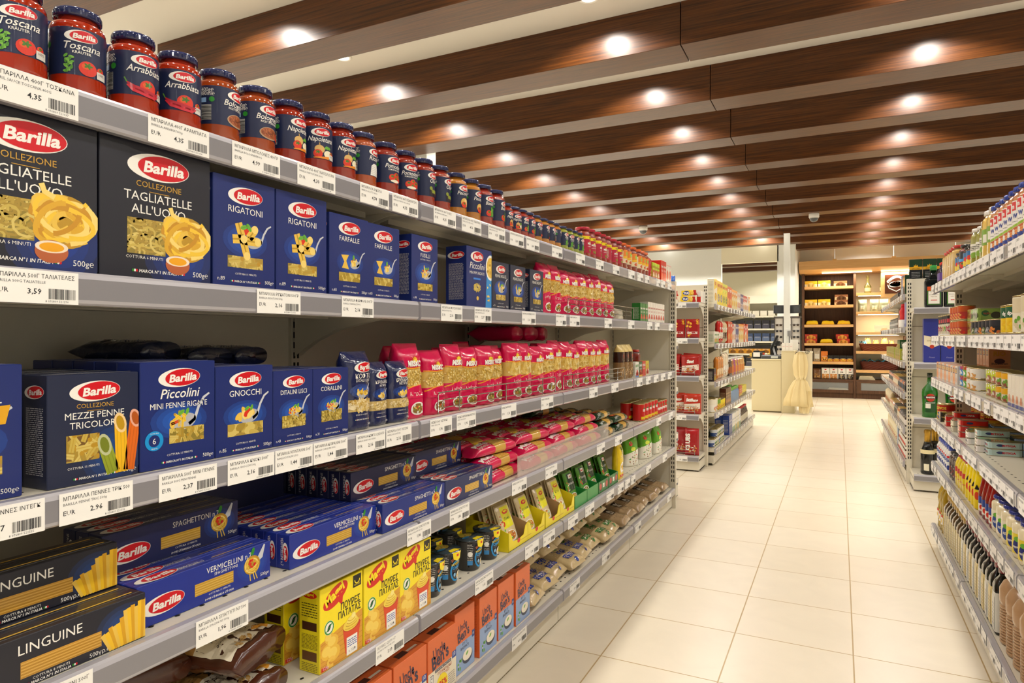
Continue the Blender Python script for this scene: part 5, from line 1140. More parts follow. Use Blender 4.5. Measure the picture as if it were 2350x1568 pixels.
for q in range(4): L(KN[1], 'soup_sachet', 3.045, z+.0085, .06+.021*q, f'{ORD[q]} green soup sachet at the back of the half empty third green tray', 'sachet', 'green soup sachets', 0, 0, -R(16))
a = Art(); a.rect(-.042, .01, .042, .15, H('e8c61c'), .8); a.ell(0, .06, .028, .028, WHITE, 1.2, 20); a.ell(0, .062, .02, .018, H('e0b02a'), 1.6, 18); a.text('Gold', .0, .125, .016, WHITE, 2, rot=R(70)); a.rect(-.01, .13, .01, .165, H('2a5a2c'), 1.4); a.rect(-.03, .012, .03, .024, RED, 1.4)
L([('', bag(.095, .195, .05, H('e8c61c'), a, None, 31, crimp=.7, wr=.003, taper=.15)[0].mesh('stand_up_bag'))], 'stand_up_bag', 3.36, z+.0006, .022, 'tall yellow stand-up bag beside the green trays, fifth shelf', 'bag')
a = Art(); a.poly([(-.05, .005), (.05, .005), (.05, .1), (-.05, .075)], H('ece8d8'), 1); heap(a, 0, .05, .045, .04, 22, .005, 1.5, 5, (H('7a3a1c'), GREEN, H('c8a86a'), TOM)); a.ell(-.005, .1, .02, .012, H('d8e84a'), 1.5, 16); tomato(a, -.02, .13, .014, 1.5)
GB = [('', bag(.115, .175, .06, H('63a82c'), a, [(0, .07, H('ece8d8'))], 33, crimp=.66, wr=.004, taper=.1)[0].mesh('stand_up_bag'))]
for i in range(3): L(GB, 'stand_up_bag', 3.71+.225*i+(.05 if i else 0), z+.0006, (.06, .05, .03)[i], f'{ORD[i]} of the green and white stand-up bags, far end of the fifth shelf', 'bag', 'green stand-up bags', R(-25 if i < 2 else -5))

# --- bottom shelf: rice boxes, rice bags, oats
z = S[5]
def rice_box(w, h, d, low, blue):
    a = Art(); O = H('dd6a34'); a.rect(-w/2+.001, h*.48, w/2-.001, h-.001, O, .3); a.rect(-w/2+.001, .001, w/2-.001, h*.48, low, .3); N = H('2e2a4a')
    a.text('Uncle', -w*.1, h*.68, w*.2, N, 2, bold=.015, rot=R(9), w=w*.42); a.text("Ben's", -w*.06, h*.53, w*.26, N, 2, bold=.03, rot=R(9), w=w*.58)
    if blue: a.rect(w*.36, h*.44, w*.49, h*.55, H('1f4a8f'), 2); a.text('10', w*.425, h*.475, w*.07, WHITE, 2.5); a.text('ΡΥΖΙ', -w*.02, h*.42, w*.08, N, 2); a.text('BASMATI', -w*.02, h*.355, w*.08, N, 2, w=w*.4); a.ell(w*.12, h*.2, w*.26, h*.115, H('3a4256'), 1.5, 24); a.ell(w*.12, h*.225, w*.235, h*.09, H('f2ead6'), 1.8, 22); leaf(a, w*.1, h*.25, w*.07, .6, 2.2); heap(a, -w*.25, h*.14, w*.1, h*.08, 8, w*.05, 1.6, 3, (LEAF, H('3f8a3a'), H('e8d8e0')))
    else:
        a.rect(-w*.46, h*.44, -w*.3, h*.24, WHITE, 1.5); a.rect(-w*.44, h*.43, -w*.32, h*.25, N, 1.7); a.rect(-w*.425, h*.42, -w*.335, h*.26, WHITE, 1.9); a.text('4', -w*.38, h*.36, w*.08, N, 2.3); a.text('2', -w*.38, h*.28, w*.08, N, 2.3)
        a.rect(-w*.26, h*.425, w*.3, h*.475, N, 1.6); a.text('ΣΕ ΜΑΓΕΙΡΙΚΟ ΣΑΚΟΥΛΑΚΙ', w*.02, h*.437, w*.035, WHITE, 2, res=1, fit=w*.52); a.rect(w*.34, h*.44, w*.49, h*.55, H('2a4f9f'), 2); a.text('10', w*.415, h*.475, w*.08, WHITE, 2.5); a.text('ΡΥΖΙ ΜΑΚΡΥΚΟΚΚΟ', w*.08, h*.36, w*.055, H('b8502c'), 2, fit=w*.5, res=1); a.text('PARBOILED', w*.08, h*.305, w*.055, H('b8502c'), 2, fit=w*.34, res=1)
        a.ell(-w*.02, h*.17, w*.2, w*.2, H('f4dd17'), 2.3, 28); a.text('-25%', -w*.02, h*.14, w*.12, RED, 3, bold=.03, fit=w*.34); a.lines(w*.2, h*.05, w*.45, h*.26, 6, H('9a958a'), 1, 3)
    s = Art(); s.lines(d*.2, h*.1, d*.8, h*.9, 30, H('b8481c'), 1, 3, .25)
    t = Art(); t.rect(-w*.2, d*.3, w*.08, d*.7, H('4a2420'), 1); t.rect(w*.1, d*.4, w*.4, d*.55, H('e8e0d0'), 1)
    return carton(w, h, d, a, O if not blue else O, s, t)
UBW, UBB = rice_box(.15, .176, .052, H('e9dfc8'), False), rice_box(.118, .19, .05, H('8fa9d2'), True)
for i, (Y0, wd, p, lb) in enumerate(((1.06, .15, UBW, 'orange rice box at the near end, cut by the picture edge'), (1.214, .15, UBW, 'orange and cream rice box, second from the near end'), (1.372, .15, UBW, 'orange and cream rice box, third from the near end, discount sticker low'), (1.528, .15, UBW, 'orange and cream rice box with big yellow discount sticker'), (1.69, .118, UBB, 'orange and blue basmati rice box, first of four'), (1.83, .118, UBB, 'orange and blue basmati rice box, second of four'), (1.962, .118, UBB, 'orange and blue basmati rice box, third of four'), (2.088, .118, UBB, 'orange and blue basmati rice box beside the rice bags'))):
    L(p, 'rice_box', Y0+wd/2, z+.0006, (.018, .018, .018, .018, .03, .024, .026, .022)[i], lb, 'rice box', 'orange rice boxes')
    for q in (1, 2): L(p, 'rice_box', Y0+wd/2, z+.0006, .03+.056*q, f'{ORD[q]} box in the row behind the {ORD[i]} orange rice box', 'rice box', 'orange rice boxes')
def grain_bag(w, h, d, base, grain, seed, ink, label=False):
    a = Art(); heap(a, 0, h*.45, w*.44, h*.4, 260, .0022, .8, seed, grain)
    if label: a.rect(-w*.2, h*.34, w*.2, h*.72, H('1f1c1a'), 2); a.rect(-w*.15, h*.36, w*.17, h*.54, H('ddd8cc'), 2.4); a.bars(-w*.1, h*.38, w*.1, h*.46, BLACK, 2.8, 3); a.lines(-w*.1, h*.6, w*.1, h*.68, 2, H('d8d4c8'), 2.6, 4)
    else:
        a.text('ΡΥΖΙ', 0, h*.2, w*.12, WHITE, 2.6, bold=.02); a.rect(-w*.3, h*.17, w*.3, h*.3, ink, 2); a.ell(0, h*.08, w*.08, w*.08, ink, 2, 14); a.text('αγρ', 0, h*.38, w*.2, ink, 2.4, bold=.06, shear=.2); a.arc(0, h*.55, w*.26, h*.12, 0, 300, w*.04, ink, 2); a.ell(-w*.05, h*.56, w*.14, h*.07, GREEN, 2.4, 16); heap(a, 0, h*.74, w*.3, h*.05, 12, w*.05, 2, 3, (H('c8762a'), LEAF))
    return [('', lying_front(bag(w, h, d, base, a, None, seed, pillow=True, wr=.005, crimp=.9, mt=FOIL, nr=22, dxy=(.01, .012))[0], w, h, d).mesh('grain_bag'))]
INKB, INKG = H('1f3a8f'), H('2a7a3a')
RB = [grain_bag(.135, .24, .052, H('c7b083'), (H('d8c49a'), H('b89c68'), H('e4d5b2')), 41+i, (INKB, INKG)[i // 2]) for i in range(4)]
OB = [grain_bag(.14, .23, .055, H('a58a66'), (H('8a6c48'), H('bfa27c'), H('6f5234'), H('cbb08c')), 51+i, BLACK, True) for i in range(2)]
Y = 2.285
for i in range(8):
    gr = 'blue printed' if i < 5 else 'green printed'
    L(RB[i % 2 if i < 5 else 2+i % 2], 'rice_bag', Y, z+.0006, .02+.012*(i % 3), f'{ORD[i]} clear rice bag lying on the bottom shelf, {gr}, front row', 'rice bag', 'clear rice bags', R((6, -5, 3, -4, 5, 0, -3, 4)[i]), 0, R(8))
    L(RB[(i+1) % 2 if i < 5 else 2+i % 2], 'rice_bag', Y+.01, z+.084, .1+.01*(i % 2), f'{ORD[i]} clear rice bag lying on top of the front row, bottom shelf', 'rice bag', 'clear rice bags', R((-5, 4, -3, 6, 0, 3, -4, 2)[i]), 0, R(6)); Y += .143
Y += .02
for i in range(7):
    L(OB[i % 2], 'oat_bag', Y, z+.0006, .022+.01*(i % 2), f'{ORD[i]} bag of brown grain with black label on the bottom shelf, front row', 'grain bag', 'brown grain bags', R((4, -3, 2, 5, -4, 2, 0)[i]), 0, R(8))
    if i < 6: L(OB[(i+1) % 2], 'oat_bag', Y+.02, z+.09, .12, f'{ORD[i]} bag of brown grain lying on top of the front row', 'grain bag', 'brown grain bags', R((-4, 3, 5, -2, 4, -3)[i]), 0, R(6))
    Y += .148

# ------------------------------------------------------------------ price tags in the rails
TAGW = H('f3f1ec'); INK = H('2a2a2c')
_tags = {}
def price_tag(wd, n1, n2, price, seed):
    k = (round(wd, 3), n1, n2, price)
    if k not in _tags:
        m = M(); h = .046; w = wd; m.box(-w/2, 0, 0, w/2, .0006, h, TAGW, PAPER); a = Art()
        far = w < .1 and not n2
        a.text(n1, -w*.45, h*.76, h*.13, INK, 1, al='L', fit=w*.9, res=1)
        if n2: a.text(n2, -w*.45, h*.6, h*.085, H('55555a'), 1, al='L', fit=w*.62, res=1)
        a.text('EUR', -w*.45, h*.3, h*.15, INK, 1, al='L', res=1); a.text(price, -w*.02, h*.28, h*.17, INK, 1, bold=.015, fit=w*.3, res=1)
        a.bars(w*.14, h*.14, w*.46, h*.46, INK, 1, seed); a.text('8 076809 52'+str(1000+seed*37)[-4:], w*.24, h*.04, h*.07, H('55555a'), 1, fit=w*.5, res=1)
        m.art(a, lambda x, y, o: (x, -o, y), lift=.0002, mat=PAPER); _tags[k] = [('', m.mesh('price_tag'))]
    return _tags[k]
TG = [[(-35, 177, 'ΜΠΑΡΙΛΛΑ 400Γ ΤΟΣΚΑΝΑ', 'BARIL SAUCE TOSCANA 400G', '4,35'), (337, 477, 'ΜΠΑΡΙΛΛΑ 400Γ ΑΡΑΜΠΙΑΤΑ', 'BARILLA ARRABIAT400g', '4,35'), (530, 640, 'ΜΠΑΡΙΛΛΑ ΜΠΟΛΟΝΕΖ 400ΓΡ', 'BARILLA BOLOGNESE400G', '4,99'), (680, 767, 'ΜΠΑΡΙΛΛΑ 400Γ ΝΑΠΟΛΙΤΑΝ', 'BARILLA NAPOLITANA 400G', '4,30'), (824, 890, 'ΜΠΑΡΙΛΛΑ ΡΙΚΟΤΑ', 'BARILLA RICOTTA 400G', '4,74'), (898, 957, 'ΜΠΑΡΙΛΛΑ 400Γ ΠΟΜΟΝΤΟΡΟ', 'BARILLA POMODORO 400GR', '4,35'), (993, 1044, 'ΜΠΑΡΙΛΛΑ 400Γ ΕΛΙΕΣ', 'SAU BARILLA OLIVES 400G', '4,35'), (1057, 1103, 'ΜΠΑΡΙΛΛΑ 400Γ ΠΕΚΟΡΙΝΟ', 'BARILLA PECORINO 400G', '4,76'), (1118, 1158, 'ΜΠΑΡΙΛΛΑ ΒΑΣΙΛΙΚΟΣ 400Γ', 'BARILLA BASILICO 400G', '4,35'), (1168, 1200, 'ΜΠΑΡΙΛΛΑ ΝΑΠΟΛΙΤΑΝ 200', '', '2,89'), (1206, 1236, 'ΜΠΑΡΙΛΛΑ ΒΑΣΙΛΙΚΟΣ 200', '', '2,86'), (1265, 1289, 'ΜΠΑΡΙΛΛΑ ΠΕΣΤΟ 190Γ', '', '4,68'), (1320, 1341, 'ΜΙΣΚΟ ΣΑΛΤΣΑ', '', '3,70'), (1366, 1384, 'ΜΙΣΚΟ ΣΑΛΤΣΑ', '', '3,70'), (1405, 1420, 'ΣΑΛΤΣΑ', '', '2,95'), (1440, 1456, 'ΣΑΛΤΣΑ', '', '2,95'), (1461, 1475, 'ΤΟΜΑΤΑ', '', '1,15'), (1479, 1489, 'ΤΟΜΑΤΑ', '', '1,15'), (1505, 1514, 'ΤΟΜΑΤΑ', '', '0,95'), (1516, 1525, 'ΤΟΜΑΤΑ', '', '0,95'), (1531, 1540, 'ΤΟΜΑΤΑ', '', '0,95')],
 [(-35, 177, 'ΜΠΑΡΙΛΛΑ 500Γ ΤΑΛΙΑΤΕΛΕΣ', 'BARILLA 500G TALIATELLE', '3,59'), (587, 687, 'ΜΠΑΡΙΛΛΑ ΡΙΓΚΑΤΟΝΙ 500ΓΡ', 'BARILLA RIGATONI 500g', '2,16'), (782, 855, 'ΜΠΑΡΙΛΛΑ ΦΑΡΦΑΛΕ 500ΓΡ', 'BARILLA FARFALLE 500G', '2,16'), (1010, 1059, 'ΜΠΑΡΙΛΛΑ ΦΟΥΣΙΛΙ ΒΙΔΕΣ', 'BARILLA FUSILLI 500g', '2,16'), (1087, 1126, 'ΜΠΑΡΙΛΛΑ ΠΙΠΕ ΡΙΓΚΑ', 'BARIL MINI PIPE RIGATE', '2,37'), (1196, 1228, 'ΜΠΑΡΙΛΛΑ ΠΕΝΝΕΣ ΡΙΓΑΤ', '', '2,16'), (1274, 1298, 'ΜΙΣΚΟ ΚΟΦΤΟ 500Γ', '', '1,96'), (1306, 1329, 'ΜΙΣΚΟ ΠΕΝΝΕΣ 500', '', '1,96'), (1386, 1403, 'ΜΙΣΚΟ ΒΙΔΕΣ', '', '1,96'), (1440, 1455, 'ΜΙΣΚΟ', '', '1,96'), (1484, 1496, 'ΤΟΜΑΤΑ', '', '0,75'), (1501, 1513, 'ΤΟΜΑΤΑ', '', '0,75'), (1533, 1543, 'ΤΟΜΑΤΑ', '', '0,98')],
 [(-60, 100, 'ΜΠΑΡΙΛΛΑ ΠΕΝΝΕΣ ΙΝΤΕΓΚ', 'BARILLA INTEGRALE', '2,37'), (133, 302, 'ΜΠΑΡΙΛΛΑ ΠΕΝΝΕΣ ΤΡΙΚ 500', 'BARILLA PENNE TRIC 500g', '2.96'), (362, 495, 'ΜΠΑΡΙΛΛΑ 500Γ ΜΙΝΙ ΠΕΝΝΕ', 'BARILLA 500G MINI PENNE', '2,37'), (520, 627, 'ΜΠΑΡΙΛΛΑ ΚΝΟΚΙ 500Γ', 'BARILLA GNOCCHI 500g', '2,16'), (629, 715, 'ΜΠΑΡΙΛΑ ΝΤΙΝΤΑΛΙΝΙ 500Γ', 'BARILLA DITALINI LISCI', '1,44'), (717, 795, 'ΜΠΑΡΙΛΑ ΚΟΡΑΛΙΝΙ 500Γ', 'BARILLA CORALLINI 500G', '1,44'), (815, 882, 'ΜΠΑΡΙΛΛΑ ΚΟΦΤΟ 12Χ500ΓΡ', 'BARILLA RIGATONI 12X500', '2,16'), (884, 942, 'ΜΠΑΡΙΛΑ 500Γ ΡΙΖΟΝΙ', 'BARILLA 500G RIZONI', '2,16'), (985, 1035, 'ΜΙΣΚΟ 500Γ ΑΣΤΡΑΚΙ', 'MISKO 500G STAR', '1,96'), (1046, 1090, 'ΜΙΣΚΟ ΚΡΙΘΑΡΑΚΙ ΜΕΤΡΙΟ', 'MISKO 500G PASTA', '1,96'), (1149, 1183, 'ΜΙΣΚΟ ΚΟΡΑΛΛΙ', '', '1,76'), (1240, 1268, 'ΜΙΣΚΟ ΑΧΙΒΑΔΑΚΙ', '', '1,96'), (1351, 1370, 'ΜΙΣΚΟ ΠΕΝΝΕΣ', '', '1,96'), (1402, 1418, 'ΜΙΣΚΟ', '', '1,96'), (1460, 1473, 'ΤΟΜΑΤΑ', '', '1,15'), (1481, 1492, 'ΤΟΜΑΤΑ', '', '1,15'), (1499, 1510, 'ΤΟΜΑΤΑ', '', '0,95'), (1515, 1526, 'ΤΟΜΑΤΑ', '', '0,95'), (1531, 1541, 'ΤΟΜΑΤΑ', '', '2,45')],
 [(60, 210, 'ΜΠΑΡΙΛΛΑ ΛΙΝΓΚΟΥΙΝΙ 500Γ', 'BARILLA LINGUINE 500G', '2,37'), (447, 567, 'ΜΠΑΡΙΛΛΑ ΣΠΑΓΓΕΤΙ Ν7 500', 'BARILLA SPAG/INI N7 500g', '1,96'), (932, 987, 'ΜΠΑΡΙΛΛΑ ΣΠΑΓΓΕΤΙ Ν5', 'BARILLA SPAGHETI N5 500', '1,86'), (1030, 1075, 'ΜΠΑΡΙΛΛΑ ΣΠΑΓΓΕΤΙ Ν3', 'BARILLA SPAGETI N3 500g', '1,86'), (1173, 1207, 'ΜΙΣΚΟ ΣΠΑΓΓΕΤΙ Ν10', '', '1,76'), (1250, 1277, 'ΜΙΣΚΟ ΣΠΑΓΓΕΤΙ Ν6', '', '1,76'), (1368, 1387, 'ΜΙΣΚΟ ΣΠΑΓΓΕΤΙ', '', '1,76'), (1410, 1426, 'ΜΙΣΚΟ', '', '1,76'), (1505, 1516, 'ΤΟΜΑΤΑ', '', '1,05'), (1533, 1543, 'ΤΟΜΑΤΑ', '', '0,85')],
 [(860, 925, 'ΠΟΥΡΕΣ 125ΓΡ 16Τ', 'KNORR POTATO PURE 125G', '2.03'), (1088, 1130, 'ΜΑΓΚΙ ΚΙΝΕΖΙΚΟ ΝΟΥΝΤΛ', 'MAGGI NOODLE CUP', '1,61'), (1203, 1235, 'ΜΑΓΚΙ ΣΟΥΠΑ', '', '1,24'), (1245, 1272, 'ΜΑΓΚΙ ΚΟΤΟΣΟΥΠΑ', '', '1,24'), (1302, 1325, 'ΜΑΓΚΙ ΜΑΝΙΤΑΡΙ', '', '1,24'), (1341, 1363, 'ΚΝΟΡ ΣΟΥΠΑ', '', '1,30'), (1390, 1408, 'ΚΝΟΡ ΣΟΥΠΑ', '', '1,30'), (1416, 1430, 'ΚΝΟΡ', '', '1,30'), (1433, 1445, 'ΚΝΟΡ', '', '1,30'), (1447, 1457, 'ΚΝΟΡ', '', '1,30'), (1481, 1493, 'ΣΟΥΠΑ', '', '1,98'), (1519, 1530, 'ΣΟΥΠΑ', '', '1,98')],
 [(1173, 1207, 'ΜΠΕΝΣ ΜΠΑΣΜΑΤΙ ΡΥΖΙ', '', '4,15'), (1305, 1330, 'ΑΓΡΙΝΟ ΡΥΖΙ ΛΑΙΣ', '', '1,89'), (1380, 1398, 'ΡΥΖΙ ΓΛΑΣΕ', '', '1,79'), (1454, 1472, 'ΡΥΖΙ ΚΑΡΟΛΙΝΑ', '', '1,99'), (1497, 1512, 'ΦΑΚΕΣ', '', '2,10'), (1528, 1541, 'ΒΡΩΜΗ', '', '1,75')]]
sname = ('top', 'second', 'third', 'fourth', 'fifth', 'bottom')
for si, lst in enumerate(TG):
    for j, (l, r, n1, n2, pr) in enumerate(lst):
        y1 = yl(r, 1.0); y0 = y1-.113 if l < 100 else yl(l, 1.0); wd = min(max(y1-y0, .07), .118)
        spawn(price_tag(wd, n1, n2, pr, j+si*7+1), 'price_tag', (-1.0+.0032, (y0+y1)/2, S[si]-.0487), R(90), f'{ORD[j]} white price tag from the near end, {sname[si]} rail of the pasta side', 'price tag', 'price tags on the pasta side')
# ------------------------------------------------------------------ generic bottles and tins
def bottle(prof, col, cap=None, capz=None, lab=None, art=None, mt=LIQUID, n=20, sq=None, capm=GLOSS, body='bottle_body', wrapdx=.006):
    """prof [(r, z)]; cap [(r, z)] colour; lab (r, z0, z1, colour)"""
    b = M(); b.lathe(prof, n, col, mt, sq=sq); parts = [(body, b.mesh(body))]
    if cap: c = M(); c.lathe(capz, n, cap, capm); parts.append(('cap', c.mesh('cap')))
    if lab:
        k = M(); r, z0, z1, lc = lab; k.lathe([(r, z0), (r, z1)], n, lc, CARD, sq=sq); k.f = [f for f in k.f if len(f) == 4]; m = len(k.f); k.c, k.m, k.sm = k.c[:m], k.m[:m], k.sm[:m]
        if art: 
            if sq: k.art(art, lambda x, y, o: (x, -r*sq[1]-o-.0004, z0+y))
            else: wrap(k, art, r+.0004, z0, CARD, wrapdx)
        parts.append(('label', k.mesh('label')))
    return parts
def Rr(parts, name, Y, z, off, label, cat, group=None, rot=0.0, X=RX): return spawn(parts, name, (X+max(off, .0185), Y, z+.0006), R(-90)+rot, label, cat, group)
def rrow(p, name, n, Y, dY, z, off, lab, cat, group, X=RX, rows=1, dx=.07, rot=0, far=True, jit=0, px=None):
    """a row counted from the far end towards the camera; px=(first column, last column) spans it"""
    if px: Y = yr(px[0], X-RX+.49)-dY/2; Y = min(Y, 4.285-dY/2); n = max(1, round((Y+dY/2-yr(px[1], X-RX+.49))/dY))
    off += 0 if any(k in name for k in ('carton', 'box', 'tin')) else dY/2-.003
    face = 0 if any(k in name for k in ('carton', 'box', 'tin', 'oil')) else R(42)
    for i in range(n):
        for q in range(rows):
            l = f'{ORD[i]} {lab}' + ('' if q == 0 else f', {("", "second", "third", "fourth")[q]} row')
            Rr(p[i % len(p)] if isinstance(p[0], list) else p, name, Y-dY*i, z, off+dx*q+jit*((i*7) % 3), l, cat, group, face+rot*((i*5) % 3-1), X)
    return Y-dY*n
# --- top cans shelf
z = RZ[0]
DK = bottle([(.02, 0), (.022, .004), (.022, .07), (.012, .09), (.011, .105)], H('2a1438'), H('c4241c'), [(.013, .104), (.013, .118), (.0001, .119)], (.0224, .02, .06, H('5a3a8a')))
Y = rrow(DK, 'syrup_bottle', 2, 4.255, .05, z, .022, 'dark purple bottle with red cap at the far end, top cans shelf', 'bottle', 'purple bottles')
TAN = jar(.15, .036, H('c42a2a'), H('c9a45c'), None, None, lidk=.8, neck=.75)
Y = rrow(TAN, 'sauce_jar', 3, 4.14, .076, z, .022, 'tan sauce jar with red lid, top cans shelf', 'jar', 'tan sauce jars', px=(2166, 2191))
DJ = jar(.105, .03, BLACK, H('3a2418'), H('2a6aa0'), (lambda a: (a.rect(-.02, .005, .02, .028, H('e8c83a'), 1), a.ell(0, .035, .012, .01, TOM, 1.4, 14), a)[2])(Art()), lz=(.15, .75))
DJ2 = jar(.125, .034, BLACK, H('7a1c10'), H('20262e'), (lambda a: (a.rect(-.028, .03, .028, .042, H('3a9ad8'), 1), tomato(a, 0, .015, .016, 1), a)[2])(Art()), lz=(.15, .75))
Y = rrow([DJ, DJ, DJ2], 'relish_jar', 3, Y-.0, .075, z, .022, 'black lidded relish jar, top cans shelf', 'jar', 'black lidded jars', px=(2192, 2223))
PIC = jar(.16, .031, WHITE, H('8a8420'), H('e4e0d0'), (lambda a: (a.ell(0, .01, .02, .012, H('7aa02a'), 1, 14), a.lines(-.02, .03, .02, .05, 3, H('4a4a3a'), 1, 3), a)[2])(Art()), lz=(.25, .6), neck=.9)
Y = rrow(PIC, 'pickle_jar', 3, Y-.01, .066, z, .03, 'olive green pickle jar with white lid, top cans shelf', 'jar', 'pickle jars', jit=.008, px=(2226, 2254))
BIGP = jar(.185, .043, WHITE, H('d8b24a'), H('7aa02e'), (lambda a: (a.rect(-.02, .01, .02, .04, H('e8e4d4'), 1), a)[1])(Art()), lz=(.3, .62), neck=.88)
Y = rrow(BIGP, 'pickle_jar', 1, Y-.012, .09, z, .024, 'big yellow pickle jar with white lid, beside the sausage jars', 'jar', 'pickle jars', px=(2255, 2277))
def wurst():
    a = Art(); r = .031; a.rect(-.05, 0, .05, .115, WHITE, .8); a.rect(-.03, .085, -.004, .112, H('d4262a'), 1.2); a.text('m', -.017, .092, .013, WHITE, 2, bold=.06); a.text('Wurst', .004, .062, .014, H('1f3a8f'), 2, bold=.05, fit=.042); a.lines(-.02, .05, .02, .056, 1, H('8a8a8a'), 1, 3)
    for i in range(4): a.strip([(-.03, .006+.009*i), (.03, .022+.009*i)], .008, (H('d87a3a'), H('e8934a'), H('c8642a'), H('9cc03a'))[i], 1.2+.1*i)
    a.rect(-.03, 0, .03, .012, H('1f3a8f'), 2); a.text('8', -.014, .012, .016, WHITE, 2.6, bold=.06); a.text('6 x', .012, .002, .007, WHITE, 2.6); a.rect(.03, 0, .033, .115, RED, 1.5); a.rect(-.034, 0, -.031, .115, RED, 1.5)
    return jar(.172, r, H('2340a0'), H('c08048'), WHITE, a, lz=(.08, .75), neck=.93, lidk=.95)
WU = wurst()
Y = rrow(WU, 'sausage_jar', 8, Y-.01, .066, z, .02, 'sausage jar with blue lid and white label, top cans shelf', 'jar', 'blue lidded sausage jars', rows=2, dx=.07, px=(2279, 2372))
# --- second shelf
z = RZ[1]
def beans(c):
    a = Art(); a.rect(-.05, .06, .05, .1, H('1c1c22'), 1); a.rect(-.012, .066, .012, .085, H('c83a4a'), 1.5); heap(a, 0, .03, .03, .022, 30, .005, 1.2, 3, c); a.rect(-.05, .003, .05, .007, WHITE, 1.5); return can(.106, .033, H('d8d0b8'), a)
Y = rrow([beans((H('a8284a'), H('c8506a'))), beans((H('a8284a'), H('8a1c3a'))), beans((H('e0b87a'), H('d0a05a'))), beans((H('7ab83a'), H('5a9a2a')))], 'bean_can', 4, 4.25, .072, z, .025, 'tall black and white bean can with coloured beans, second cans shelf', 'can', 'tall bean cans', rows=2, px=(2150, 2179))
def vcan(h, r, c0, c1, blob, txt='', tc=WHITE):
    a = Art(); a.rect(-r*3, h*.55, r*3, h*.92, c1, 1); heap(a, 0, h*.28, r*.9, h*.17, 12, r*.18, 1.2, 4, blob)
    if txt: a.text(txt, 0, h*.65, r*.35, tc, 2, bold=.04, fit=r*1.5)
    return can(h, r, c0, a)
RC = vcan(.068, .035, H('b8342a'), H('c8561c'), (H('e0a05a'), TOM))
for lay in range(2): rrow(RC, 'vegetable_can', 4, yr(2182, .49)-.035, .074, z+.0685*lay, .025, f'red labelled can, {("lower", "upper")[lay]} layer, second cans shelf', 'can', 'red labelled cans')
Y = yr(2214, .5)
def flat_tin(w, d, h, c, top, art=None, ta=None):
    m = M(); m.prism([(x*w/2+sx*0, 0) for x, sx in ()] or [(-w/2+.012, 0), (w/2-.012, 0), (w/2-.003, .003), (w/2, .012), (w/2, d-.012), (w/2-.003, d-.003), (w/2-.012, d), (-w/2+.012, d), (-w/2+.003, d-.003), (-w/2, d-.012), (-w/2, .012), (-w/2+.003, .003)], 'z', .0015, h-.0015, c, GLOSS, False)
    if art: m.art(art, lambda x, y, o: (x, -o, y), mat=GLOSS); m.art(art, lambda x, y, o: (-w/2-o, d/2-x*d/w*.8, y), mat=GLOSS); m.art(art, lambda x, y, o: (w/2+o, d/2+x*d/w*.8, y), mat=GLOSS)
    l = M(); o2 = [(-w/2+.010, .0-.0008), (w/2-.010, -.0008), (w/2+.0008, .010), (w/2+.0008, d-.010), (w/2-.010, d+.0008), (-w/2+.010, d+.0008), (-w/2-.0008, d-.010), (-w/2-.0008, .010)]
    l.prism(o2, 'z', h-.0025, h, H('c8c2b0'), TIN); l.prism(o2, 'z', 0, .0018, H('c8c2b0'), TIN)
    t = Art(); t.rect(-w/2+.008, .008, w/2-.008, d-.008, top, 1)
    if ta: t.mul(ta, 0, d/2)
    l.art(t, lambda x, y, o: (x, y, h+o), mat=GLOSS); return [('tin_body', m.mesh('tin_body')), ('tin_rim', l.mesh('tin_rim'))]
a = Art(); a.ell(-.03, .033, .022, .012, H('2b6a30'), 1, 16); a.text('PALIRRIA', -.02, .028, .008, RED, 2, fit=.04); a.ell(.03, .025, .03, .014, H('3a3a1c'), 1, 16)
DOL = flat_tin(.12, .09, .055, H('8fb04a'), H('9cb85a'), a)
for lay in range(2):
    for i in range(2): Rr(DOL, 'flat_tin', Y-.064-.123*i, z+.056*lay, .05, f'{ORD[i]} green flat tin of stuffed leaves, {("lower", "upper")[lay]} of its stack, second cans shelf', 'tin', 'green flat tins')
BK = [vcan(.055, .034, H('22252a'), H('2a2d34'), b) for b in ((H('6a7a4a'), H('d8d0b0')), (H('8a8a8a'), H('b8b8b8')), (H('e08a3a'), H('c86a2a')))]
Y2 = rrow(BK, 'vegetable_can', 6, yr(2234, .49)-.03, .071, z, .022, 'short black labelled can, second cans shelf', 'can', 'black labelled cans')
CORN = vcan(.095, .035, H('e8c21c'), H('1f5a3a'), (H('f0cc2a'), H('e8b81c'), H('c8d84a')), 'dpo'); Y = rrow(CORN, 'corn_can', 2, Y2-.0, .074, z, .022, 'yellow corn can, second cans shelf', 'can', 'yellow corn cans', rows=2, dx=.075, px=(2300, 2318))
MUSH = vcan(.118, .05, H('e6ddc4'), H('d8cba8'), (H('d8c8a0'), H('6aa03a'), H('efe6d0')), ''); Y = rrow(MUSH, 'mushroom_can', 4, Y-.02, .104, z, .022, 'large cream mushroom can, near end of the second shelf', 'can', 'large mushroom cans', px=(2325, 2372))
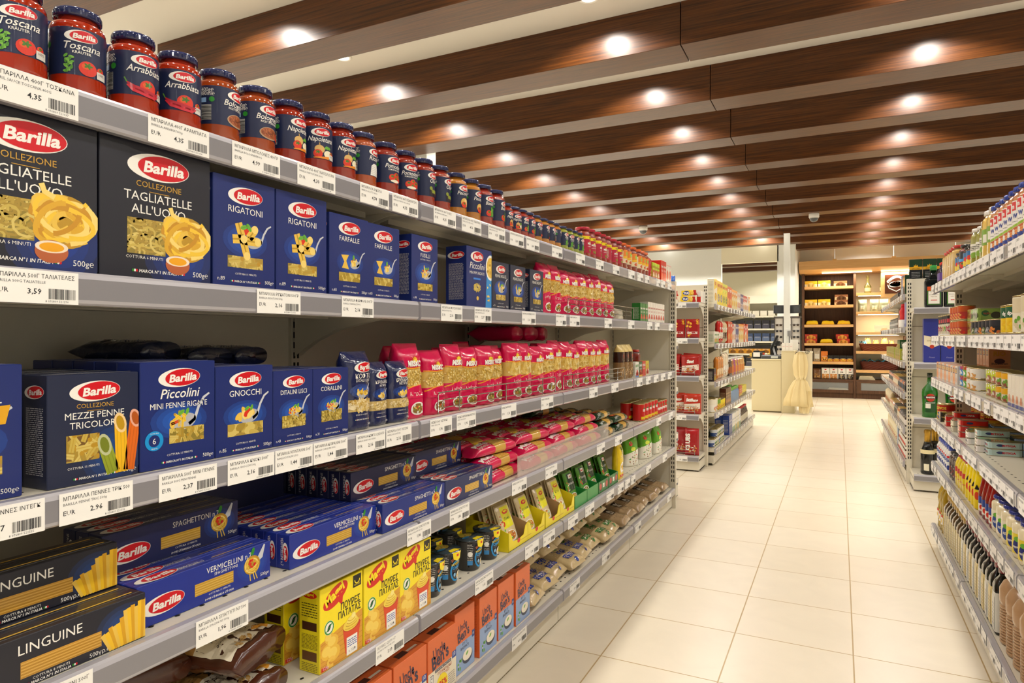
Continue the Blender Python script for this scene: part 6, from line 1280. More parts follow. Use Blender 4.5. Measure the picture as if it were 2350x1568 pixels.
# --- third shelf
z = RZ[2]
def tuna_pack(c, logo):
    a = Art(); a.rect(-.032, .004, .032, .08, mixc(c, WHITE, .15), 1); a.rect(-.02, .05, .02, .076, H('3a2a6a'), 1.4); a.text('RIO', 0, .055, .016, H('f0b83a'), 2, bold=.06, fit=.034); a.ell(0, .022, .022, .012, mixc(c, ORANGE, .4), 1.5, 16)
    s = Art(); s.text('RIO', .04, .05, .02, H('e8a03a'), 1, bold=.05); s.ell(.04, .025, .02, .012, H('5a2a2a'), 1, 14); s.lines(.01, .01, .07, .02, 2, BLACK, 1, 4); return carton(.068, .084, .08, a, c, s)
TP = [tuna_pack(H('eda06a'), 1), tuna_pack(H('d8d4d0'), 1)]
Y = rrow([TP[0], TP[1]], 'tuna_carton', 6, 4.26, .071, z, .022, 'tall orange or white tuna carton of the front row, third cans shelf', 'carton', 'tuna cartons', px=(2147, 2203))
for i in range(4): Rr(TP[0], 'tuna_carton', yr(2243, .6)-.073*i, z+.0, .145, f'{ORD[i]} brown orange tuna carton of the back row, lower layer', 'carton', 'tuna cartons at the back'); Rr(TP[0], 'tuna_carton', yr(2243, .6)-.073*i, z+.085, .145, f'{ORD[i]} brown orange tuna carton of the back row, upper layer', 'carton', 'tuna cartons at the back')
NX = [vcan(.046, .042, H('eae6dc'), H('3a8ad0'), (H('3a8ad0'), WHITE), 'NIXE', RED), vcan(.046, .042, H('eae6dc'), H('5aa83a'), (H('5aa83a'), WHITE), 'NIXE', RED), vcan(.046, .042, H('ece8de'), H('ece8de'), (H('d8a05a'), H('efe8dc')))]
for lay in range(2): Yn = rrow([NX[0], NX[1], NX[2], NX[2]], 'fish_can', 4, yr(2205, .49)-.04, .087, z+.0465*lay, .024, f'white labelled fish can, {("lower", "upper")[lay]} layer, third cans shelf', 'can', 'white fish cans')
TO = vcan(.05, .042, H('b8c83a'), H('c8d43a'), (H('a86a5a'), H('d8d0b8')), 'Τόνος', WHITE); TO2 = vcan(.05, .044, H('d8d0bc'), H('e0a81c'), (H('8a4a3a'), H('6aa03a'), WHITE))
for lay in range(2): rrow([TO, TO, TO2, TO2, TO2], 'fish_can', 6, yr(2259, .49)-.04, .091, z+.0505*lay, .03, f'yellow green fish can, {("lower", "upper")[lay]} layer, third cans shelf', 'can', 'yellow green fish cans')
Yn -= .46
FP = small_carton(.045, .1, .035, H('e8e2d4'), H('1f3a8f'), H('d88a6a'), None, WHITE, .12, seed=5); rrow(FP, 'fish_paste_box', 6, Yn, .05, z, .022, 'narrow fish paste box, near end of the third shelf', 'box', 'fish paste boxes', rows=2, dx=.04, px=(2321, 2368))
# --- fourth shelf
z = RZ[3]
COV = vcan(.088, .042, H('d89a1c'), H('b8281c'), (H('3a5a9a'), H('e8c83a')), 'COVOS', H('f0d84a'))
rrow(COV, 'large_can', 5, 4.25, .088, z, .175, 'tall yellow and red can of the back row, fourth cans shelf', 'can', 'tall yellow and red cans')
rrow(COV, 'large_can', 1, 4.265, .088, z, .022, 'tall yellow and red can at the far end of the front row', 'can', 'tall yellow and red cans')
def sard(c, top, txt=None, tc=WHITE, w=.062, d=.108, h=.026):
    a = Art(); a.ell(-.012, h*.5, .009, .005, H('2a3a6a'), 1, 12)
    if txt: a.text(txt, .008, h*.35, h*.28, tc, 1.2, bold=.04, fit=w*.5)
    t = Art(); t.ell(0, 0, w*.3, d*.25, mixc(top, ORANGE, .5), 1.4, 18); heap(t, 0, 0, w*.22, d*.16, 8, .005, 1.6, 3, (H('8a5a4a'), LEAF, H('d8a06a'))); return flat_tin(w, d, h, c, top, a, t)
SD = [sard(H('2a2422'), H('b8846a')), sard(H('e6cc1c'), H('e8d03a'), 'ΣΑΡΔ', H('2a3a6a')), sard(H('c8201c'), H('c8342a'), 'ΣΑΡΔ'), sard(H('c8bfa4'), H('b8a884')), sard(H('9cb4d0'), H('c8b02a'), 'Trap', H('2a3a6a')), sard(H('c8241c'), H('c83a2a')), sard(H('e8e2dc'), H('7ab05a'), 'ISTIGA', H('5a5a5a')), sard(H('b8d4d0'), H('7a8a4a'), 'ISTIGA', RED)]
nm = ('black', 'yellow', 'red', 'pewter', 'pale blue', 'bright red', 'white', 'pale teal')
Y = 4.16
for i, k in enumerate((0, 1, 1, 2, 2, 3, 3, 4, 4, 5, 4, 6, 6, 7, 7, 6, 7)):
    for lay in range(2 if i % 5 != 4 else 3): Rr(SD[k], 'flat_tin', Y+.003*((i+lay) % 2), z+.0265*lay, .022+.012*((i*5) % 3), f'{nm[k]} flat fish tin, {ORD[i]} stack from the far end, {("bottom", "second", "third")[lay]} of its stack', 'tin', 'flat fish tins', .02*((i*3+lay) % 5-2))
    if i % 3 and i > 6: Rr(SD[4 if i > 5 else k], 'flat_tin', Y, z, .155, f'lower flat fish tin behind the {ORD[i]} front stack', 'tin', 'flat fish tins'); Rr(SD[4 if i > 5 else k], 'flat_tin', Y, z+.0265, .155, f'upper flat fish tin behind the {ORD[i]} front stack', 'tin', 'flat fish tins')
    Y -= .0685
# --- fifth shelf
z = RZ[4]
a = Art(); a.text('Ελο', 0, .05, .014, H('1f4aa0'), 2, bold=.05); a.rect(-.012, .068, .012, .078, RED, 1); a.ell(.0, .02, .014, .012, H('1f3a8f'), 1, 14)
WB = bottle([(.024, 0), (.026, .004), (.027, .05), (.026, .1), (.02, .115), (.014, .12)], WHITE, H('2346b0'), [(.019, .119), (.019, .138), (.016, .142), (.0001, .143)], (.0275, .015, .1, H('eef0f2')), a, mt=GLOSS)
Y = rrow(WB, 'squeeze_bottle', 7, 4.26, .0575, z, .022, 'white squeeze bottle with blue cap, fifth cans shelf', 'bottle', 'white squeeze bottles', px=(2147, 2178))
DGJ = jar(.13, .034, H('3a3a3a'), H('4a3c34'), H('3a2a28'), (lambda a: (heap(a, 0, .03, .03, .02, 24, .006, 1, 3, (H('8a2a2a'), H('b8b0a8'), BLACK)), a)[1])(Art()), lz=(.1, .6))
Y = rrow(DGJ, 'pepper_jar', 4, Y-.01, .073, z, .022, 'dark glass jar of whole spice, fifth cans shelf', 'jar', 'dark spice jars', rows=2, dx=.075, px=(2182, 2196))
def yb(c, cap, h=.17, lab=None):
    return bottle([(.025, 0), (.028, .005), (.03, h*.35), (.028, h*.65), (.02, h*.8), (.015, h*.84)], c, cap, [(.017, h*.835), (.016, h*.88), (.008, h*.93), (.006, h), (.0001, h)], lab, None, mt=GLOSS)
Y = rrow(yb(H('e8cc1c'), H('c8201c'), .16, (.0295, .04, .09, H('c83a2a'))), 'mustard_bottle', 3, Y-.0, .062, z, .022, 'yellow mustard bottle with red cap, fifth cans shelf', 'bottle', 'yellow mustard bottles', px=(2196, 2218))
a = Art(); a.rect(-.016, .02, .016, .07, H('f0d81c'), 1); a.ell(0, .05, .012, .016, H('d8421c'), 1.5, 14); a.poly([(-.012, .075), (.012, .075), (0, .095)], BLACK, 1.5)
MB = bottle([(.027, 0), (.03, .006), (.031, .09), (.022, .15), (.016, .158)], H('f0d40c'), H('e8cc0c'), [(.02, .157), (.02, .178), (.01, .184), (.0001, .185)], (.0315, .006, .09, H('f0d40c')), a, mt=GLOSS)
Y = rrow(MB, 'mustard_bottle', 4, Y, .066, z, .022, 'all yellow mustard bottle with pointed shoulders, fifth cans shelf', 'bottle', 'yellow mustard bottles', px=(2219, 2249))
a = Art(); a.rect(-.02, .03, .02, .055, H('2a4a9a'), 1.2); a.rect(-.02, .0, .02, .028, H('e8e4dc'), 1); a.ell(0, .015, .012, .01, TOM, 1.4, 14)
KB = bottle([(.026, 0), (.029, .005), (.03, .09), (.02, .135), (.013, .165)], H('8a140c'), H('a81c14'), [(.015, .164), (.015, .184), (.0001, .185)], (.0305, .02, .085, H('7a140c')), a, mt=GLOSS)
Y = rrow(KB, 'ketchup_bottle', 4, Y-.0, .064, z, .022, 'dark red ketchup bottle, fifth cans shelf', 'bottle', 'dark red ketchup bottles', px=(2250, 2278))
def mayo(lab, lc, txt):
    a = Art(); a.ell(.004, .024, .022, .024, lab, 1, 20); a.ell(0, .045, .013, .008, LEAF, 1.4, 14); a.text(txt, 0, .018, .008, WHITE, 2, bold=.03, fit=.036); return jar(.128, .036, H('1f2f86'), H('ece0bc'), lc, a, lz=(.12, .6), neck=.8, lidk=.85)
Y = rrow([mayo(H('2a4a9a'), H('efe8d0'), 'REAL'), mayo(H('2a4a9a'), H('efe8d0'), 'REAL'), mayo(H('2a4a9a'), H('efe8d0'), 'REAL'), mayo(H('1f2a7a'), H('e8d23a'), 'mayonnaise'), mayo(H('1f2a7a'), H('e8d23a'), 'mayonnaise'), mayo(H('1f2a7a'), H('e8d23a'), 'mayonnaise')], 'mayonnaise_jar', 6, yr(2285, .5)-.04, .077, z, .024, 'mayonnaise jar with dark blue lid, fifth cans shelf', 'jar', 'mayonnaise jars', rows=2, dx=.08)
DR = bottle([(.03, 0), (.034, .006), (.033, .045), (.026, .08), (.03, .12), (.03, .14), (.022, .158)], H('e2d6b0'), H('2a8a3a'), [(.024, .157), (.024, .178), (.0001, .179)], (.0345, .02, .05, H('e8e8c0')), None, mt=SAUCE)
Y = rrow(DR, 'dressing_bottle', 4, Y-.015, .075, z, .022, 'cream dressing bottle with green cap, near end of the fifth shelf', 'bottle', 'cream dressing bottles', px=(2350, 2385))
# --- bottom shelf
z = RZ[5]
a = Art(); a.rect(-.02, .0, .02, .05, WHITE, 1); a.rect(-.02, .038, .02, .05, H('c8281c'), 1.3); a.ell(0, .02, .013, .013, H('e8c02a'), 1.4, 14); a.ell(0, .02, .005, .005, BROWN, 1.8, 10)
SUN = bottle([(.03, 0), (.036, .006), (.034, .04), (.037, .1), (.032, .13), (.036, .16), (.03, .2), (.013, .235), (.013, .25)], H('d8b62a'), H('e8c83a'), [(.016, .249), (.016, .27), (.0001, .271)], (.0375, .05, .1, H('d8b62a')), a)
Y = rrow(SUN, 'oil_bottle', 6, 4.25, .078, z, .022, 'clear yellow sunflower oil bottle, far end of the bottom cans shelf', 'bottle', 'sunflower oil bottles', rows=2, dx=.08, px=(2148, 2169))
def sqb(h, c, cap, lc, seed): 
    a = Art(); a.rect(-.02, .004, .02, .12, lc, 1); a.lines(-.014, .02, .014, .1, 7, mixc(lc, BROWN, .6), 1.5, seed)
    return bottle([(.026, 0), (.029, .004), (.029, h*.66), (.024, h*.72), (.011, h*.8), (.011, h*.86)], c, cap, [(.0145, h*.84), (.0145, h), (.0001, h+.001)], (.0293, .01, h*.58, lc), a, mt=GREENGLASS, n=24, sq=(8, 1.0))
Y = rrow([sqb(.235, H('6a4a1c'), H('b8923a'), H('d8c89a'), 1), sqb(.235, H('4a3a1c'), H('b8923a'), H('cfc08a'), 2)], 'oil_bottle', 7, Y-.005, .066, z, .022, 'square amber oil bottle with golden cap, bottom cans shelf', 'bottle', 'square amber oil bottles', rows=2, dx=.07, px=(2170, 2209))
Y = rrow([sqb(.25, H('1c1e14'), H('7a1420'), H('d8d8d0'), 3), sqb(.25, H('1c1a10'), H('8a1824'), H('dcc88a'), 4)], 'oil_bottle', 10, Y, .066, z, .022, 'square dark oil bottle with wine red cap, bottom cans shelf', 'bottle', 'square dark oil bottles', rows=2, dx=.07, px=(2210, 2287))
pf = [(.036, 0), (.04, .004)]
for i in range(13): pf += [(.041, .008+.0095*i), (.041, .0125+.0095*i), (.0355, .0138+.0095*i), (.0355, .0162+.0095*i)]
pf += [(.041, .138), (.042, .15), (.042, .185), (.03, .21), (.014, .222), (.014, .232)]
VIN = bottle(pf, H('cfa67c'), H('efece6'), [(.0165, .228), (.0165, .258), (.013, .264), (.0001, .265)], None, None, mt=CLOUDY, n=24)
Y = rrow(VIN, 'vinegar_bottle', 7, Y-.01, .094, z, .022, 'ribbed tan vinegar bottle with white cap, near end of the bottom shelf', 'bottle', 'ribbed vinegar bottles', rows=2, dx=.095, px=(2293, 2400))
# --- their price tags
for si, zz in enumerate(RZ):
    r_ = random.Random(si); Yt = 4.28
    for j in range(18):
        wd = r_.choice((.085, .1, .11)); Yt -= wd/2
        if Yt < 2.1: break
        spawn(price_tag(wd, ('ΚΟΝΣΕΡΒΑ', 'ΣΑΛΤΣΑ', 'ΛΑΔΙ', 'ΤΟΝΟΣ', 'ΜΟΥΣΤΑΡΔΑ')[(j+si) % 5], '', ('1,95', '2,45', '3,10', '0,98')[(j*3+si) % 4], 3+j % 4), 'price_tag', (RX-.0032, Yt, zz-.0487), R(-90), f'{ORD[j]} price tag from the far end, {sname[si]} rail of the cans side', 'price tag', 'price tags on the cans side')
        Yt -= wd/2 + r_.choice((.004, .004, .02, .06))
# ------------------------------------------------------------------ far shelving units, generic rows
def rowf(face, items, name, X, Ystart, z, label, cat, group, dirn, off=.022, rows=1, dx=.07):
    """face: world rotation; items: [(parts, width)] placed one after another; dirn +1 away from the camera"""
    Y = Ystart; rnd_ = any(k in name for k in ('bottle', 'can', 'jar'))
    for i, (p, wd) in enumerate(items):
        Yc = Y + dirn*wd/2
        for q in range(rows):
            o_ = max(off, .0185)+dx*q+(wd/2-.003 if rnd_ else 0); x = X - o_ if face > 0 else X + o_
            rot = face if name not in ('jam_jar', 'spread_jar') else face
            spawn(p, name, (x, Yc, z+.0006), rot, f'{ORD[i]} {label}' + (f', {("", "second", "third")[q]} row' if q else ''), cat, group)
        Y += dirn*(wd+.002)
    return Y
LF, RF = R(90), R(-90)
def cereal(w, h, c0, c1, c2, seed, d=.06):
    a = Art(); r = random.Random(seed); a.poly([(-w/2+.001, h*.55), (w/2-.001, h*.7), (w/2-.001, h-.001), (-w/2+.001, h-.001)], c1, .8); a.ell(0, h*.3, w*.36, h*.16, c2, 1.2, 18); heap(a, 0, h*.32, w*.28, h*.1, 12, w*.07, 1.4, seed, (H('c8923a'), H('e8c87a'), c1))
    a.text(('FLAKES', 'KIX', 'HONEY', 'MUESLI', 'CRISP')[seed % 5], 0, h*.76, w*.17, WHITE if sum(c1) < 1.2 else RED, 2, bold=.05, fit=w*.8); s = Art(); s.lines(d*.15, h*.1, d*.85, h*.9, 16, mixc(c0, BLACK, .4), 1, seed); return carton(w, h, d, a, c0, s)
CE = [cereal(.17, .235, H('ece6d0'), H('e8c81c'), H('d8a02a'), 1), cereal(.16, .23, H('f0d81c'), H('e8c01c'), H('2f5aa8'), 2), cereal(.15, .225, H('e8d83a'), H('c8d02a'), H('4a8a3a'), 3), cereal(.15, .22, H('d8421c'), H('c8321c'), H('e8a03a'), 4), cereal(.14, .21, H('ead9a8'), H('e8962a'), H('e8c01c'), 5), cereal(.13, .205, H('e8e4dc'), H('d8d0c8'), H('c8402a'), 6), cereal(.12, .2, H('3a4a8a'), H('2a3a8a'), H('d8d4e0'), 7), cereal(.12, .2, H('e6e2da'), H('c8282a'), H('d88a3a'), 8)]
Y = rowf(LF, [(CE[0], .17), (CE[1], .16), (CE[1], .16), (CE[2], .15), (CE[2], .15), (CE[3], .15), (CE[3], .15), (CE[4], .14), (CE[4], .14), (CE[4], .14), (CE[5], .13), (CE[5], .13), (CE[6], .12), (CE[6], .12), (CE[7], .12), (CE[7], .12), (CE[7], .12), (CE[5], .13), (CE[4], .14)], 'cereal_box', -1.0, 6.2, L2Z[0], 'cereal box, counted from the cracker end, top of the biscuit unit', 'cereal box', 'cereal boxes', 1)
def snackbag(c0, c1, c2, seed, w=.12, h=.2, txt=''):
    a = Art(); a.poly([(-w*.45, h*.2), (w*.45, h*.28), (w*.45, h*.55), (-w*.45, h*.47)], c1, 1); heap(a, 0, h*.26, w*.36, h*.12, 16, w*.07, 1.5, seed, (c2, mixc(c2, WHITE, .4), H('c8873a'))); a.text(txt, 0, h*.62, w*.17, WHITE, 2.4, bold=.06, shear=.15, fit=w*.8)
    return [('', bag(w, h, .05, c0, a, None, seed, pillow=True, crimp=.86, wr=.004, nr=16, res=22, dxy=(.014, .016))[0].mesh('snack_bag'))]
MU = [snackbag(H('c8201c'), H('e8e0d0'), H('5a3018'), 61, .115, .215, 'MUESLI'), snackbag(H('d8c49a'), H('4a2414'), H('8a5a2c'), 62, .12, .215, 'CHOCO')]
Y = 6.25
GBX = small_carton(.08, .11, .06, H('e8e4d4'), H('3f8a4a'), H('d8a03a'), 'GRAN', GREEN, .4)
for i in range(3): spawn(GBX, 'cereal_bar_box', (-1.022, 6.26+.083*i, L2Z[1]+.0006), LF, f'{ORD[i]} small green and white cereal bar box, second shelf of the biscuit unit', 'box', 'cereal bar boxes')
Y = rowf(LF, [(MU[0], .12), (MU[0], .12), (MU[1], .12), (MU[1], .12)], 'muesli_bag', -1.0, 6.52, L2Z[1], 'red topped muesli bag, second shelf of the biscuit unit', 'bag', 'muesli bags', 1)
Y = rowf(LF, [(CE[3], .15), (CE[3], .15), (CE[7], .12), (CE[5], .13), (CE[6], .12), (CE[6], .12), (CE[4], .14), (CE[4], .14), (CE[4], .14), (CE[3], .15), (CE[7], .12), (CE[3], .15)], 'cereal_box', -1.0, Y+.03, L2Z[1], 'narrow cereal box after the muesli bags, second shelf of the biscuit unit', 'cereal box', 'cereal boxes of the second shelf', 1)
BR = [snackbag(H('e8d6b8'), H('efe8dc'), H('c8873a'), 64, .16, .25, ''), snackbag(H('c87a2a'), H('e8c89a'), H('a8622a'), 65, .12, .22, '')]
TB = small_carton(.1, .12, .1, H('2a2024'), H('6a1a2a'), H('e8c81c'), '', WHITE, .7, topc=H('e8c81c'))
spawn(TB, 'snack_tub', (-1.024, 6.26, L2Z[2]+.0006), LF, 'dark tub with yellow lid at the cracker end, third shelf of the biscuit unit', 'tub')
Y = rowf(LF, [(BR[1], .12)]*3+[(BR[0], .16)]*2, 'bread_bag', -1.0, 6.42, L2Z[2], 'bag of sliced bread or rolls, third shelf of the biscuit unit', 'bread bag', 'bread bags', 1)
def juice(c, cap, h=.19):
    return bottle([(.027, 0), (.031, .004), (.031, h*.55), (.024, h*.7), (.028, h*.78), (.014, h*.9)], c, cap, [(.016, h*.89), (.016, h), (.0001, h+.001)], (.0315, h*.15, h*.5, mixc(c, ORANGE, .4)), None, mt=SAUCE, n=14)
JU = [juice(H('4a2a14'), WHITE), juice(H('c8782a'), WHITE), juice(H('a8387a'), WHITE), juice(H('d8a03a'), H('e8e4dc'))]
Y = rowf(LF, [(JU[k], .066) for k in (0, 0, 0, 1, 1, 2, 2, 3, 3, 2, 3, 3, 1, 3, 3, 1, 3, 3)], 'juice_bottle', -1.0, Y+.04, L2Z[2], 'small juice bottle, third shelf of the biscuit unit', 'bottle', 'juice bottles', 1, rows=2)
FC = [vcan(.125, .05, H('ece6d8'), H('e8e0cc'), (H('e8a03a'), H('c8302a'), H('7ab03a')), '') , vcan(.11, .042, H('c8a81c'), H('6a9a2a'), (H('e8b83a'), H('d8882a')), ''), vcan(.09, .045, H('e8d21c'), H('f0dc2a'), (H('e8b81c'), H('c88a1c')), '')]
Y = rowf(LF, [(FC[0], .102), (FC[0], .102), (FC[1], .086), (FC[1], .086), (FC[2], .092), (FC[2], .092), (FC[2], .092)], 'fruit_can', -1.0, 6.22, L2Z[3], 'canned fruit tin, fourth shelf of the biscuit unit', 'can', 'canned fruit tins', 1, rows=2, dx=.1)
HZ = small_carton(.065, .17, .065, H('5a2a18'), H('6a3a20'), H('c8873a'), 'COCOA', H('e8c89a'), .45)
Y = rowf(LF, [(HZ, .067)]*5, 'cocoa_carton', -1.0, Y+.02, L2Z[3], 'brown cocoa carton, fourth shelf of the biscuit unit', 'carton', 'brown cocoa cartons', 1)
GC = bottle([(.026, 0), (.028, .004), (.028, .09), (.02, .12)], H('7a9ac0'), H('5aa82a'), [(.022, .119), (.022, .15), (.0001, .152)], None, None, mt=GLOSS, n=14)
Y = rowf(LF, [(GC, .06)]*10, 'syrup_bottle', -1.0, Y+.01, L2Z[3], 'blue grey bottle with leaf green cap, fourth shelf of the biscuit unit', 'bottle', 'green capped bottles', 1, rows=2)
TE = small_carton(.06, .13, .06, H('c8481c'), H('2a1c18'), H('e8c81c'), 'TEA', WHITE, .3); YB = small_carton(.06, .12, .06, H('d8c82a'), H('3a2a18'), None, '', WHITE, .3)
Y = rowf(LF, [(TE, .062)]*4+[(YB, .062)]*6, 'drink_carton', -1.0, Y+.01, L2Z[3], 'orange or yellow carton, far end of the fourth biscuit shelf', 'carton', 'orange and yellow cartons', 1)
GT_ = vcan(.075, .036, H('2f7a3a'), H('e8e4d8'), (H('e8dcc0'), H('c8b88a')), ''); BT_ = vcan(.075, .036, H('2a4a8a'), H('d8dce4'), (H('e8e4dc'), H('b8c8d8')), '')
for lay in range(2):
    for q in range(3): rowf(LF, [(GT_ if (i+q) % 4 else BT_, .075) for i in range(8 - lay*2)], 'condensed_milk_can', -1.0, 6.24+.15*lay, L2Z[4]+.0755*lay, f'green or blue milk can, {("bottom", "upper")[lay]} layer, {("front", "second", "third")[q]} line, bottom of the biscuit unit', 'can', 'milk cans', 1, off=.03+.078*q)
MK = [small_carton(.07, .2, .07, H('2a4aa0'), H('1f3a8f'), None, 'MILK', WHITE, .5), small_carton(.07, .195, .07, H('e8e8e4'), H('4a8a5a'), None, 'MILK', H('2a4aa0'), .3), small_carton(.07, .19, .07, H('ece8d8'), H('c8b02a'), None, 'MILK', H('2a6a3a'), .35)]
Y = rowf(LF, [(MK[k], .072) for k in (0, 0, 0, 1, 1, 1, 2, 1, 2, 2, 1, 1)], 'milk_carton', -1.0, 7.12, L2Z[4], 'tall milk carton, bottom shelf of the biscuit unit', 'carton', 'milk cartons', 1, rows=2, dx=.075)
CHB = bottle([(.03, 0), (.034, .004), (.034, .1), (.02, .15), (.014, .17)], H('3a1c10'), H('c8201c'), [(.017, .169), (.017, .19), (.0001, .191)], (.0346, .03, .1, H('d8d0b8')), None, mt=GLOSS, n=14)
Y = rowf(LF, [(CHB, .072)]*9, 'cocoa_bottle', -1.0, Y+.02, L2Z[4], 'dark bottle with red cap, far end of the bottom biscuit shelf', 'bottle', 'dark cocoa bottles', 1)
# ------------------------------------------------------------------ cracker end shelving
EX0 = -2.12
def at_end(parts, name, x, z, off, label, cat, group=None, y0=5.80, rot=0.0, ry=0): return spawn(parts, name, (x+(.06 if x < 0 else 0), y0+max(off, .0185), z+.0012), rot, label, cat, group, 0, ry)
def tuc():
    a = Art(); L_, W_ = .15, .05; a.rect(-L_*.42, .003, L_*.1, W_-.003, H('f0cc1c'), 1); a.ell(-L_*.14, W_*.48, L_*.2, W_*.36, H('1f3a8f'), 1.5, 20); a.text('TUC', -L_*.14, W_*.3, W_*.36, WHITE, 2, bold=.06, shear=.1); heap(a, L_*.14, W_*.5, L_*.1, W_*.3, 6, .012, 1.6, 3, (H('e8b03a'), H('f0c85a'))); a.rect(L_*.26, .003, L_*.42, W_-.003, H('b8281c'), 1)
    m = pillow(L_, .04, W_, H('e8c41c'), None, 5, nx=20, na=16, colfn=lambda x: H('b8281c') if x > L_*.24 else H('f0cc1c')); m.art(a, lambda x, y, o: (x, -.0006-o, y)); return [('', m.mesh('cracker_pack'))]
TU = tuc()
for i, (x, zz, ry) in enumerate(((-1.245, .001, 3), (-1.235, .054, -2), (-1.40, .001, 0), (-1.40, .054, 2), (-1.56, .001, 0), (-1.56, .054, 0))): at_end(TU, 'cracker_pack', x, E1Z[0]+zz+.004, .03+.004*i, ('yellow and red cracker pack, lower of the two at the aisle edge', 'yellow and red cracker pack, upper of the two at the aisle edge', 'lower cracker pack of the middle pair', 'upper cracker pack of the middle pair', 'lower cracker pack of the inner pair', 'upper cracker pack of the inner pair')[i], 'cracker pack', 'yellow cracker packs', ry=R(ry))
PC = small_carton(.035, .1, .1, H('e8e4dc'), H('c8281c'), None, '', WHITE, .5)
for i in range(2): at_end(PC, 'cracker_carton', -1.155+.037*0-.037*i*0, E1Z[0], .06+.11*i, f'{("front", "rear")[i]} narrow white and red carton beside the cracker packs', 'carton', 'narrow cracker cartons')
def crk(c0, t1, seed, w=.15, h=.215):
    a = Art(); r = random.Random(seed)
    for i in range(9): a.ell(r.uniform(-.4, .4)*w, r.uniform(.08, .92)*h, w*.11, w*.08, H('f0b82a'), 1+.05*i, 14, r.uniform(0, 3))
    a.rect(-w*.4, h*.2, w*.4, h*.33, c0, 2); a.text(t1, 0, h*.225, w*.15, WHITE, 2.6, bold=.06, fit=w*.76)
    return [('', bag(w, h, .05, c0, a, None, seed, pillow=True, crimp=.9, wr=.003, nr=16, res=22, dxy=(.016, .018))[0].mesh('snack_bag'))]
CK = crk(H('a8181c'), 'CRACKERS', 71, .118, .165)
for i in range(4): at_end(CK, 'cracker_bag', -1.21-.123*i, E1Z[1], .05, f'{ORD[i]} red bag of crackers from the aisle edge, second end shelf', 'snack bag', 'red cracker bags')
SV = snackbag(H('a8201c'), H('e8d8c8'), H('b85a2a'), 72, .16, .18, 'Savi')
for i in range(3):
    at_end(SV, 'snack_bag', -1.225-.172*i, E1Z[2], .035, f'{ORD[i]} red nut snack bag of the front row, third end shelf', 'snack bag', 'red nut snack bags'); at_end(SV, 'snack_bag', -1.23-.172*i, E1Z[2]+.012, .10, f'{ORD[i]} red nut snack bag of the rear row, third end shelf', 'snack bag', 'red nut snack bags', ry=R(3))
ST = snackbag(H('b8301c'), H('e8dcc8'), H('b87a3a'), 73, .15, .178, 'Stiffens')
for i in range(4): at_end(ST, 'snack_bag', -1.21-.15*i, E1Z[3], .04+.05*(i % 2), f'{ORD[i]} red pretzel stick bag, fourth end shelf', 'snack bag', 'red pretzel bags')
CLB = snackbag(H('a8141c'), H('a8141c'), H('e0922a'), 74, .12, .235, '')
cl = Art(); cl.text('CLUBS', 0, 0, .036, WHITE, 1, bold=.06, rot=R(90)); q = M(); q.art(cl, lambda x, y, o: (x-.016, -.0012-o, y+.118)); CLB.append(('brand_print', q.mesh('brand_print')))
for i in range(5): at_end(CLB, 'snack_bag', -1.21-.115*i, E1Z[4], .03+.055*(i % 2), f'{ORD[i]} red round cracker bag, bottom end shelf', 'snack bag', 'red round cracker bags', rot=R(-12 if i % 2 else 4))
def efence(x0, x1, z, label, y0=5.80, hh=.07):
    m = M(); W = x1-x0; m.tube([(-W/2, 0, .002), (-W/2, 0, hh), (W/2, 0, hh), (W/2, 0, .002)], .0025, (1, 1, 1)); k = M(); k.tube([(-W/2, .002, hh*.35), (W/2, .002, hh*.35)], .002, (1, 1, 1)); k.tube([(-W/2, .002, hh*.68), (W/2, .002, hh*.68)], .002, (1, 1, 1)); v = M()
    for t in (-.25, .0, .25): v.tube([(W*t, .003, 0), (W*t, .003, hh)], .002, (1, 1, 1))
    spawn([('outer_wire', m.mesh('outer_wire')), ('inner_wire', k.mesh('inner_wire')), ('cross_wire', v.mesh('cross_wire'))], 'wire_fence', ((x0+x1)/2, y0+.008, z+.003), 0, label, 'wire fence', 'chrome shelf fences')
efence(-1.9, -1.12, E1Z[2], 'chrome wire fence before the red nut snack bags'); efence(-1.9, -1.12, E1Z[3], 'chrome wire fence before the red pretzel bags'); efence(-1.9, -1.12, E1Z[4], 'chrome wire fence before the round cracker bags')
for i, (zz, wd) in enumerate(zip(E1Z, (.1, .12, 0, .1, .12))):
    if wd: spawn(price_tag(wd, 'ΚΡΑΚΕΡ', '', '1,45', 2), 'price_tag', (-1.24, 5.80-.0032, zz-.0487), 0, f'price tag on the {ORD[i]} rail of the cracker end shelving', 'price tag', 'price tags on the cracker end')
# boxes seen above the cracker end
WBX = small_carton(.12, .06, .1, H('e6e0d2'), H('d8d0bc'), None, '', WHITE, .1); YBX = small_carton(.12, .05, .1, H('e8d81c'), H('d8c81c'), None, '', RED, .3)
for i, (x, p) in enumerate(((-1.47, WBX), (-1.62, YBX), (-1.76, YBX), (-1.9, WBX))): spawn(p, 'snack_box', (x, 6.02, 1.641), 0, f'{ORD[i]} low box lying on top of the cracker end shelving', 'box', 'boxes on top of the end shelving')
